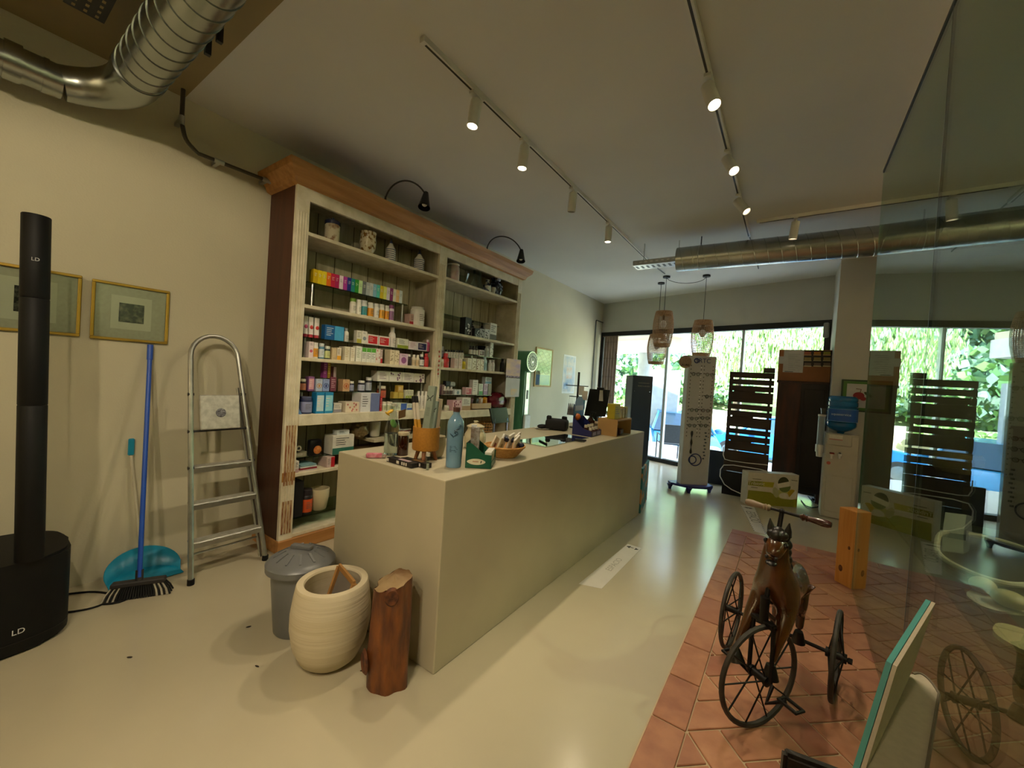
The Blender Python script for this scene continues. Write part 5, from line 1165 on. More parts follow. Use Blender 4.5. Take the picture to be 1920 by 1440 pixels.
for k in range(20): 
    a = 2*PI*k/20; b.box((-3.088, 4.93+.112*math.cos(a), zc_+.112*math.sin(a)), (.002, .026, .006), P('#33393b'), rot=Euler((a, 0, 0)))
b.tube(arc((-3.088, 4.93, zc_), .075, 0, 2*PI*.98, 30, (0, 1, 0), (0, 0, 1)), .006, P('#7d8a88'), seg=5); b.box((-3.087, 4.93, zc_+.03), (.002, .01, .12), P('#20262a'), rot=Euler((.3, 0, 0))); b.ell((-3.087, 4.93, zc_), (.003, .02, .02), CHROME); b.obj('dial_marks', dl_)
b = MB(); b.between((-3.17, 4.90, .75), (-3.16, 5.0, zc_-.16), ALU, bev=.003); b.between((-3.165, 4.93, 1.15), (-3.155, 4.97, 1.28), BLACK); b.obj('ruler', t, smooth=False)
b = MB(); b.between((-3.168, 4.88, .35), (-3.13, 5.04, .92), mat('scale_white_box', '#cfd2d3', .4), bev=.012); b.obj('coin_box', t)
t = thing('wall_calendar', 'pastel two leaf wall calendar hanging on the right post of the cabinet', 'calendar', (XF+.02, 4.44, 1.18))
b = MB(); b.between((XF+.02, 4.27, 1.45), (XF+.024, 4.60, 1.70), mat('calendar_picture', '#b7a2c0', .8, col2='#dcc3a8', stretch=(1, 1, 3), scale=4)); b.between((XF+.0235, 4.27, 1.45), (XF+.0245, 4.60, 1.475), mat('calendar_skyline', '#4f4a5a', .8, col2='#b7a2c0', scale=40)); b.obj('picture_leaf', t, smooth=False)
b = MB(); b.between((XF+.022, 4.275, 1.19), (XF+.025, 4.605, 1.445), mat('calendar_page', '#c3c3c8', .8)); b.between((XF+.0245, 4.40, 1.21), (XF+.0255, 4.56, 1.30), mat('calendar_warm', '#d9c3a4', .8, col2='#c3c3c8', scale=14)); b.obj('page_leaf', t, smooth=False)
# ---- high chair back and easel behind the counter
t = thing('bar_chair', 'black backed chair on chrome legs behind the counter in front of the cabinet', 'chair', (-2.72, 3.75, 0))
ca, cb_ = at(919, 766, 'x', -2.7), at(950, 764, 'x', -2.7); zlo = at(926, 793, 'x', -2.7).z
b = MB(); vs = b.prism([Vector((-2.7, ca.y, ca.z)), Vector((-2.7, cb_.y, cb_.z)), Vector((-2.66, cb_.y+.02, zlo)), Vector((-2.66, ca.y+.02, zlo))], (-.02, 0, 0), mat('black_vinyl', '#0a0d0c', .3)); b.obj('backrest', t, smooth=False)
b = MB(); b.between((-2.66, ca.y+.02, .62), (-2.32, cb_.y, .67), mat('black_vinyl', '#0a0d0c', .3), bev=.015); b.obj('seat', t)
for y in (ca.y+.05, cb_.y-.02):
    b = MB(); b.cyl((-2.68, y, .0), (-2.675, y, zlo+.05), .012, CHROME, seg=10); b.obj('leg', t)
    b = MB(); b.cyl((-2.34, y, .0), (-2.35, y, .63), .012, CHROME, seg=10); b.obj('leg', t)
# ---- behind the glass: table with trays and soaps
t = thing('display_table', 'long glass topped table on thin legs behind the glass partition carrying trays', 'table', (.95, 2.6, .013))
b = MB(); b.between((.56, 1.7, .693), (1.35, 3.75, .705), SHELFG, bev=.002); b.obj('tabletop', t, smooth=False)
for x in (.85, 1.31):
    for y in (1.75, 3.7): b = MB(); b.cyl((x, y, .013), (x, y, .693), .012, CHROME, seg=10); b.obj('leg', t, smooth=False)
MIRR = mat('mirror_plate', '#8a9690', .05, metal=1.); STN = mat('pale_stone_rim', '#b7a98f', .6, col2='#d2c7b2', scale=8)
def slab(name, label, c, rx, ry, z, h_, m, rim=None, rz=0, wob=.06, cat='tray', seedk=0):
    t = thing(name, label, cat, (c[0], c[1], z)); pts = []
    for k in range(36):
        a = 2*PI*k/36; r = 1+wob*math.sin(3*a+seedk)+wob*.5*math.sin(5*a+1+seedk); x, y = rx*r*math.cos(a), ry*r*math.sin(a); pts.append((c[0]+x*math.cos(rz)-y*math.sin(rz), c[1]+x*math.sin(rz)+y*math.cos(rz)))
    b = MB(); b.prism([(x, y, z) for x, y in pts], (0, 0, h_), m); b.obj('plate', t, smooth=False)
    if rim:
        b = MB(); b.tube([(x, y, z+h_) for x, y in pts], .012, rim, seg=8, closed=True); b.obj('rim', t)
    return t
slab('stone_tray', 'large oval mirrored tray with pale stone rim behind the glass', (.86, 2.98), .20, .42, .706, .02, MIRR, STN, -.25, seedk=1)
t = thing('price_card', 'small white folded card standing on the mirrored tray behind the glass', 'card', (.80, 3.28, .728)); b = MB(); e = Vector((.09, .03, 0)); p = Vector((.76, 3.30, .727)); b.prism([p, p+e, p+e+Vector((.01, .02, .11)), p+Vector((.01, .02, .11))], (0, .003, 0), mat('card_white', '#c9c7bd', .8)); b.prism([p+e, p+e+Vector((.05, .07, 0)), p+e+Vector((.04, .06, .10)), p+e+Vector((.01, .02, .11))], (0, .003, 0), mat('card_grey', '#77757a', .8)); b.obj('card', t, smooth=False)
slab('lace_plate', 'flat pale plate with two soaps behind the glass near its right edge', (.70, 2.36), .075, .14, .706, .008, mat('lace_white', '#c8bfae', .7, col2='#a89d8b', scale=30), None, -.3, .08, 'plate', 2)
SOAP = mat('cream_soap', '#c9b489', .45)
for k, (x, y, lb) in enumerate(((.675, 2.40, 'round cream soap on the far half of the pale plate'), (.715, 2.30, 'oval tan soap on the near half of the pale plate'))):
    b = MB(); b.ell((x, y, .714+.03), (.038+.008*k, .04+.012*k, .03), SOAP, seg=20, rings=12, rot=Euler((0, 0, .4))); tag(b.obj('soap'), lb, 'soap', 'soaps on the pale plate')
slab('cream_dish', 'flat cream oval dish behind the glass at the right edge of the view', (.665, 2.0), .07, .10, .706, .014, SOAP, None, 0, .03, 'dish', 3)
slab('note_pad', 'pale paper pad lying on the glass topped table behind the partition', (.92, 2.62), .06, .09, .706, .006, mat('card_white', '#c9c7bd', .8), None, .3, .01, 'notepad')
t = thing('round_tub', 'round cream lidded tub on a dark crate far behind the glass', 'tub', (1.5, 6.2, .75)); b = MB(); b.lathe([(0, .75), (.16, .75), (.185, .80), (.185, .90), (.19, .91), (.17, .95), (0, .96)], SOAP, c=(1.5, 6.2, 0), seg=32); b.obj('tub_body', t)
t = MB(); t.between((1.3, 5.2, 0), (1.9, 6.5, .75), mat('dark_crate', '#241a14', .7), bev=.005); tag(t.obj('dark_chest', smooth=False), 'dark low chest standing in the room behind the glass', 'chest')
t = thing('dark_sideboard', 'dark brown sideboard along the far wall of the room behind the glass', 'sideboard', (2.1, 6.5, 0)); b = MB(); b.between((1.95, 6.15, .06), (3.3, 6.5, 1.25), DARKW, bev=.005); b.obj('carcass', t, smooth=False); b = MB(); b.between((1.93, 6.13, 1.25), (3.32, 6.5, 1.28), DARKW, bev=.004); b.obj('top_board', t, smooth=False)
for x in (2.0, 3.25): b = MB(); b.between((x-.03, 6.2, 0), (x+.03, 6.26, .06), DARKW); b.obj('leg', t, smooth=False)
# ================================================================ PRODUCTS ON THE CABINET SHELVES
CR_ = {1: (480, 280, 540/1920), 2: (540, 560, 300/1920), 3: (780, 520, 240/1920), 4: (540, 660, 320/1920), 5: (780, 660, 240/1920), 7: (560, 480, 260/1920), 6: (480, 780, 220/1218), 8: (660, 720, 320/1920), 9: (940, 640, 300/1920)}
def C(c, x, y): o = CR_[c]; return o[0]+x*o[2], o[1]+y*o[2]
def span(c, xl, xr, ytop, z, x):
    """the stretch of shelf an item takes up: y0, y1, ztop, measured on the plane of its front"""
    (xl, yt), (xr, _) = C(c, xl, ytop), C(c, xr, ytop)
    zt = at((xl+xr)/2, yt, 'x', x).z; zm = (z+zt)/2; out = []
    for px in (xl, xr):
        lo, hi = 0., 7.
        for _ in range(30):
            m = (lo+hi)/2
            if pr((x, m, zm))[0] < px: lo = m
            else: hi = m
        out.append(lo)
    return out[0], out[1], max(zt, z+.02)
INKD = P('#3b3a3a', .6)
def lines(b, x, y0, y1, z, h, n, m, seed=0):
    rnd = random.Random(seed+n+int(z*997))
    for k in range(n):
        zz = z-h*k; L = (y1-y0)*rnd.uniform(.5, 1); b.between((x, y0, zz-h*.15), (x+.0008, y0+L, zz+h*.12), m)
def carton(c, xl, xr, ytop, z, x, main, acc, style, label, dep=None, group='products on the cabinet shelves', name='product_box', cat='box', ink=None):
    y0, y1, zt = span(c, xl, xr, ytop, z, x)
    w, h = y1-y0, zt-z; dep = dep or min(max(w, .045), x-XB-.03, .12)
    z += .0005
    t = thing(name, label, cat, (x-dep/2, (y0+y1)/2, z), 0, group)
    b = MB(); b.between((x-dep, y0+.001, z), (x, y1-.001, zt), P(main), bev=.0012); b.obj('carton', t, smooth=False)
    b = MB(); X = x+.0002; A = P(acc); iw = P(ink) if ink else INKD
    if style == 'band': b.between((X, y0+.002, z+.002), (X+.0008, y1-.002, z+h*.34), A); lines(b, X, y0+w*.15, y1-w*.12, zt-h*.16, h*.11, 4, iw)
    elif style == 'top': b.between((X, y0+.002, zt-h*.3), (X+.0008, y1-.002, zt-.002), A); lines(b, X, y0+w*.15, y1-w*.12, zt-h*.42, h*.1, 4, iw)
    elif style == 'disc': b.lathe([(0, .0008), (min(w, h)*.3, .0008), (min(w, h)*.31, 0)], A, c=(X, (y0+y1)/2, z+h*.42), rot=Euler((0, PI/2, 0)), seg=20); lines(b, X, y0+w*.2, y1-w*.15, zt-h*.12, h*.08, 2, iw)
    elif style == 'panel': b.between((X, y0+w*.1, z+h*.12), (X+.0008, y1-w*.1, zt-h*.14), A); lines(b, X+.0008, y0+w*.16, y1-w*.3, zt-h*.28, h*.12, 4, P('#e6dcd2'))
    elif style == 'half': b.between((X, y0+w*.5, z+.002), (X+.0008, y1-.002, zt-.002), A); lines(b, X, y0+w*.08, y0+w*.46, zt-h*.2, h*.12, 5, iw)
    elif style == 'spots':
        rnd = random.Random(int(y0*1000))
        for k in range(9): 
            yy, zz = rnd.uniform(y0+w*.12, y1-w*.12), rnd.uniform(z+h*.1, zt-h*.1); b.lathe([(0, .0008), (min(w, h)*.09, .0008), (min(w, h)*.095, 0)], A, c=(X, yy, zz), rot=Euler((0, PI/2, 0)), seg=10)
    elif style == 'emblem': b.tube(arc((X, (y0+y1)/2, z+h*.45), min(w, h)*.33, 0, 2*PI*.97, 20, (0, 1, 0), (0, 0, 1)), .0022, A, seg=5, closed=True); b.ell((X, (y0+y1)/2, z+h*.45), (.0012, w*.12, h*.13), A, seg=10, rings=6); lines(b, X, y0+w*.25, y1-w*.2, zt-h*.1, h*.06, 1, iw)
    else: lines(b, X, y0+w*.18, y1-w*.15, zt-h*.18, h*.13, 5, A)
    b.obj('printed_lettering', t, smooth=False)
    return t
def bottle(c, xl, xr, ytop, z, x, body, cap, lab, label, kind='bottle', group='products on the cabinet shelves', name='product_bottle', cat='bottle', capf=.2):
    y0, y1, zt = span(c, xl, xr, ytop, z, x); z += .0005; h = zt-z; r = min((y1-y0)/2*.96, .075); cx_ = x-r; cy = (y0+y1)/2
    t = thing(name, label, cat, (cx_, cy, z), 0, group)
    nk = r*(.55 if kind == 'bottle' else .82); zc = zt-h*capf
    if kind == 'pump': nk = r*.35; zc = zt-h*.26
    if kind == 'tube': nk = r*.98; zc = z+h*.15
    B_, L_ = P(body), P(lab)
    b = MB()
    if kind == 'tube':
        n = 16; rows = []
        for f in (0, .5, 1): rows.append([b.bm.verts.new((cx_+r*(1-f*.85)*math.cos(2*PI*k/n), cy+r*math.sin(2*PI*k/n), zc+(zt-zc)*f)) for k in range(n)])
        for j in range(2):
            for k in range(n): f = b.bm.faces.new((rows[j][k], rows[j][(k+1) % n], rows[j+1][(k+1) % n], rows[j+1][k])); f.material_index = b.mi(B_)
        f = b.bm.faces.new(rows[2]); b.obj('tube_body', t)
        b = MB(); b.cyl((cx_, cy, z), (cx_, cy, zc), r*.92, P(cap), seg=18); b.obj('cap', t)
        b = MB(); b.ell((cx_+r*.62, cy, z+h*.5), (r*.3, r*.7, h*.10), L_, seg=12, rings=8); b.obj('label', t)
        return t
    sh = z+(zc-z)*(.80 if kind == 'bottle' else .90)
    b.lathe([(0, z), (r*.94, z), (r, z+h*.02), (r, sh), (r*.9, sh+(zc-sh)*.5), (nk, zc), (0, zc)], B_, c=(cx_, cy, 0), seg=20); b.obj('bottle_body', t)
    b = MB(); b.lathe([(r*1.004, z+(sh-z)*.12), (r*1.012, z+(sh-z)*.13), (r*1.012, z+(sh-z)*.86), (r*1.004, z+(sh-z)*.87)], L_, c=(cx_, cy, 0), seg=20)
    X = cx_+r*1.012; lines(b, X, cy-r*.5, cy+r*.6, z+(sh-z)*.7, (sh-z)*.11, 4, P('#6d675f')); b.obj('label', t)
    b = MB()
    if kind == 'pump': b.cyl((cx_, cy, zc), (cx_, cy, zc+h*.1), nk*1.2, P(cap), seg=14); b.cyl((cx_, cy, zc+h*.1), (cx_, cy, zt-h*.05), nk*.5, P(cap), seg=10); b.box((cx_+r*.3, cy, zt-h*.03), (r*1.3, nk*1.3, h*.06), P(cap), bev=.002); b.obj('pump', t)
    else: b.lathe([(0, zt), (nk*1.05, zt), (nk*1.1, zt-.002), (nk*1.1, zc-.001), (0, zc-.001)], P(cap), c=(cx_, cy, 0), seg=20); b.obj('cap', t)
    return t
# ---- rainbow row
RB = [('golden yellow', '#d8b400'), ('bright yellow', '#efd312'), ('lemon yellow', '#f0d928'), ('orange', '#ee7210'), ('crimson', '#cf1746'), ('raspberry', '#bb1760'), ('pale pink', '#f2dde6'), ('magenta', '#b5359c'), ('navy blue', '#26308f'), ('teal', '#158a86'), ('green', '#2f9a2d'), ('pale green', '#cdeab0'), ('dark grey', '#71787c'), ('silver grey', '#b4bcc0'), ('grey white', '#cfd3d5'), ('light blue', '#8cc2dc'), ('aqua', '#5fd0c4'), ('mustard', '#e5c61c'), ('soft yellow', '#ecec78'), ('lilac white', '#e8dcec'), ('plum', '#8c2f6e'), ('cream', '#f1ead6'), ('peach', '#f3c98b'), ('frosty white', '#dfe6e8')]
ya, _, za = span(7, 205, 255, 180, 2.11, -3.20); _, yb, zb = span(7, 1390, 1437, 478, 2.11, -3.20)
n = len(RB); dw = (yb-ya)/n
for k, (nm, hx) in enumerate(RB):
    y0 = ya+dw*k; zt = za+(zb-za)*k/(n-1)
    prev = RB[k-1][0] if k else None
    lb = '%s slim box in the rainbow row, %s' % (nm, ('first at the left end' if k == 0 else 'right of the %s box' % prev))
    t = thing('rainbow_box', lb, 'box', (-3.235, y0+dw/2, 2.1105), 0, 'rainbow row of slim boxes')
    b = MB(); b.between((-3.27, y0+.0008, 2.1105), (-3.20, y0+dw-.0008, zt), P(hx), bev=.001); b.obj('carton', t, smooth=False)
    b = MB(); lines(b, -3.1998, y0+dw*.25, y0+dw*.8, 2.11+(zt-2.11)*.72, .010, 3, P('#f4f1e6' if k not in (6, 11, 14, 19, 21, 23) else '#8b8f90'), k); b.obj('printed_lettering', t, smooth=False)
Z2, Z3, Z4 = 1.915, 1.505, 1.057
GB, GC, GD, GE = 1.67, 1.235, 1.335, 1.17
# ---- second board left: vitamin jars
for a in ((735, 815, 585, '#d9d6c4', '#6f9a2e', '#e4e0d2', 'bottle with green cap, first in the vitamin jar row'), (820, 884, 605, '#e6e3d8', '#e4e2da', '#eceade', 'white vitamin jar right of the green capped bottle'), (888, 970, 615, '#d8dcd8', '#cfd2cc', '#2f8f98', 'teal labelled vitamin jar'), (980, 1055, 645, '#e0ddcf', '#d6d4c8', '#e59a17', 'orange labelled vitamin jar right of the teal one'), (1062, 1130, 660, '#dedcd2', '#d3d2ca', '#e6e4dc', 'white labelled vitamin jar between two orange ones'), (1137, 1205, 670, '#e0ddcf', '#d6d4c8', '#e3a01c', 'orange labelled vitamin jar in the middle of the board'), (1212, 1266, 688, '#e0ddcf', '#d6d4c8', '#dd9314', 'smaller orange vitamin jar left of the purple one'), (1272, 1336, 680, '#d9d0d8', '#8a4a7c', '#9a6a9a', 'purple vitamin jar at the right end of the jar row')):
    bottle(7, a[0], a[1], a[2], Z2, -3.17, a[3], a[4], a[5], a[6], kind='jar', name='vitamin_jar', cat='jar', group='vitamin jars on the second board')
t = bottle(7, 1632, 1785, 705, Z2, -3.15, '#dddacf', '#d6d4ca', '#e3dfd6', 'white tub with red fruit picture at the right end of the second board', kind='jar', name='powder_tub', cat='tub', capf=.05)
carton(7, 1535, 1628, 805, Z2, -3.2, '#c9a79c', '#b32a35', 'band', 'red and white small carton left of the fruit tub')
# ---- glass riser B
for k, a in enumerate(((75, 145, 826), (152, 222, 842), (232, 302, 856))):
    bottle(7, a[0], a[1], a[2], GB, -3.21, '#e9e2dc', ('#b5354a', '#c03545', '#b8323f')[k], ('#d8608e', '#d2453f', '#c8372f')[k], ('leftmost white cream tube with pink mark on the glass riser', 'middle white cream tube with red mark on the glass riser', 'third white cream tube with red mark, left of the blue packet')[k], kind='tube', name='cream_tube', cat='tube', group='white cream tubes')
carton(7, 365, 628, 965, GB, -3.2, '#1a5f9e', '#4aa5d8', 'half', 'large shiny blue packet on the glass riser', dep=.06, name='product_packet', cat='packet', ink='#dfe9f0')
bottle(7, 640, 710, 1000, GB, -3.21, '#dcd9cf', '#8e8f90', '#d6d1c9', 'white bottle with grey cap beside the blue packet')
carton(7, 805, 872, 1032, GB, -3.2, '#dfdccb', '#b7b04a', 'band', 'white carton with yellow mark, left of a pair of white cartons')
carton(7, 876, 950, 1040, GB, -3.2, '#e4e1d5', '#8f9aa0', 'disc', 'white carton with grey leaf, left of the red boxes')
carton(7, 950, 1104, 1088, GB, -3.2, '#e8ded8', '#c8202a', 'panel', 'left of two red panelled white boxes on the glass riser', dep=.06)
carton(7, 1108, 1264, 1112, GB, -3.2, '#e8ded8', '#c8202a', 'panel', 'right of two red panelled white boxes on the glass riser', dep=.06)
bottle(7, 1284, 1364, 985, GB, -3.2, '#e6e1da', '#e9e6df', '#dfd6cf', 'tall white lotion bottle right of the red panelled boxes', capf=.25)
carton(7, 1366, 1520, 1145, GB, -3.2, '#dfe0cf', '#8c9a2a', 'band', 'white box with olive green wave on the glass riser')
carton(7, 1524, 1640, 1182, GB, -3.2, '#e6dbe0', '#b8799a', 'lines', 'white box with pink print left of the navy picture box')
carton(7, 1642, 1778, 1196, GB, -3.2, '#e0dce0', '#272d63', 'panel', 'white box with a navy picture at right of the glass riser')
bottle(7, 1780, 1832, 1160, GB, -3.2, '#c05a86', '#d8c6cf', '#b84a7a', 'small pink perfume bottle at the right end of the glass riser')
# ---- third board left
carton(2, 250, 308, 515, Z3, -3.14, '#e5d3d2', '#c45a72', 'disc', 'narrow pink and white carton at the left end of the third board', dep=.06)
bottle(2, 310, 376, 527, Z3, -3.14, '#e0dccd', '#dcd9cf', '#dc9a1a', 'orange labelled jar at left of the third board', kind='jar', name='vitamin_jar', cat='jar')
bottle(2, 385, 450, 537, Z3, -3.14, '#4a7f9c', '#b9c0c2', '#cfdbe0', 'blue jar with white label on the third board', kind='jar', name='vitamin_jar', cat='jar')
bottle(2, 455, 520, 570, Z3, -3.14, '#2f3f38', '#c8cabc', '#c9cf8c', 'dark jar with pale green label on the third board', kind='jar', name='vitamin_jar', cat='jar')
carton(2, 528, 585, 588, Z3, -3.14, '#c9b48f', '#d9c9a8', 'lines', 'beige carton right of the dark jar on the third board')
carton(2, 588, 640, 588, Z3, -3.14, '#dfd3bd', '#e0a22a', 'band', 'white carton with orange foot beside the beige carton')
carton(2, 680, 745, 575, Z3, -3.14, '#ddd6bf', '#b59a6a', 'lines', 'left of two plain cream cartons on the third board', dep=.09)
carton(2, 750, 804, 580, Z3, -3.14, '#ded8c6', '#b59a6a', 'lines', 'right of two plain cream cartons on the third board', dep=.09)
carton(2, 818, 885, 570, Z3, -3.14, '#e3e4d8', '#7a9a6a', 'lines', 'white carton left of the green heart boxes')
for k, (a, b_) in enumerate(((888, 940), (942, 998), (1000, 1053))):
    carton(2, a, b_, 585+k*5, Z3, -3.14, '#dfe2da', '#58a83a', 'top', ('first white box with green heart top on the third board', 'second white box with green heart top on the third board', 'third white box with green heart top on the third board')[k], group='white boxes with green heart tops')
carton(2, 1056, 1108, 602, Z3, -3.14, '#e6dcd2', '#b8433f', 'spots', 'white carton with red spots right of the green heart boxes')
carton(2, 1111, 1136, 612, Z3, -3.14, '#d9c3bd', '#b3202a', 'band', 'very narrow red and white carton on the third board')
carton(2, 1225, 1280, 615, Z3, -3.14, '#dccfb0', '#8a7a5a', 'spots', 'left cream carton with dotted print left of the pink box', dep=.09)
carton(2, 1282, 1336, 620, Z3, -3.14, '#dccfb0', '#8a7a5a', 'spots', 'right cream carton with dotted print left of the pink box', dep=.09)
carton(2, 1340, 1440, 660, Z3, -3.14, '#dcbdd2', '#9a5a92', 'disc', 'pale pink box with purple emblem on the third board')
for k, a in enumerate(((1440, 1498, 668, '#3a2018', '#dcd8ce', '#2e1a14', 'dark brown bottle with white cap right of the pink box'), (1505, 1548, 672, '#d8cdb6', '#e2dccb', '#c9b594', 'beige bottle right of the dark brown bottle'), (1550, 1592, 676, '#d8cdb6', '#e2dccb', '#cbb48e', 'second beige bottle left of the black bottle'), (1596, 1650, 668, '#15161c', '#dcdad2', '#dddcda', 'black bottle with white label on the third board'), (1652, 1702, 660, '#b5222c', '#c93a40', '#c9423f', 'red bottle at the right end of the third board'))):
    bottle(2, a[0], a[1], a[2], Z3, -3.14, a[3], a[4], a[5], a[6])
# ---- glass riser C and items on top
for a in ((150, 236, 965, '#2a1d18', '#cfc8b2', '#c47a5c', 'dark jar with cream cap at the left end of the emblem box row'), (745, 805, 992, '#23233c', '#d6d2c6', '#9a9fc0', 'navy bottle with white cap right of the orange emblem box'), (866, 940, 985, '#1c1c30', '#cfcdc6', '#b3b6cc', 'wide navy bottle in the gap right of the emblem boxes'), (956, 1020, 945, '#16171f', '#c6c6c2', '#a8acb6', 'tall black bottle left of the long white printed boxes')):
    bottle(2, a[0], a[1], a[2], GC, -3.21, a[3], a[4], a[5], a[6], kind='jar', name='supplement_jar', cat='jar')
carton(2, 245, 318, 935, GC, -3.21, '#8a5a8c', '#d8a0a8', 'panel', 'purple carton with pale label in the emblem box row', dep=.06)
cA = carton(2, 336, 414, 965, GC, -3.195, '#b7c3d6', '#d08a14', 'emblem', 'pale blue box with a yellow ring emblem', dep=.07)
cB = carton(2, 418, 498, 965, GC, -3.195, '#8c9cc8', '#27356e', 'emblem', 'blue box with a dark ring emblem', dep=.07)
carton(2, 508, 580, 942, GC, -3.21, '#7a3f50', '#d9b8bc', 'lines', 'plum carton with pink print right of the blue emblem box', dep=.06)
carton(2, 658, 742, 970, GC, -3.2, '#c9a27a', '#b5501a', 'emblem', 'tan and brown box with an orange ring emblem', dep=.08)
zt_ = span(2, 336, 414, 950, GC, -3.21)[2]
carton(2, 428, 474, 755, zt_, -3.225, '#9a3f86', '#c9a0c0', 'lines', 'tall purple carton standing on the pale blue emblem boxes', dep=.05)
carton(2, 477, 514, 755, zt_, -3.225, '#a88a2c', '#d9c070', 'lines', 'tall mustard carton standing beside the tall purple one', dep=.05)
carton(2, 512, 580, 815, zt_-.01, -3.24, '#5a1626', '#d9c3c6', 'half', 'small maroon carton with white mark on top of the plum carton', dep=.06)
# ---- long white boxes
for k, (a, b_) in enumerate(((1072, 1213), (1215, 1368), (1371, 1508), (1510, 1640))):
    carton(2, a, b_, 868+k*10, GD, -3.19, '#dedbd0', '#7d5a78', ('lines', 'spots', 'lines', 'spots')[k], ('first long white printed box on the upper glass riser', 'second long white printed box with purple flower print', 'third long white printed box on the upper glass riser', 'fourth long white printed box, nearest the middle post')[k], dep=.1, group='long white printed boxes')
bottle(2, 1108, 1200, 1050, GE, -3.2, '#5a2a1c', '#d6cfb4', '#c2563a', 'brown jar with cream cap and red label under the long white boxes', kind='jar', name='supplement_jar', cat='jar')
carton(2, 1268, 1324, 1122, GE, -3.2, '#c2a94a', '#d9c878', 'lines', 'left lower yellow box of the small yellow stack')
c2 = carton(2, 1328, 1386, 1122, GE, -3.2, '#c6ad4e', '#d9c878', 'lines', 'right lower yellow box of the small yellow stack')
carton(2, 1318, 1386, 1040, span(2, 1328, 1386, 1122, GE, -3.2)[2], -3.2, '#b7973f', '#cfae64', 'panel', 'yellow ochre box on top of the small yellow stack', dep=.05)
for k in range(4): carton(2, 1412+k*24, 1434+k*24, 1097, GE, -3.2, '#dbdcc4', '#a3b44a', 'band', ('first slim white and green carton right of the yellow stack', 'second slim white and green carton right of the yellow stack', 'third slim white and green carton right of the yellow stack', 'fourth slim white and green carton right of the yellow stack')[k], dep=.06, group='slim white and green cartons')
# ---- fourth board left
t = thing('folded_leaflet', 'blue folded leaflet leaning at the left end of the thick shelf', 'leaflet', (-3.15, 1.66, Z4)); y0, y1, zt = span(2, 112, 158, 1230, Z4, -3.15); b = MB(); b.prism([(-3.13, y0, Z4+.0005), (-3.13, y1, Z4+.0005), (-3.19, y1-.01, zt-.04), (-3.19, y0, zt)], (-.004, 0, .002), P('#1c5a94')); b.obj('sheet', t, smooth=False)
t = bottle(2, 172, 322, 1180, Z4, -3.13, '#2c3358', '#4a4f70', '#8a90b8', 'navy glass candle jar on the thick shelf', kind='jar', name='candle_jar', cat='candle', capf=.1)
carton(2, 336, 438, 1125, Z4, -3.13, '#1f84b8', '#bcd8e4', 'panel', 'left of two glossy blue cartons on the thick shelf')
carton(2, 442, 544, 1125, Z4, -3.13, '#2a8cbf', '#8fd0e2', 'panel', 'right of two glossy blue cartons on the thick shelf')
carton(2, 548, 644, 1256, Z4, -3.16, '#d8d4ca', '#8f8d98', 'band', 'low white carton right of the glossy blue cartons')
carton(2, 690, 855, 1242, Z4, -3.14, '#d9cdb8', '#c27a72', 'spots', 'low cream carton with pink picture on the thick shelf', dep=.12)
t = carton(2, 874, 1100, 1132, Z4, -3.12, '#d5d6dc', '#6d79a8', 'half', 'big white carton with a blue device picture on the thick shelf', dep=.14)
carton(2, 1106, 1130, 1172, Z4, -3.14, '#b3222c', '#d8b8b0', 'lines', 'narrow red carton right of the big white carton', dep=.1)
for k, (a, b_) in enumerate(((1142, 1196), (1206, 1270))): bottle(2, a, b_, 1240, Z4, -3.14, '#d9dacb', '#cfcab8', '#b9bf9c', ('left small white jar on the thick shelf', 'right small white jar on the thick shelf')[k], kind='jar', name='small_jar', cat='jar')
carton(2, 1282, 1424, 1255, Z4, -3.14, '#cfd8c4', '#3f5fae', 'half', 'striped green and blue low box on the thick shelf')
carton(2, 1428, 1490, 1260, Z4, -3.14, '#cfdcd4', '#4767ae', 'band', 'striped blue and white low box behind the pen tubes')
for k, (a, b_) in enumerate(((1560, 1600), (1604, 1645), (1648, 1690))): bottle(2, a, b_, 1112, Z4, -3.16, '#dedcd2', '#e2e0d8', '#d9d7ce', ('left tall white bottle behind the planter', 'middle tall white bottle behind the planter', 'right tall white bottle behind the planter')[k], group='tall white bottles behind the planter')
# ---- top boards: ceramics and glassware
def pot(name, label, c, xl, xr, ytop, z, x, prof, mats, cat='jar', parts=None, seg=28, group='ceramics and glassware on the top boards'):
    y0, y1, zt = span(c, xl, xr, ytop, z, x); z += .0005; r = (y1-y0)/2; h = zt-z
    t = thing(name, label, cat, (x-r, (y0+y1)/2, z), 0, group); nmz = parts or ['body']
    for k, nm in enumerate(nmz):
        pf = prof[k]; b = MB(); b.lathe([(p[0]*r, p[1]*h+z)+tuple(p[2:]) for p in pf], mats[k], c=(x-r, (y0+y1)/2, 0), seg=seg); b.obj(nm, t)
    return t
CER = mat('painted_ceramic', '#c9bda0', .25, col2='#8e6f52', scale=16, ramp=(.5, .62)); CERB = mat('blue_painted_ceramic', '#c4c6c2', .2, col2='#2d3a66', scale=22, ramp=(.48, .56)); NVY = P('#23283f', .25); STR = P('#3c4664', .3); WHC = P('#cdc9bd', .25)
pot('apothecary_jar', 'tall painted ceramic jar with dark lid at the left end of the top board', 1, 490, 582, 445, 2.47, -3.20, [[(0, 0), (.85, 0), (.95, .03), (.95, .70), (.9, .73), (0, .73)], [(.97, .73), (1.0, .74), (1.0, .84), (.8, .88), (.35, .9), (.15, .93), (.22, .96), (.1, 1), (0, 1)]], [CER, NVY], parts=['jar_body', 'lid'])
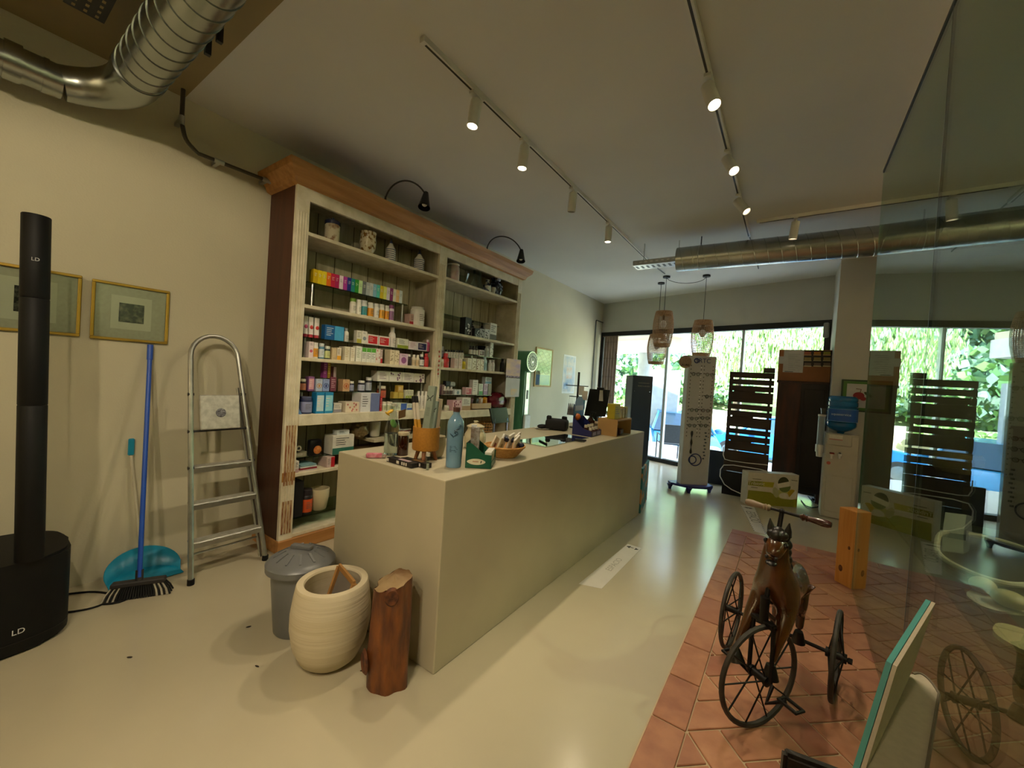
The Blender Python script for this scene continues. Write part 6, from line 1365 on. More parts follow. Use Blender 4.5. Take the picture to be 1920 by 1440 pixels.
pot('ceramic_vase', 'ornate white and yellow painted ceramic vase on the top left board', 1, 732, 824, 545, 2.47, -3.18, [[(0, 0), (.5, 0), (.55, .03), (.9, .3), (1, .6), (.92, .85), (1, .98), (.98, 1), (.88, .97), (.8, .8), (0, .75)]], [mat('yellow_painted_ceramic', '#cbbf9f', .25, col2='#7d5a24', scale=28, ramp=(.48, .58))], cat='vase')
def striped(l, xl, xr, yt):
    pf = [(0, 0), (.95, 0), (1, .02)]
    for k in range(6): z = .05+k*.08; pf += [(1, z), (1, z+.045, WHC), (1.02, z+.05, STR), (1.02, z+.075, STR)]
    pf += [(.95, .56, WHC), (.55, .68), (.3, .78), (0, .78)]
    return pot('striped_ceramic_bottle', l, 1, xl, xr, yt, 2.47, -3.17, [pf, [(.32, .78), (.38, .80), (.2, .88), (.1, .92), (.14, .96), (0, 1)]], [WHC, STR], cat='bottle', parts=['bottle_body', 'stopper'])
striped('blue striped white ceramic bottle right of the ornate vase', 893, 946, 585); striped('blue striped white ceramic bottle near the middle post on the top board', 1086, 1138, 660)
pot('glass_beaker', 'clear glass beaker at the left end of the top right board', 1, 1276, 1312, 765, 2.49, -3.22, [[(0, 0), (.95, 0), (1, .03), (1, .9), (1.08, 1), (.95, .98), (.9, .05), (0, .04)]], [CLEAR], cat='glass')
pot('ceramic_jar', 'white and pink ceramic jar on the top right board', 1, 1316, 1376, 757, 2.49, -3.18, [[(0, 0), (.8, 0), (.95, .05), (1, .2), (.95, .8), (.8, .88), (0, .88)], [(.85, .88), (.9, .9), (.9, .97), (.4, 1), (0, 1)]], [mat('pinkish_ceramic', '#d0c4b8', .25, col2='#c29a96', scale=10), WHC], parts=['jar_body', 'lid'])
pot('glass_goblet', 'short clear glass tumbler right of the pink ceramic jar', 1, 1384, 1440, 825, 2.49, -3.18, [[(0, 0), (.6, 0), (.62, .05), (.3, .15), (.6, .3), (.95, .95), (1, 1), (.9, .98), (.5, .35), (0, .3)]], [CLEAR], cat='glass')
for k, (a, b_, yt) in enumerate(((1456, 1492, 800), (1497, 1533, 812))): pot('glass_flask', ('left clear conical flask with long neck on the top right board', 'right clear conical flask with long neck on the top right board')[k], 1, a, b_, yt, 2.49, -3.18, [[(0, 0), (.95, 0), (1, .04), (.35, .5), (.28, .95), (.36, 1), (.25, .98), (.22, .5), (.9, .05), (0, .04)]], [CLEAR], cat='flask')
pot('ceramic_bottle', 'small white ceramic bottle with blue mark right of the flasks', 1, 1545, 1580, 862, 2.49, -3.17, [[(0, 0), (.9, 0), (1, .1), (.95, .55), (.5, .7), (.4, .9), (0, .9)], [(.45, .9), (.5, .95), (.2, 1), (0, 1)]], [CERB, WHC], cat='bottle', parts=['bottle_body', 'stopper'])
pot('ceramic_cup', 'tiny white cup left of the blue and white vase', 1, 1583, 1607, 920, 2.49, -3.16, [[(0, 0), (.6, 0), (.7, .1), (1, .9), (.95, 1), (.85, .9), (0, .5)]], [WHC], cat='cup')
pot('blue_white_vase', 'dark blue and white patterned vase at the right end of the top board', 1, 1608, 1665, 858, 2.49, -3.17, [[(0, 0), (.6, 0), (.75, .08), (.95, .3), (1, .55), (.85, .75), (.6, .85), (.75, 1), (.65, .97), (.5, .85), (0, .8)]], [mat('cobalt_pattern', '#1a2138', .2, col2='#7f8dab', scale=26, ramp=(.52, .62))], cat='vase')
# ---- right bay, second board
carton(3, 738, 832, 602, 1.91, -3.19, '#1b1b20', '#d6d6da', 'spots', 'tall black box with white moon pattern on the right bay', dep=.09)
bottle(3, 836, 890, 660, 1.91, -3.2, '#17171b', '#0b0b0c', '#c9c9cd', 'black pump bottle right of the tall black patterned box', kind='pump')
carton(3, 882, 952, 768, 1.91, -3.15, '#1e1e24', '#d6d6da', 'spots', 'small black box with white moon pattern before the pump bottle', dep=.05)
carton(3, 956, 1030, 772, 1.91, -3.15, '#8f9094', '#1c1c20', 'spots', 'left grey and black patterned box on the right bay', dep=.05)
carton(3, 1034, 1104, 778, 1.91, -3.15, '#c2c2c4', '#2c2c30', 'spots', 'right grey and black patterned box on the right bay', dep=.05)
bottle(3, 990, 1046, 690, 1.91, -3.25, '#222227', '#0b0b0c', '#9a9a9e', 'black pump bottle behind the grey patterned boxes', kind='pump')
carton(3, 1112, 1210, 690, 1.91, -3.16, '#cfccc4', '#3a201c', 'band', 'tall white box with dark picture at the right end of the right bay', dep=.12)
# ---- right bay, third board and risers
ZR3, GF1, GF2 = 1.515, 1.63, 1.695
bottle(3, 376, 446, 1032, GF1, -3.24, '#d3cdd8', '#d9d5dc', '#c4b8cc', 'white lilac tube behind the row of black capped bottles', kind='tube', name='cream_tube', cat='tube')
for k in range(7):
    x0 = 448+k*41; bottle(3, x0, x0+36, 1085+k*2, GF1, -3.2, '#cfcdc6', '#17171a', '#dad8d0', ('first white bottle with black cap at the left of the row', 'second white black capped bottle of the row', 'third white black capped bottle of the row', 'fourth white black capped bottle, middle of the row', 'fifth white black capped bottle of the row', 'sixth white black capped bottle of the row', 'last white black capped bottle at right of the row')[k], group='white bottles with black caps', capf=.25)
for k in range(3):
    x0 = 820+k*42; bottle(3, x0, x0+38, 1025+k*3, GF2, -3.2, '#2a1712', '#141212', '#d2cdc2', ('left small brown bottle with white label on the right riser', 'middle small brown bottle with white label on the right riser', 'right small brown bottle with white label on the right riser')[k], group='small brown bottles', capf=.2)
carton(3, 950, 1028, 1092, GF2, -3.2, '#d8c6c2', '#5a3030', 'panel', 'small pink and white box right of the brown bottles')
carton(3, 980, 1058, 1030, GF2, -3.27, '#141216', '#3a3a40', 'lines', 'black box behind the small pink and white box')
bottle(3, 1064, 1104, 1035, GF2, -3.19, '#bfc6c6', '#d5d8d6', '#aab4b4', 'pale grey slim tube on the right riser', kind='bottle', capf=.12)
carton(3, 1112, 1160, 968, GF2, -3.19, '#cfcfcd', '#15151a', 'spots', 'tall narrow black and white lettered box on the right riser', dep=.09)
for a in ((384, 430, 1228, '#d2c9b6', '#d9d6cc', '#c2b494', 'small cream jar at the left of the right bay board', 'jar'), (702, 765, 1262, '#d6c21a', '#e0cf2c', '#b9a814', 'round yellow jar in the middle of the right bay board', 'jar')):
    bottle(3, a[0], a[1], a[2], ZR3, -3.13, a[3], a[4], a[5], a[6], kind=a[7], name='small_jar', cat='jar')
bottle(3, 440, 522, 1140, ZR3, -3.13, '#c22a2c', '#c9393a', '#c23434', 'red and white bottle at left of the right bay board', capf=.3)
for a in ((578, 636, 1215, '#d9c6bd', '#b5776e', 'lines', 'left pinkish carton on the right bay board'), (642, 696, 1218, '#dccbc0', '#b5776e', 'lines', 'right pinkish carton on the right bay board'), (776, 838, 1212, '#d9d5c4', '#a89a6e', 'lines', 'first cream carton right of the yellow jar'), (842, 905, 1216, '#dcd7c6', '#9a8f6a', 'spots', 'second cream carton right of the yellow jar'), (912, 966, 1225, '#d9d1c0', '#8a5f4e', 'spots', 'third cream carton with brown dots'), (970, 1020, 1228, '#d9d1c0', '#8a5f4e', 'spots', 'fourth cream carton with brown dots left of the teal tube')):
    carton(3, a[0], a[1], a[2], ZR3, -3.13, a[3], a[4], a[5], a[6])
bottle(3, 1030, 1080, 1195, ZR3, -3.13, '#b4cdd2', '#9fc0c6', '#8fb2bc', 'tall pale teal bottle on the right bay board', capf=.15)
bottle(3, 1112, 1152, 1242, ZR3, -3.14, '#cfcdc8', '#c5c3bf', '#d8d6d0', 'left white bottle at the right of the right bay board'); bottle(3, 1156, 1192, 1242, ZR3, -3.14, '#c9c7c2', '#bfbdb9', '#d2d0ca', 'right white bottle beside the pale teal bottle')
bottle(3, 1300, 1342, 1225, ZR3, -3.2, '#0f0f12', '#0b0b0c', '#1c1c20', 'black bottle in the dark right corner of the right bay')
# ---- right bay, thick shelf riser
ZR4, GG = 1.03, 1.206
carton(5, 352, 384, 490, GG, -3.22, '#5a1c2c', '#8a3a4a', 'lines', 'dark maroon carton beside the middle post', dep=.05)
carton(5, 388, 426, 490, GG, -3.22, '#a38a86', '#6a4a4a', 'lines', 'greyish pink carton right of the dark maroon one', dep=.05)
for k in range(3): x0 = 430+k*47; bottle(5, x0, x0+42, 512, GG, -3.2, '#c2bdb4', '#dcd9d0', '#5a4f4a', ('first of three white capped small bottles on the lower riser', 'second of three white capped small bottles on the lower riser', 'third of three white capped small bottles on the lower riser')[k], group='three white capped small bottles', capf=.3)
carton(5, 582, 676, 562, GG, -3.2, '#d4d8d8', '#6f8a98', 'disc', 'small white box with blue flower on the lower riser')
carton(5, 450, 520, 437, span(5, 430, 472, 512, GG, -3.2)[2], -3.2, '#17171c', '#3a3a44', 'lines', 'small black box lying on the white capped bottles', dep=.05)
carton(5, 526, 590, 452, span(5, 430, 472, 512, GG, -3.2)[2], -3.2, '#aeb2b0', '#7d8482', 'band', 'small silver box lying on the white capped bottles', dep=.05)
carton(5, 745, 838, 532, GG, -3.2, '#d8b3b8', '#b8485c', 'panel', 'white and pink carton on the lower riser', dep=.06)
carton(5, 850, 928, 418, GG, -3.2, '#d6d2cc', '#8d8f8a', 'lines', 'tall white carton on the lower riser', dep=.06)
carton(5, 946, 1004, 477, GG, -3.2, '#d3dcd0', '#4a9a5c', 'band', 'white carton with green foot on the lower riser', dep=.06)
carton(5, 1018, 1076, 477, GG, -3.2, '#cdb8d4', '#a98ab8', 'band', 'lilac carton on the lower riser', dep=.06)
carton(5, 1088, 1132, 480, GG, -3.2, '#b4b8a8', '#7d8270', 'lines', 'grey green carton at the right end of the lower riser', dep=.06)
carton(5, 1042, 1134, 378, span(5, 1018, 1076, 477, GG, -3.2)[2], -3.2, '#c9d4da', '#6f9ab8', 'band', 'pale blue box on top of the lilac carton', dep=.06)
bottle(5, 455, 512, 802, ZR4, -3.13, '#d6d2c6', '#cfcabd', '#c2bda8', 'small white jar on the thick right shelf', kind='jar', name='small_jar', cat='jar')
carton(5, 555, 688, 725, ZR4, -3.14, '#d3a9b0', '#8a3a4c', 'spots', 'pink spotted carton on the thick right shelf', dep=.1)
carton(5, 692, 818, 685, ZR4, -3.14, '#d2cdc2', '#a5835c', 'band', 'white and tan carton on the thick right shelf', dep=.1)
t = thing('wooden_tray', 'low wooden tray of small packets on the thick right shelf', 'tray', (-3.2, 4.0, ZR4)); y0, y1, zt = span(5, 835, 1128, 770, ZR4, -3.13); b = MB(); WD = P('#a8824e'); b.between((-3.3, y0, ZR4+.0005), (-3.13, y1, ZR4+.012), WD)
for a in (((-3.14, y0, ZR4), (-3.13, y1, zt)), ((-3.30, y0, ZR4), (-3.29, y1, zt)), ((-3.3, y0, ZR4), (-3.13, y0+.01, zt)), ((-3.3, y1-.01, ZR4), (-3.13, y1, zt))): b.between((a[0][0], a[0][1], ZR4+.0005), a[1], WD)
b.obj('tray_body', t, smooth=False)
for k, (f, hx, lb) in enumerate(((.12, '#5a1c22', 'dark red packet in the wooden tray'), (.4, '#3a3c24', 'dark green packet in the wooden tray'), (.62, '#c9b39a', 'pale packet in the wooden tray'), (.86, '#d6951a', 'orange yellow packet at the right end of the wooden tray'))):
    yy = y0+(y1-y0)*f; b = MB(); b.box((-3.2, yy, zt+.02), (.05, .06, .09), P(hx), rot=Euler((.2*(k-1), .15, .1*k)), bev=.006); tag(b.obj('packet'), lb, 'packet', 'packets in the wooden tray')
t = thing('plastic_bag', 'maroon crumpled shiny bag at the right end of the thick right shelf', 'bag', (-3.2, 4.35, ZR4)); y0, y1, zt = span(5, 1150, 1415, 610, ZR4, -3.13); random.seed(4); b = MB(); MAR = mat('maroon_foil', '#4a0d18', .2, col2='#6f1a28', scale=14, bump=.5, bscale=20); b.ell((-3.22, (y0+y1)/2, ZR4+(zt-ZR4)/2), (.085, (y1-y0)/2, (zt-ZR4)/2), MAR, seg=20, rings=14)
for v in b.bm.verts: v.co += Vector((random.uniform(-.008, .008), random.uniform(-.008, .008), random.uniform(-.006, .006))); v.co.z = max(v.co.z, ZR4+.001); v.co.y = min(v.co.y, 4.515)
b.obj('bag_body', t, angle=25)
# ---- lower left compartment
t = thing('tape_roll', 'pale roll of tape low in the left compartment of the cabinet', 'tape', (-3.2, 1.72, .7)); y0, y1, zt = span(4, 84, 162, 1055, .752, -3.2); b = MB(); r = (zt-.752)/2; b.lathe([(r*.55, -.02), (r, -.02), (r, .02), (r*.55, .02), (r*.55, -.02)], P('#a9a58e'), c=(-3.22, (y0+y1)/2, .752+r), rot=Euler((0, PI/2, 0)), seg=24); b.obj('roll', t)
carton(4, 72, 214, 1126, .70, -3.2, '#77745c', '#9a967c', 'panel', 'flat grey green box under the tape roll', dep=.1)
t = thing('coffee_pouch', 'black pouch with orange picture in the left compartment', 'pouch', (-3.15, 1.85, .70)); y0, y1, zt = span(4, 246, 388, 985, .70, -3.17); b = MB(); b.box((-3.2, (y0+y1)/2, (.7005+zt)/2), (.06, y1-y0, zt-.7005), mat('black_foil', '#0d0c0f', .3), bev=.02, seg=2); b.obj('pouch_body', t); b = MB(); b.lathe([(0, .0012), (.03, .001), (.034, 0)], mat('orange_print', '#a5501c', .5, col2='#c98a4a', scale=30), c=(-3.1697, (y0+y1)/2+.012, .70+(zt-.70)*.38), rot=Euler((0, PI/2, 0)), seg=18); b.obj('picture', t)
t = thing('cardboard_box', 'worn brown cardboard box under the white mask carton in the left compartment', 'box', (-3.2, 2.2, .6)); b = MB(); b.between((-3.42, 2.02, .6005), (-3.12, 2.62, .70), P('#7a6440', .8), bev=.003); b.obj('carton', t, smooth=False)
carton(4, 500, 742, 935, .7005, -3.13, '#cfcdc2', '#2d6a5c', 'band', 'white mask carton with green foot and bold lettering in the left compartment', dep=.13, ink='#2a2f33')
carton(4, 552, 692, 880, span(4, 500, 742, 935, .7005, -3.13)[2], -3.15, '#ccd3d4', '#22314a', 'lines', 'small white and blue box on top of the mask carton', dep=.07)
t = thing('herb_bag', 'clear bag of brown dried herbs hanging under the thick shelf', 'bag', (-3.25, 2.5, .8)); y0, y1, zt = span(4, 752, 948, 790, .80, -3.17); random.seed(9); b = MB(); b.ell((-3.24, (y0+y1)/2, (.80+zt)/2), (.07, (y1-y0)/2, (zt-.80)/2), mat('dried_herbs', '#6d5a3a', .4, col2='#8f7a55', scale=40, coat=.5), seg=18, rings=12)
for v in b.bm.verts: v.co += Vector((random.uniform(-.01, .01), random.uniform(-.01, .01), random.uniform(-.008, .008)))
b.obj('bag_body', t, angle=25)
pot('white_mug', 'white mug in the left compartment behind the clear bottle', 4, 958, 1070, 785, .805, -3.2, [[(0, 0), (.8, 0), (.85, .05), (1, 1), (.92, 1), (.8, .1), (0, .08)]], [WHC], cat='mug', group='things in the left compartment')
b = MB(); b.between((-3.40, 2.3, .775), (-3.1, 3.01, .80), OLDINNER); t = tag(b.obj('inner_plank', smooth=False), 'loose plank across the left compartment carrying the white mug', 'plank')
carton(4, 1205, 1252, 815, .80, -3.2, '#b59a72', '#8a6f4a', 'lines', 'small tan box right of the white mug', dep=.06)
for k in range(5):
    y0, y1, zt = span(4, 1258+k*3, 1360+k*3, 895-k*12, .80, -3.2); b = MB(); b.box((-3.25, (y0+y1)/2, .803+k*.012), (.13, y1-y0, .009), P(('#d6d3cc', '#b9b0a6', '#d2cec6', '#8a3a34', '#dad8d2')[k]), rz=.05*k); tag(b.obj('booklet'), ('lowest white booklet of the pile behind the amber jar', 'greyish booklet second from the bottom of the pile', 'white booklet in the middle of the pile', 'red brown booklet second from the top of the pile', 'topmost white booklet of the pile behind the planter')[k], 'booklet', 'booklet pile behind the planter')
carton(4, 62, 124, 1228, .60, -3.12, '#cfc9c0', '#b99a98', 'band', 'small white carton beside the paper pile near the cabinet post', dep=.07)
for k, hx in enumerate(('#c9b8b4', '#8f2a34', '#cfd3d0', '#7aa0a6')):
    y0, y1, zt = span(4, 128+k*5, 336-k*6, 1345-k*28, .60, -3.13); b = MB(); b.box((-3.22, (y0+y1)/2, .6055+k*.0125), (.17, y1-y0, .010), P(hx), rz=.04*k-.05); tag(b.obj('booklet'), ('pale pink booklet at the bottom of the low pile', 'dark red booklet in the low pile', 'white booklet in the low pile', 'teal covered booklet on top of the low pile')[k], 'booklet', 'low booklet pile in the left compartment')
carton(4, 440, 528, 1180, .60, -3.13, '#c9b3ac', '#b51f2a', 'half', 'red and white carton low beside the counter', dep=.14)
t = MB(); y0, y1, zt = span(6, 372, 492, 685, .235, -3.15); t.between((-3.4, y0, .2355), (-3.15, y1, zt), mat('matt_black', '#070707', .6), bev=.004); tag(t.obj('black_box', smooth=False), 'plain black box at the bottom left of the cabinet', 'box')
bottle(6, 494, 610, 770, .235, -3.15, '#1c1517', '#2b2426', '#c9501f', 'dark supplement jar with orange label at the bottom of the cabinet', kind='jar', name='supplement_jar', cat='jar', capf=.22)
pot('cream_flowerpot', 'plain cream flowerpot at the bottom of the cabinet beside the counter', 6, 612, 800, 768, .235, -3.14, [[(0, 0), (.65, 0), (.75, .05), (.97, .6), (1, .97), (.98, 1), (.9, 1), (.88, .6), (0, .5)]], [mat('cream_glaze', '#c2b794', .35, var=.03)], cat='flowerpot', group='things in the left compartment')
t = thing('wicker_basket', 'small brown wicker basket behind the legs of the black chair', 'basket', (-3.1, 3.9, .62)); y0, y1, zt = span(5, 1035, 1235, 1072, .62, -3.15); b = MB(); r_ = (y1-y0)/2
for k in range(7): z = .625+(zt-.625)*k/6; b.tube([(-3.28+.11*math.cos(a), (y0+y1)/2+r_*math.sin(a), z) for a in [2*PI*j/24 for j in range(24)]], .006, WICKER, seg=5, closed=True)
for k in range(24): a = 2*PI*k/24; b.tube([(-3.28+.11*math.cos(a), (y0+y1)/2+r_*math.sin(a), .622), (-3.28+.112*math.cos(a), (y0+y1)/2+r_*1.01*math.sin(a), zt)], .005, WICKER, seg=5)
b.obj('basket_body', t)
# ================================================================ THINGS ON THE COUNTER
ZC = .9405
def cp(c, x, y): return at(*C(c, x, y), 'z', ZC)
def wpx(p, px): return px/F*(p-CAM).dot(CF)
def ztop(p, c, x, y): return zat(p.x, p.y, C(c, x, y)[1])
p = cp(8, 410, 800); r = wpx(p, 14.5); zt = ztop(p, 8, 430, 222); p.x -= .0; p = Vector((p.x-.01, p.y+r*.6, 0))
t = thing('glass_bottle', 'clear glass bottle with a leaf print and a brown tag on the counter corner', 'bottle', (p.x, p.y, ZC)); h = zt-ZC
b = MB(); pf = [(0, 0), (.95, 0), (1, .02), (1, .46), (.82, .60), (.45, .78), (.34, .86), (.34, .94), (.42, .95), (.40, 1)]
b.lathe([(a*r, ZC+z*h) for a, z in pf], CLEAR, c=p, seg=28); b.obj('bottle_body', t)
b = MB(); b.cyl((p.x, p.y, ZC+h*.95), (p.x, p.y, ZC+h), r*.36, P('#cfcabb'), seg=16); b.tube([(p.x+r*.45, p.y, ZC+h*.9), (p.x+r*.55, p.y, ZC+h*.8), (p.x+r*.4, p.y, ZC+h*.74)], .0015, ALU, seg=5); b.obj('stopper', t)
b = MB(); b.ell((p.x+r*.55, p.y-r*.35, ZC+h*.62), (.004, .022, .028), P('#4f7a34'), seg=12, rings=8, rot=Euler((.5, -.3, 0))); b.obj('leaf_print', t)
b = MB(); b.box((p.x+.03, p.y+.04, ZC+h*.80), (.003, .055, .05), P('#7a5a34'), rot=Euler((.2, .2, .1))); b.tube([(p.x+r*.36, p.y, ZC+h*.88), (p.x+.02, p.y+.03, ZC+h*.85), (p.x+.028, p.y+.03, ZC+h*.82)], .0015, P('#c9b184'), seg=5); b.obj('paper_tag', t, smooth=False)
b = MB(); b.ell((p.x+r*.3, p.y-.035, ZC+h*.85), (.012, .03, .01), P('#d1a521'), seg=10, rings=6, rot=Euler((.3, 0, .3))); b.ell((p.x+r*.3, p.y-.055, ZC+h*.81), (.008, .02, .006), P('#d1a521'), seg=10, rings=6, rot=Euler((-.6, 0, 0))); b.obj('bow', t)
b = MB(); b.cyl((p.x, p.y, ZC+.004), (p.x, p.y, ZC+h*.42), r*.93, mat('bottle_water', '#dfe6e2', .05, trans=.95), seg=24); b.obj('water', t)
p = cp(8, 565, 798); r = wpx(p, 10.5); zt = ztop(p, 8, 565, 540); t = thing('amber_jar', 'dark amber glass jar with pale lid between bottle and orange planter', 'jar', (p.x, p.y, ZC))
b = MB(); b.lathe([(0, ZC), (r*.95, ZC), (r, ZC+.004), (r, zt-.03), (r*.9, zt-.02), (0, zt-.02)], mat('amber_glass', '#2e1206', .08, var=.1, coat=.5), c=(p.x, p.y, 0), seg=24); b.obj('jar_body', t)
b = MB(); b.lathe([(0, zt), (r*.96, zt), (r, zt-.002), (r, zt-.018), (0, zt-.018)], P('#b5a888'), c=(p.x, p.y, 0), seg=24); b.obj('lid', t)
# planter
p = cp(8, 785, 885); zc0 = ztop(p, 8, 790, 755); zc1 = ztop(p, 8, 790, 492); r = wpx(p, 25.5); p = p+Vector((-.03, .05, 0)); PLAN = mat('ochre_planter', '#b37a2a', .6, var=.08, scale=90, bump=.1, bscale=150)
t = thing('orange_planter', 'ochre orange cylinder planter on three wooden legs holding incense boxes', 'planter', (p.x, p.y, ZC))
b = MB(); b.lathe([(0, zc0), (r*.95, zc0), (r, zc0+.006), (r, zc1), (r*.93, zc1), (r*.92, zc0+.03), (0, zc0+.03)], PLAN, c=(p.x, p.y, 0), seg=36); b.obj('planter_body', t)
for k in range(3):
    a = -.9+k*2.1; q = Vector((p.x+math.cos(a)*r*.55, p.y+math.sin(a)*r*.55, zc0+.01)); e = Vector((p.x+math.cos(a)*r*.9, p.y+math.sin(a)*r*.9, ZC)); b = MB(); b.cyl(e, q, .010, P('#8a5630'), r1=.013, seg=12); b.obj('leg', t)
ax = Vector((p.x, p.y, 0)); INC = P('#8c998c'); INC2 = P('#7f8f84')
def leaner(base, top, w, d, m, label, name='incense_box', cat='box', deco=True):
    base, top = Vector(base), Vector(top); dd = (top-base); q = dd.to_track_quat('Z', 'X').to_euler()
    t = thing(name, label, cat, base, 0, 'sticks and boxes in the orange planter'); b = MB(); b.box((base+top)/2, (d, w, dd.length), m, rot=q, bev=.001); b.obj('carton', t, smooth=False)
    if deco:
        R3 = q.to_matrix(); nx = R3 @ Vector((1, 0, 0)); ny = R3 @ Vector((0, 1, 0))
        if nx.dot(CAM-base) < 0: nx = -nx
        b = MB(); c = base.lerp(top, .8)+nx*(d/2+.0006); DKI = P('#1c211f')
        b.tube([c-ny*w*.4+dd*.03, c-ny*w*.1-dd*.02, c+ny*w*.1-dd*.01, c+ny*w*.42+dd*.04], .0022, DKI, seg=5); b.tube([c-ny*w*.15-dd*.02, c-ny*w*.35-dd*.06], .002, DKI, seg=5); b.tube([c+ny*w*.1-dd*.015, c+ny*w*.2-dd*.06], .002, DKI, seg=5)
        for k in range(7): cc3 = base.lerp(top, .62-.022*k)+nx*(d/2+.0006); b.tube([cc3-ny*w*.25, cc3+ny*w*.22], .0009, P('#5f6b64'), seg=4)
        b.obj('print', t, smooth=False)
    return t
def onpl(px, py, dy): q = at(px, py, 'y', p.y+dy); return q
zb_ = zc0+.035
tp = onpl(812, 724, .02); leaner((p.x+.01, p.y-.02, zb_), tp, .056, .02, INC, 'long grey green incense box leaning highest in the orange planter')
tp = onpl(817, 752, .03); leaner((p.x+.035, p.y-.005, zb_), tp, .045, .018, INC2, 'shorter grey green incense box beside the long one in the planter')
tp = onpl(826, 748, .05); leaner((p.x+.04, p.y+.03, zb_), tp, .03, .02, P('#a99c86'), 'beige wrapped bundle leaning at right in the orange planter', name='incense_bundle', cat='incense', deco=False)
for k, (px, lb) in enumerate(((776, 'left black capped yellow tube standing in the planter'), (781.5, 'right black capped yellow tube standing in the planter'))):
    tp = onpl(px-1, 743, -.02); q = Vector((tp.x, tp.y, 0)); q = Vector((p.x-.03+.02*k, p.y-.035+.01*k, zb_)); t = thing('capped_tube', lb, 'tube', q, 0, 'sticks and boxes in the orange planter'); f1, f2 = q.lerp(tp, .5), q.lerp(tp, .86)
    b = MB(); b.cyl(q, f1, .0095, P('#c08a1c'), seg=12); b.cyl(f1, f2, .0095, P('#c9bfae'), seg=12); b.obj('tube_body', t); b = MB(); b.cyl(f2, tp, .0105, BLKPL, seg=12); b.obj('cap', t)
p2 = p+Vector((-.03, .115, 0)); t = thing('cream_vase', 'cream tapered vase hidden behind the orange planter', 'vase', (p2.x, p2.y, ZC)); b = MB(); b.lathe([(0, ZC), (.03, ZC), (.045, ZC+.02), (.058, ZC+.08), (.052, ZC+.13), (.045, ZC+.13), (0, ZC+.1)], P('#a79c7e'), c=(p2.x, p2.y, 0), seg=24); b.obj('vase_body', t)
# pink wrapped bar, incense boxes, vial
a, e = cp(8, 155, 832), cp(8, 340, 832); t = thing('pink_wrapped_bar', 'small pink and clear wrapped bar lying at the counter corner', 'wrapped bar', ((a+e)/2)); q = (e-a).to_track_quat('X', 'Z').to_euler(); b = MB(); b.box((a+e)/2+Vector((0, .0, .015)), ((e-a).length, .03, .028), mat('pink_wrap', '#c05a72', .2, col2='#d8a0a8', scale=30), rot=q, bev=.008, seg=2); b.obj('bar', t); b = MB(); f = e+(e-a)*.2; b.box((e+f)/2+Vector((0, 0, .012)), ((f-e).length*1.4, .035, .02), mat('clear_wrap', '#c9b3a8', .15, trans=.5), rot=q, bev=.006, seg=2); b.obj('wrapper', t)
def lying(a, e, w, h_, m, label, z=ZC, name='incense_box', pr_=('#b9a2a8', '#d8d2c6')):
    t = thing(name, label, 'box', ((a.x+e.x)/2, (a.y+e.y)/2, z), 0, 'black boxes lying on the counter'); d = (e-a); d.z = 0; n_ = Vector((-d.y, d.x, 0)).normalized(); c = (a+e)/2+n_*w/2; rz = math.atan2(d.y, d.x)
    b = MB(); b.box((c.x, c.y, z+h_/2), (d.length, w, h_), m, rz=rz, bev=.001); b.obj('carton', t, smooth=False)
    b = MB(); u_ = d.normalized(); fr_ = c-n_*(w/2+.0004)
    for k, (f, L) in enumerate(((-.45, .08), (-.05, .10), (.12, .05), (.2, .05), (.28, .05))): q = fr_+u_*d.length*f; b.box((q.x, q.y, z+h_/2), (L*d.length, .0008, h_*.6), P('#cfc9bd'), rz=rz)
    q = c+u_*d.length*.1; b.box((q.x, q.y, z+h_+.0004), (d.length*.4, w*.6, .0008), P(pr_[0]), rz=rz); b.obj('print', t, smooth=False)
    return t
a, e = cp(8, 388, 872), cp(8, 672, 952); lying(a, e, .045, .026, P('#1d1717'), 'black incense box nearest the counter edge')
n_ = Vector((-(e-a).y, (e-a).x, 0)).normalized(); a2, e2 = a+n_*.05+(e-a)*.28, e+n_*.05+(e-a)*.22; lying(a2, e2, .045, .026, P('#1a1512'), 'second black incense box lying behind the first', pr_=('#6a4a24', '#d8d2c6'))
v = cp(8, 850, 962); zt = ztop(v, 8, 855, 782); t = thing('clear_vial', 'small upright clear vial standing before the orange planter', 'vial', v); b = MB(); b.lathe([(0, ZC), (.0085, ZC), (.0085, zt), (.007, zt), (.007, ZC+.004), (0, ZC+.004)], CLEAR, c=(v.x, v.y, 0), seg=14); b.obj('vial_body', t); b = MB(); b.cyl((v.x, v.y, zt-.015), (v.x, v.y, zt+.003), .009, P('#b9b4a6'), seg=14); b.obj('cap', t); b = MB(); b.cyl((v.x, v.y, ZC+.005), (v.x, v.y, ZC+.03), .0068, P('#c9c4b4'), seg=12); b.obj('content', t)
# blue bottle
p = cp(8, 1120, 945); r = wpx(p, 15.0); p = p+Vector((-.02, r*.8, 0)); zt = ztop(p, 8, 1150, 262); h = zt-ZC; BG = mat('blue_bottle_glass', '#7fa9c8', .08, var=.04, trans=.35, coat=.4)
t = thing('blue_glass_bottle', 'large blue tinted water bottle with dark cap standing at the front of the counter', 'bottle', (p.x, p.y, ZC)); b = MB(); b.lathe([(a*r, ZC+z*h) for a, z in ((0, 0), (.96, 0), (1, .015), (1, .09), (.985, .10), (1, .115), (1.06, .4), (1.08, .68), (1.0, .77), (.55, .86), (.42, .89), (.42, .93), (0, .93))], BG, c=(p.x, p.y, 0), seg=36); b.obj('bottle_body', t)
b = MB(); b.cyl((p.x, p.y, ZC+h*.925), (p.x, p.y, zt), r*.45, P('#4a2a22'), seg=20); b.obj('cap', t)
b = MB(); dk = P('#24485f', .3); vd = (Vector((CAM.x, CAM.y, 0))-Vector((p.x, p.y, 0))).normalized(); sd_ = Vector((-vd.y, vd.x, 0))
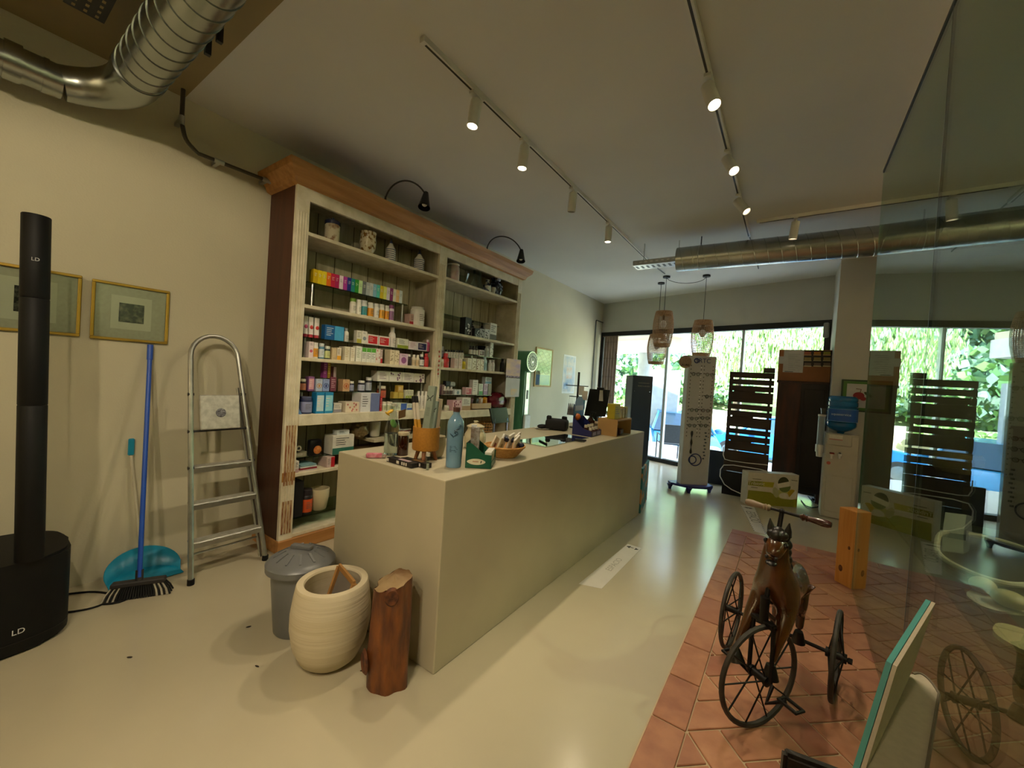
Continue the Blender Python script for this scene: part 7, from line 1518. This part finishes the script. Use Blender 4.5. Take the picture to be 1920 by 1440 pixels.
def onb(s, f): 
    rr_ = r*(1.0+.08*min(1, f/.68))+.0015; g = s/rr_; d = vd*math.cos(g)+sd_*math.sin(g); return Vector((p.x+d.x*rr_, p.y+d.y*rr_, ZC+h*f))
for k in range(5): b.tube([onb((-.6+.02*j*(1+k % 2))*r, .36-.022*k) for j in range(3)]+[onb((.15+.12*(k % 3))*r, .36-.022*k)], .0018, dk, seg=4)
rnd = random.Random(2)
for k in range(7): 
    s0, f0 = rnd.uniform(-.5, .5)*r, rnd.uniform(.48, .74); b.tube([onb(s0+.25*r*math.sin(j*.9+k), f0+.018*j*(1 if k % 2 else -.6)) for j in range(5)], [.001, .003, .004, .003, .001], dk, seg=5)
b.obj('print', t)
# ceramic jar
p = cp(8, 1375, 745); r = wpx(p, 20); zt = ztop(p, 8, 1370, 425); p = p+Vector((-.05, .06, 0)); h = zt-ZC; CJ = mat('cream_glazed_jar', '#b9b092', .2, var=.04)
t = thing('ceramic_jar', 'cream glazed lidded ceramic jar behind the green display box on the counter', 'jar', (p.x, p.y, ZC)); b = MB(); b.lathe([(a*r, ZC+z*h) for a, z in ((0, 0), (.8, 0), (.95, .06), (1.05, .3), (1.02, .5), (.78, .66), (.74, .70), (.8, .76), (0, .76))], CJ, c=(p.x, p.y, 0), seg=36); b.obj('jar_body', t)
b = MB(); b.lathe([(a*r, ZC+z*h) for a, z in ((.80, .76), (.86, .77), (.86, .80), (.5, .87), (.2, .90), (.14, .93), (.24, .96), (.22, .99), (0, 1))], CJ, c=(p.x, p.y, 0), seg=36); b.obj('lid', t)
# green counter display box
a, e, g = cp(8, 1270, 942), cp(8, 1562, 958), cp(8, 1612, 880); GRB = P('#14523c', .4); u_ = (e-a); dpt = (g-e); z1 = ztop(a, 8, 1275, 640); z2 = ztop(e, 8, 1565, 770); z3 = ztop(e, 8, 1570, 765)
t = thing('green_display_box', 'green cut-away counter display box with white packets inside', 'display box', ((a+g)/2)); up = lambda q, z: Vector((q.x, q.y, z))
b = MB(); th = dpt.normalized()*.003; side = [up(a, ZC), up(e, ZC), up(e, ZC+.075), up(a.lerp(e, .72), ZC+.078), up(a.lerp(e, .22), ZC+.135), up(a, ZC+.138)]
b.prism(side, th, GRB); b.prism([q+dpt for q in side], -th, GRB); b.prism([up(e, ZC), up(e+dpt, ZC), up(e+dpt, ZC+.035), up(e, ZC+.035)], -u_.normalized()*.003, GRB); b.prism([up(a, ZC), up(a+dpt, ZC), up(a+dpt, ZC+.138), up(a, ZC+.138)], u_.normalized()*.003, GRB); b.prism([up(a, ZC), up(e, ZC), up(e+dpt, ZC), up(a+dpt, ZC)], (0, 0, .003), GRB); b.obj('box_body', t, smooth=False)
b = MB(); nf = -dpt.normalized()*.0006; c = a.lerp(e, .42); W2 = u_.length*.36; hh = .017; ud = u_.normalized(); pts = []
for k in range(24): g_ = 2*PI*k/24; pts.append(up(c+ud*W2*math.cos(g_), ZC+.036+hh*math.copysign(abs(math.sin(g_))**1.3, math.sin(g_)))+nf)
b.prism(pts, nf, P('#cfc9b0')); b.prism([up(c+ud*(-.02)+nf*2, ZC+.034), up(c+ud*.012+nf*2, ZC+.034), up(c+ud*.012+nf*2, ZC+.040), up(c-ud*.02+nf*2, ZC+.040)], nf, P('#a9846a')); b.tube([up(c+ud*.025+nf*2, ZC+.03), up(c+ud*.028+nf*2, ZC+.043)], .003, P('#22402c'), seg=5); b.obj('leaf_label', t, smooth=False)
for k in range(4):
    q = e+dpt*(.16+.22*k)-u_*.16; b = MB(); b.box((q.x, q.y, ZC+.047), (u_.length*.26, dpt.length*.17, .085), P('#d6d3c6'), rz=math.atan2(u_.y, u_.x), bev=.002); tag(b.obj('sachet_packet'), ('white packet at the near front of the green display box', 'second white packet in the green display box', 'third white packet in the green display box', 'white packet at the far side of the green display box')[k], 'packet', 'packets in the green display box')
q = a+dpt*.55+u_*.2; qz = ztop(q, 8, 1330, 480); t = thing('foil_pouch', 'silver and brown foil pouch standing in the back of the green display box', 'pouch', up(q, ZC)); b = MB(); FOIL = mat('crumpled_foil', '#c2c0bb', .25, metal=.3, col2='#8a7565', scale=30, bump=.5, bscale=40); b.box((q.x, q.y, (ZC+.004+qz)/2), (.052, .014, qz-ZC-.004), FOIL, rz=math.atan2(u_.y, u_.x), bev=.004); b.box((q.x-.012, q.y, qz-.02), (.03, .018, .06), P('#d3d6d8'), rz=math.atan2(u_.y, u_.x)); b.obj('pouch_body', t)
# wicker basket with sachets
p = cp(8, 1650, 800); p = cp(8, 1665, 835)+Vector((-.02, .07, 0)); r = .125
t = thing('wicker_bowl', 'shallow honey coloured wicker basket full of sachets on the counter', 'basket', (p.x, p.y, ZC)); b = MB(); b.lathe([(0, ZC), (.075, ZC), (.085, ZC+.012), (.128, ZC+.062), (.132, ZC+.07), (.124, ZC+.068), (.08, ZC+.018), (0, ZC+.012)], WICKER, c=(p.x, p.y, 0), seg=36); b.obj('basket_body', t)
b = MB()
for k in range(7): z = .008+k*.009; rr_ = .084+(.13-.084)*k/6.4; b.tube([(p.x+rr_*math.cos(a_), p.y+rr_*math.sin(a_), ZC+z+.003) for a_ in [2*PI*j/30 for j in range(30)]], .0028, WICKER, seg=5, closed=True)
b.tube([(p.x+.13*math.cos(a_), p.y+.13*math.sin(a_), ZC+.07) for a_ in [2*PI*j/30 for j in range(30)]], .006, WICKER, seg=6, closed=True); b.obj('woven_rim', t)
SACH = [('-.06', -.06, .10, .9, '#cbb99c', 'tan sachet with a red seal at the left of the wicker basket'), ('-.02', -.045, .095, .3, '#c9bfa4', 'beige folded sachet in the middle of the wicker basket'), ('.0', .03, .12, -.4, '#d6d2c6', 'white sachet standing at the back of the wicker basket'), ('.03', .06, .125, -.7, '#d2cec2', 'white printed sachet fanned to the right in the basket'), ('.05', .03, .11, -.9, '#d8d4ca', 'second white printed sachet fanned to the right in the basket'), ('-.05', .02, .11, .5, '#d9d6cc', 'white sachet leaning left at the back of the wicker basket')]
for k, (dx, dy, hh, tl_, hx, lb) in enumerate(SACH):
    c = Vector((p.x+float(dx)+.02, p.y+dy, ZC+.03+hh*.5)); t = thing('sachet', lb, 'sachet', c, 0, 'sachets in the wicker basket'); b = MB(); b.box(c, (.014, .075, hh), P(hx), rot=Euler((tl_*-.5, .25, .2)), bev=.004, seg=2); b.obj('sachet_body', t)
    M3 = Euler((tl_*-.5, .25, .2)).to_matrix(); b = MB(); q = c+M3 @ Vector((.0078, 0, 0)); b.box(q+M3 @ Vector((0, 0, -.005)), (.0008, .03, .03), P(('#8a2f22', '#8f8a6a', '#9aa0a4', '#54505a', '#4a4652', '#b0a890')[k]), rot=Euler((tl_*-.5, .25, .2))); b.obj('print', t, smooth=False)
for k, (dx, dy, dz, lb) in enumerate(((.02, -.01, .115, 'left dark navy round capsule on top of the wicker basket'), (.03, .035, .11, 'right dark navy round capsule on top of the wicker basket'), (.085, .065, .075, 'dark navy capsule at the right rim of the wicker basket'))):
    b = MB(); c = Vector((p.x+dx, p.y+dy, ZC+dz)); b.lathe([(0, -.012), (.017, -.012), (.019, -.004), (.019, .008), (.014, .013), (0, .014)], P('#151a30', .25), c=c, rot=Euler((.3*k, .5, 0)), seg=18); tag(b.obj('capsule'), lb, 'capsule', 'navy capsules in the wicker basket')
# glass plate, pen, remote
q = [Vector((-1.80, 2.65, ZC)), Vector((-1.73, 3.42, ZC)), Vector((-1.48, 3.41, ZC)), Vector((-1.48, 2.63, ZC))]
b = MB(); b.prism(q, (0, 0, .007), mat('counter_mirror_glass', '#b9c9c4', .03, metal=1., var=.02)); plate = tag(b.obj('glass_plate', smooth=False), 'flat reflective glass plate lying on the counter', 'glass plate')
b = MB(); cA_, cB_ = cp(9, 455, 1207), cp(9, 545, 1252); t = thing('black_pen', 'black pen lying on the glass plate', 'pen', cA_); b.cyl(cA_+Vector((0, 0, .0125)), cB_+Vector((0, 0, .0125)), .0055, BLKPL, seg=10); b.obj('barrel', t)
cA_, cB_ = cp(9, 885, 1197), cp(9, 1010, 1215); t = thing('black_remote', 'flat black remote control at the edge of the glass plate', 'remote', cA_); b = MB(); b.box((cA_+cB_)/2+Vector((0, 0, .007+.008)), ((cB_-cA_).length, .045, .014), BLKPL, rz=math.atan2((cB_-cA_).y, (cB_-cA_).x), bev=.003); b.obj('remote_body', t)
# dish, bag
c = cp(9, 490, 1052); t = thing('white_dish', 'round white dish lying near the far counter edge', 'dish', c); b = MB(); b.lathe([(0, ZC), (.06, ZC), (.085, ZC+.012), (.08, ZC+.012), (0, ZC+.006)], P('#c9c7bf'), c=(c.x, c.y, 0), seg=28); b.obj('dish_body', t)
b = MB(); b.ell((c.x, c.y, ZC+.03), (.045, .075, .02), BLKPL, seg=16, rings=10); tag(b.obj('black_pouch'), 'small black pouch lying in the white dish', 'pouch')
c = cp(9, 720, 1075)+Vector((-.08, .05, 0)); random.seed(12); b = MB(); b.box((c.x, c.y, ZC+.055), (.22, .20, .11), mat('black_fabric', '#070709', .8, bump=.2), rz=.3, bev=.03, seg=3); b.box((c.x-.06, c.y-.07, ZC+.12), (.05, .04, .05), BLKPL, rz=.4, bev=.01); b.box((c.x+.05, c.y+.06, ZC+.115), (.06, .04, .05), BLKPL, rz=-.3, bev=.01)
tag(b.obj('black_bag'), 'black card terminal case on the counter before the earring stand', 'bag')
# blue display of bottles
a, e, g = cp(9, 848, 1112), cp(9, 1080, 1152), cp(9, 1195, 1120); BLB = P('#1b2058', .4); u_ = g-e; v_ = a-e; t = thing('blue_display_box', 'dark blue counter display box with raised back card and small bottles', 'display box', e)
up = lambda q, z: Vector((q.x, q.y, ZC+z)); b = MB(); tu = u_.normalized()*.003; tv = v_.normalized()*.003
b.prism([up(e, 0), up(g, 0), up(g, .05), up(e, .05)], tv, BLB); b.prism([up(a, 0), up(a+u_, 0), up(a+u_, .17), up(a, .17)], -tv, BLB)
for o_, s_ in ((Vector(), 1), (u_, -1)): b.prism([up(e+o_, 0), up(a+o_, 0), up(a+o_, .17), up(e+v_*.45+o_, .07), up(e+o_, .05)], tu*s_, BLB)
b.prism([up(e, 0), up(g, 0), up(g+v_, 0), up(a, 0)], (0, 0, .003), BLB); b.obj('box_body', t, smooth=False)
b = MB(); cc4 = a+u_*.5; hw = u_.length*.5; ud = u_.normalized(); out = [up(cc4-ud*hw, .165), up(cc4+ud*hw, .165), up(cc4+ud*hw, .29)]+[up(cc4+ud*hw*.8*math.cos(x), .29+.075*math.sin(x)) for x in [PI*k/12 for k in range(13)]]+[up(cc4-ud*hw, .29)]
b.prism(out, -tv, P('#1a1d45', .4)); bc4 = b.obj('back_card', t, smooth=False)
b = MB(); b.prism([up(cc4-ud*hw*.95, .17)-tv*1.2, up(cc4+ud*hw*.95, .17)-tv*1.2, up(cc4+ud*hw*.95, .245)-tv*1.2, up(cc4-ud*hw*.95, .245)-tv*1.2], -tv*.3, P('#1d6aa8')); b.prism([up(cc4-ud*hw*.8, .225)-tv*1.6, up(cc4+ud*hw*.75, .225)-tv*1.6, up(cc4+ud*hw*.75, .275)-tv*1.6, up(cc4-ud*hw*.8, .275)-tv*1.6], -tv*.3, P('#a9a6b4')); b.ell(up(cc4-ud*hw*.35, .165)-tv*2.5, (.035, .035, .035), P('#c2621c'), seg=12, rings=8); b.obj('card_print', bc4, smooth=False)
b = MB(); f_ = -v_.normalized()*.0008
for s_ in (.12, .55): b.prism([up(e+u_*s_, .01)+f_, up(e+u_*(s_+.33), .01)+f_, up(e+u_*(s_+.33), .042)+f_, up(e+u_*s_, .042)+f_], f_, P('#8f93c0')); 
b.obj('printed_lettering', t, smooth=False)
k = 0
for i in range(3):
    for j in range(2):
        q = e+u_*(.2+.3*i)+v_*(.17+.24*j); t = thing('small_bottle', 'small white capped brown bottle in the blue display, %s row, %s' % (('front', 'back')[j], ('left', 'middle', 'right')[i]), 'bottle', up(q, .003), 0, 'bottles in the blue display box'); zz = ZC+.0035+j*.02
        b = MB(); b.lathe([(0, zz), (.018, zz), (.019, zz+.045), (.012, zz+.055), (0, zz+.055)], P('#4a241a', .3), c=(q.x, q.y, 0), seg=16); b.obj('bottle_body', t); b = MB(); b.cyl((q.x, q.y, zz+.053), (q.x, q.y, zz+.078), .016, P('#d2c9b2'), seg=16); b.obj('cap', t)
# glass bowl, bench, yellow bottles
c = cp(9, 1245, 1110)+Vector((-.05, .08, 0)); t = thing('cloth_lined_bowl', 'shallow bowl with cream cloth edge and grey base at the far end of the counter', 'bowl', c); b = MB(); b.lathe([(0, ZC), (.10, ZC), (.125, ZC+.05), (.13, ZC+.052), (0, ZC+.052)], mat('grey_green_weave', '#6f7468', .7, var=.2, scale=60), c=(c.x, c.y, 0), seg=30); b.obj('bowl_base', t); b = MB(); b.lathe([(.127, ZC+.05), (.145, ZC+.095), (.15, ZC+.10), (.138, ZC+.098), (.11, ZC+.055), (0, ZC+.05)], P('#b9a98c', .8), c=(c.x, c.y, 0), seg=30); b.obj('cloth_rim', t)
a, g = cp(9, 1385, 1150), cp(9, 1525, 1085); a = a+Vector((-.01, .02, 0)); L_ = .42; t = thing('wooden_bench', 'small pale wooden bench shelf carrying yellow cartons at the far end of the counter', 'stand', a); LW = mat('pale_beech', '#b8915a', .5, var=.06); zt = ztop(a, 9, 1390, 945); x1 = a.x; b = MB(); b.between((x1-.20, a.y, zt-.014), (x1, a.y+L_, zt), LW); b.obj('top_board', t, smooth=False)
for yy in (a.y, a.y+L_-.014): b = MB(); b.between((x1-.20, yy, ZC), (x1, yy+.014, zt-.014), LW); b.obj('side_board', t, smooth=False)
YEL = [('#b5a41a', 'yellow green pouch at the left on the wooden bench', .02, .15, .15), ('#c9b46a', 'pale yellow carton in the middle of the wooden bench', .17, .07, .11), ('#c2ab5c', 'tall pale yellow carton right of the middle on the bench', .25, .06, .12), ('#a59a2c', 'yellow jar like carton at the right end of the bench', .32, .08, .115)]
for hx, lb, dy, w_, h_ in YEL:
    t = thing('yellow_carton', lb, 'carton', (x1-.08, a.y+dy, zt), 0, 'yellow cartons on the wooden bench'); b = MB(); b.box((x1-.08, a.y+dy+w_/2, zt+.0005+h_/2), (.08, w_-.004, h_), P(hx), bev=.003); b.obj('carton', t, smooth=False); b = MB(); lines(b, x1-.0398, a.y+dy+.01, a.y+dy+w_-.012, zt+h_*.8, h_*.14, 4, P('#7d7420')); b.obj('print', t, smooth=False)
b = MB(); b.box((x1-.09, a.y+.2, ZC+.03), (.14, .2, .05), P('#4a1f18'), rz=.2, bev=.01); tag(b.obj('maroon_purse'), 'dark red purse under the small wooden bench', 'purse')
c = Vector((x1-.32, a.y+.1, ZC)); t = thing('amber_pump_bottle', 'dark amber pump bottle left of the yellow cartons', 'bottle', c); b = MB(); b.lathe([(0, ZC), (.04, ZC), (.042, ZC+.01), (.042, ZC+.12), (.018, ZC+.15), (0, ZC+.15)], mat('amber_glass', '#2e1206', .08, var=.1, coat=.5), c=(c.x, c.y, 0), seg=20); b.obj('bottle_body', t); b = MB(); b.cyl((c.x, c.y, ZC+.15), (c.x, c.y, ZC+.2), .012, BLKPL, seg=12); b.box((c.x+.02, c.y, ZC+.2), (.06, .02, .014), BLKPL); b.obj('pump', t)
# monitor seen from behind
mo = at(*C(9, 1150, 760), 'y', 4.35); ml, mr = at(*C(9, 1065, 570), 'y', 4.25), at(*C(9, 1305, 585), 'y', 4.40); mb = at(*C(9, 1035, 860), 'y', 4.25)
t = thing('monitor', 'black computer monitor turned away with a receipt clipped on top', 'monitor', (mo.x, mo.y, ZC)); zt, zb = ml.z, ZC+.13
b = MB(); sl = Vector((-.02, -.05, 0)); b.prism([Vector((ml.x-.03, ml.y-.04, zb)), Vector((mr.x-.02, mr.y-.04, zb)), Vector((mr.x, mr.y, zt)), Vector((ml.x, ml.y, zt))], (-.02, .035, 0), BLKPL); b.obj('screen', t, smooth=False)
b = MB(); cx_ = (ml.x+mr.x)/2-.02; b.cyl((cx_-.02, ml.y+.08, ZC+.015), (cx_-.02, ml.y+.06, zb+.06), .03, BLKPL, seg=14); b.box((cx_-.02, ml.y+.08, ZC+.008), (.24, .18, .015), BLKPL, rz=.4, bev=.004); b.obj('stand', t)
pm = ml.lerp(mr, .52); t2 = thing('receipt', 'white paper receipt clipped to the top of the monitor', 'receipt', pm); b = MB(); b.prism([pm+Vector((-.03, -.012, -.13)), pm+Vector((.045, -.012, -.13)), pm+Vector((.03, -.003, .0)), pm+Vector((-.03, -.003, .0))], (0, -.002, 0), P('#c9c7bf')); b.obj('paper', t2, smooth=False); b = MB(); b.box(pm+Vector((0, 0, .008)), (.075, .04, .03), BLKPL, bev=.004); b.obj('clip', t2, smooth=False)
# earring stand and card rack
c = cp(9, 880, 1000)+Vector((-.25, .45, 0)); c = Vector((-1.98, 4.05, ZC)); zt = at(*C(9, 930, 370), 'y', 4.05).z; c.x = at(*C(9, 912, 700), 'y', 4.05).x
t = thing('earring_stand', 'black jewellery stand hung with earrings and a chequered tassel', 'jewellery stand', c); b = MB(); b.cyl((c.x, c.y, ZC), (c.x, c.y, zt), .012, BLACK, seg=10); b.cyl((c.x, c.y, ZC), (c.x, c.y, ZC+.012), .07, BLACK, seg=20); b.obj('post', t)
b = MB(); zarm = at(*C(9, 860, 530), 'y', 4.05).z; b.cyl((c.x-.15, c.y, zarm), (c.x+.12, c.y, zarm), .005, BLACK, seg=8); b.cyl((c.x-.1, c.y, zarm-.12), (c.x+.1, c.y, zarm-.12), .005, BLACK, seg=8); b.obj('arms', t)
for k in range(5):
    x = c.x-.09+.02*k; g2 = thing('tassel_earring', ('leftmost', 'second', 'third', 'fourth', 'rightmost')[k]+' grey checked tassel on the left arm of the jewellery stand', 'earring', (x, c.y-.006, zarm-.12), 0, 'tassels on the jewellery stand'); b = MB(); b.tube([(x, c.y-.006, zarm-.12), (x-.005, c.y-.008, zarm-.2)], .0012, BLACK, seg=4); b.cyl((x-.005, c.y-.008, zarm-.33), (x-.005, c.y-.008, zarm-.2), .016, mat('checked_tassel', '#3a3a3c', .8, col2='#8f8f92', scale=120), r1=.004, seg=10); b.obj('tassel', g2)
for k, (dx, dz, hx, lb) in enumerate(((.03, .02, '#cfd3d4', 'white jewellery card at the upper right of the jewellery stand'), (.075, -.03, '#d6d2cc', 'white jewellery card beside the monitor'), (.05, -.13, '#5aa0b8', 'pale blue jewellery card under the white cards'))):
    b = MB(); b.box((c.x+dx+.02, c.y-.02, zarm-.07+dz), (.06, .003, .10), P(hx), rz=.2); tag(b.obj('jewellery_card'), lb, 'card', 'cards on the jewellery stand')
# ================================================================ CAMERA, SKY, SUN
cd = bpy.data.cameras.new('camera'); co = bpy.data.objects.new('camera', cd); COL.objects.link(co)
cd.sensor_width = 36; cd.lens = F/1920*36; cd.clip_start = .02; cd.clip_end = 300
co.matrix_world = Matrix.Translation(CAM) @ Matrix((CR, CU, -CF)).transposed().to_4x4()
SC.camera = co
w = bpy.data.worlds.new('world'); SC.world = w; w.use_nodes = True; nt = w.node_tree
bg = nt.nodes['Background']; sk = nt.nodes.new('ShaderNodeTexSky'); sk.sky_type = 'NISHITA'; sk.sun_elevation = math.radians(52); sk.sun_rotation = math.radians(60); sk.sun_disc = False
nt.links.new(sk.outputs[0], bg.inputs['Color']); bg.inputs['Strength'].default_value = 1.5
sl = bpy.data.lights.new('sun', 'SUN'); sl.energy = 30.0; sl.color = (.88, .95, 1); sl.angle = math.radians(.6)
so = bpy.data.objects.new('sun', sl); COL.objects.link(so); so.rotation_euler = Vector((.30, .52, -.8)).to_track_quat('-Z', 'Y').to_euler()
SC.view_settings.view_transform = 'Standard'; SC.view_settings.look = 'None'; SC.view_settings.gamma = 1; SC.view_settings.exposure = .25
try: SC.view_settings.use_curve_mapping = False
except Exception: pass
cy = SC.cycles
cy.use_denoising = True; cy.max_bounces = 10; cy.diffuse_bounces = 5; cy.glossy_bounces = 6; cy.transmission_bounces = 8; cy.transparent_max_bounces = 24; cy.caustics_reflective = False; cy.caustics_refractive = False; cy.sample_clamp_indirect = 6
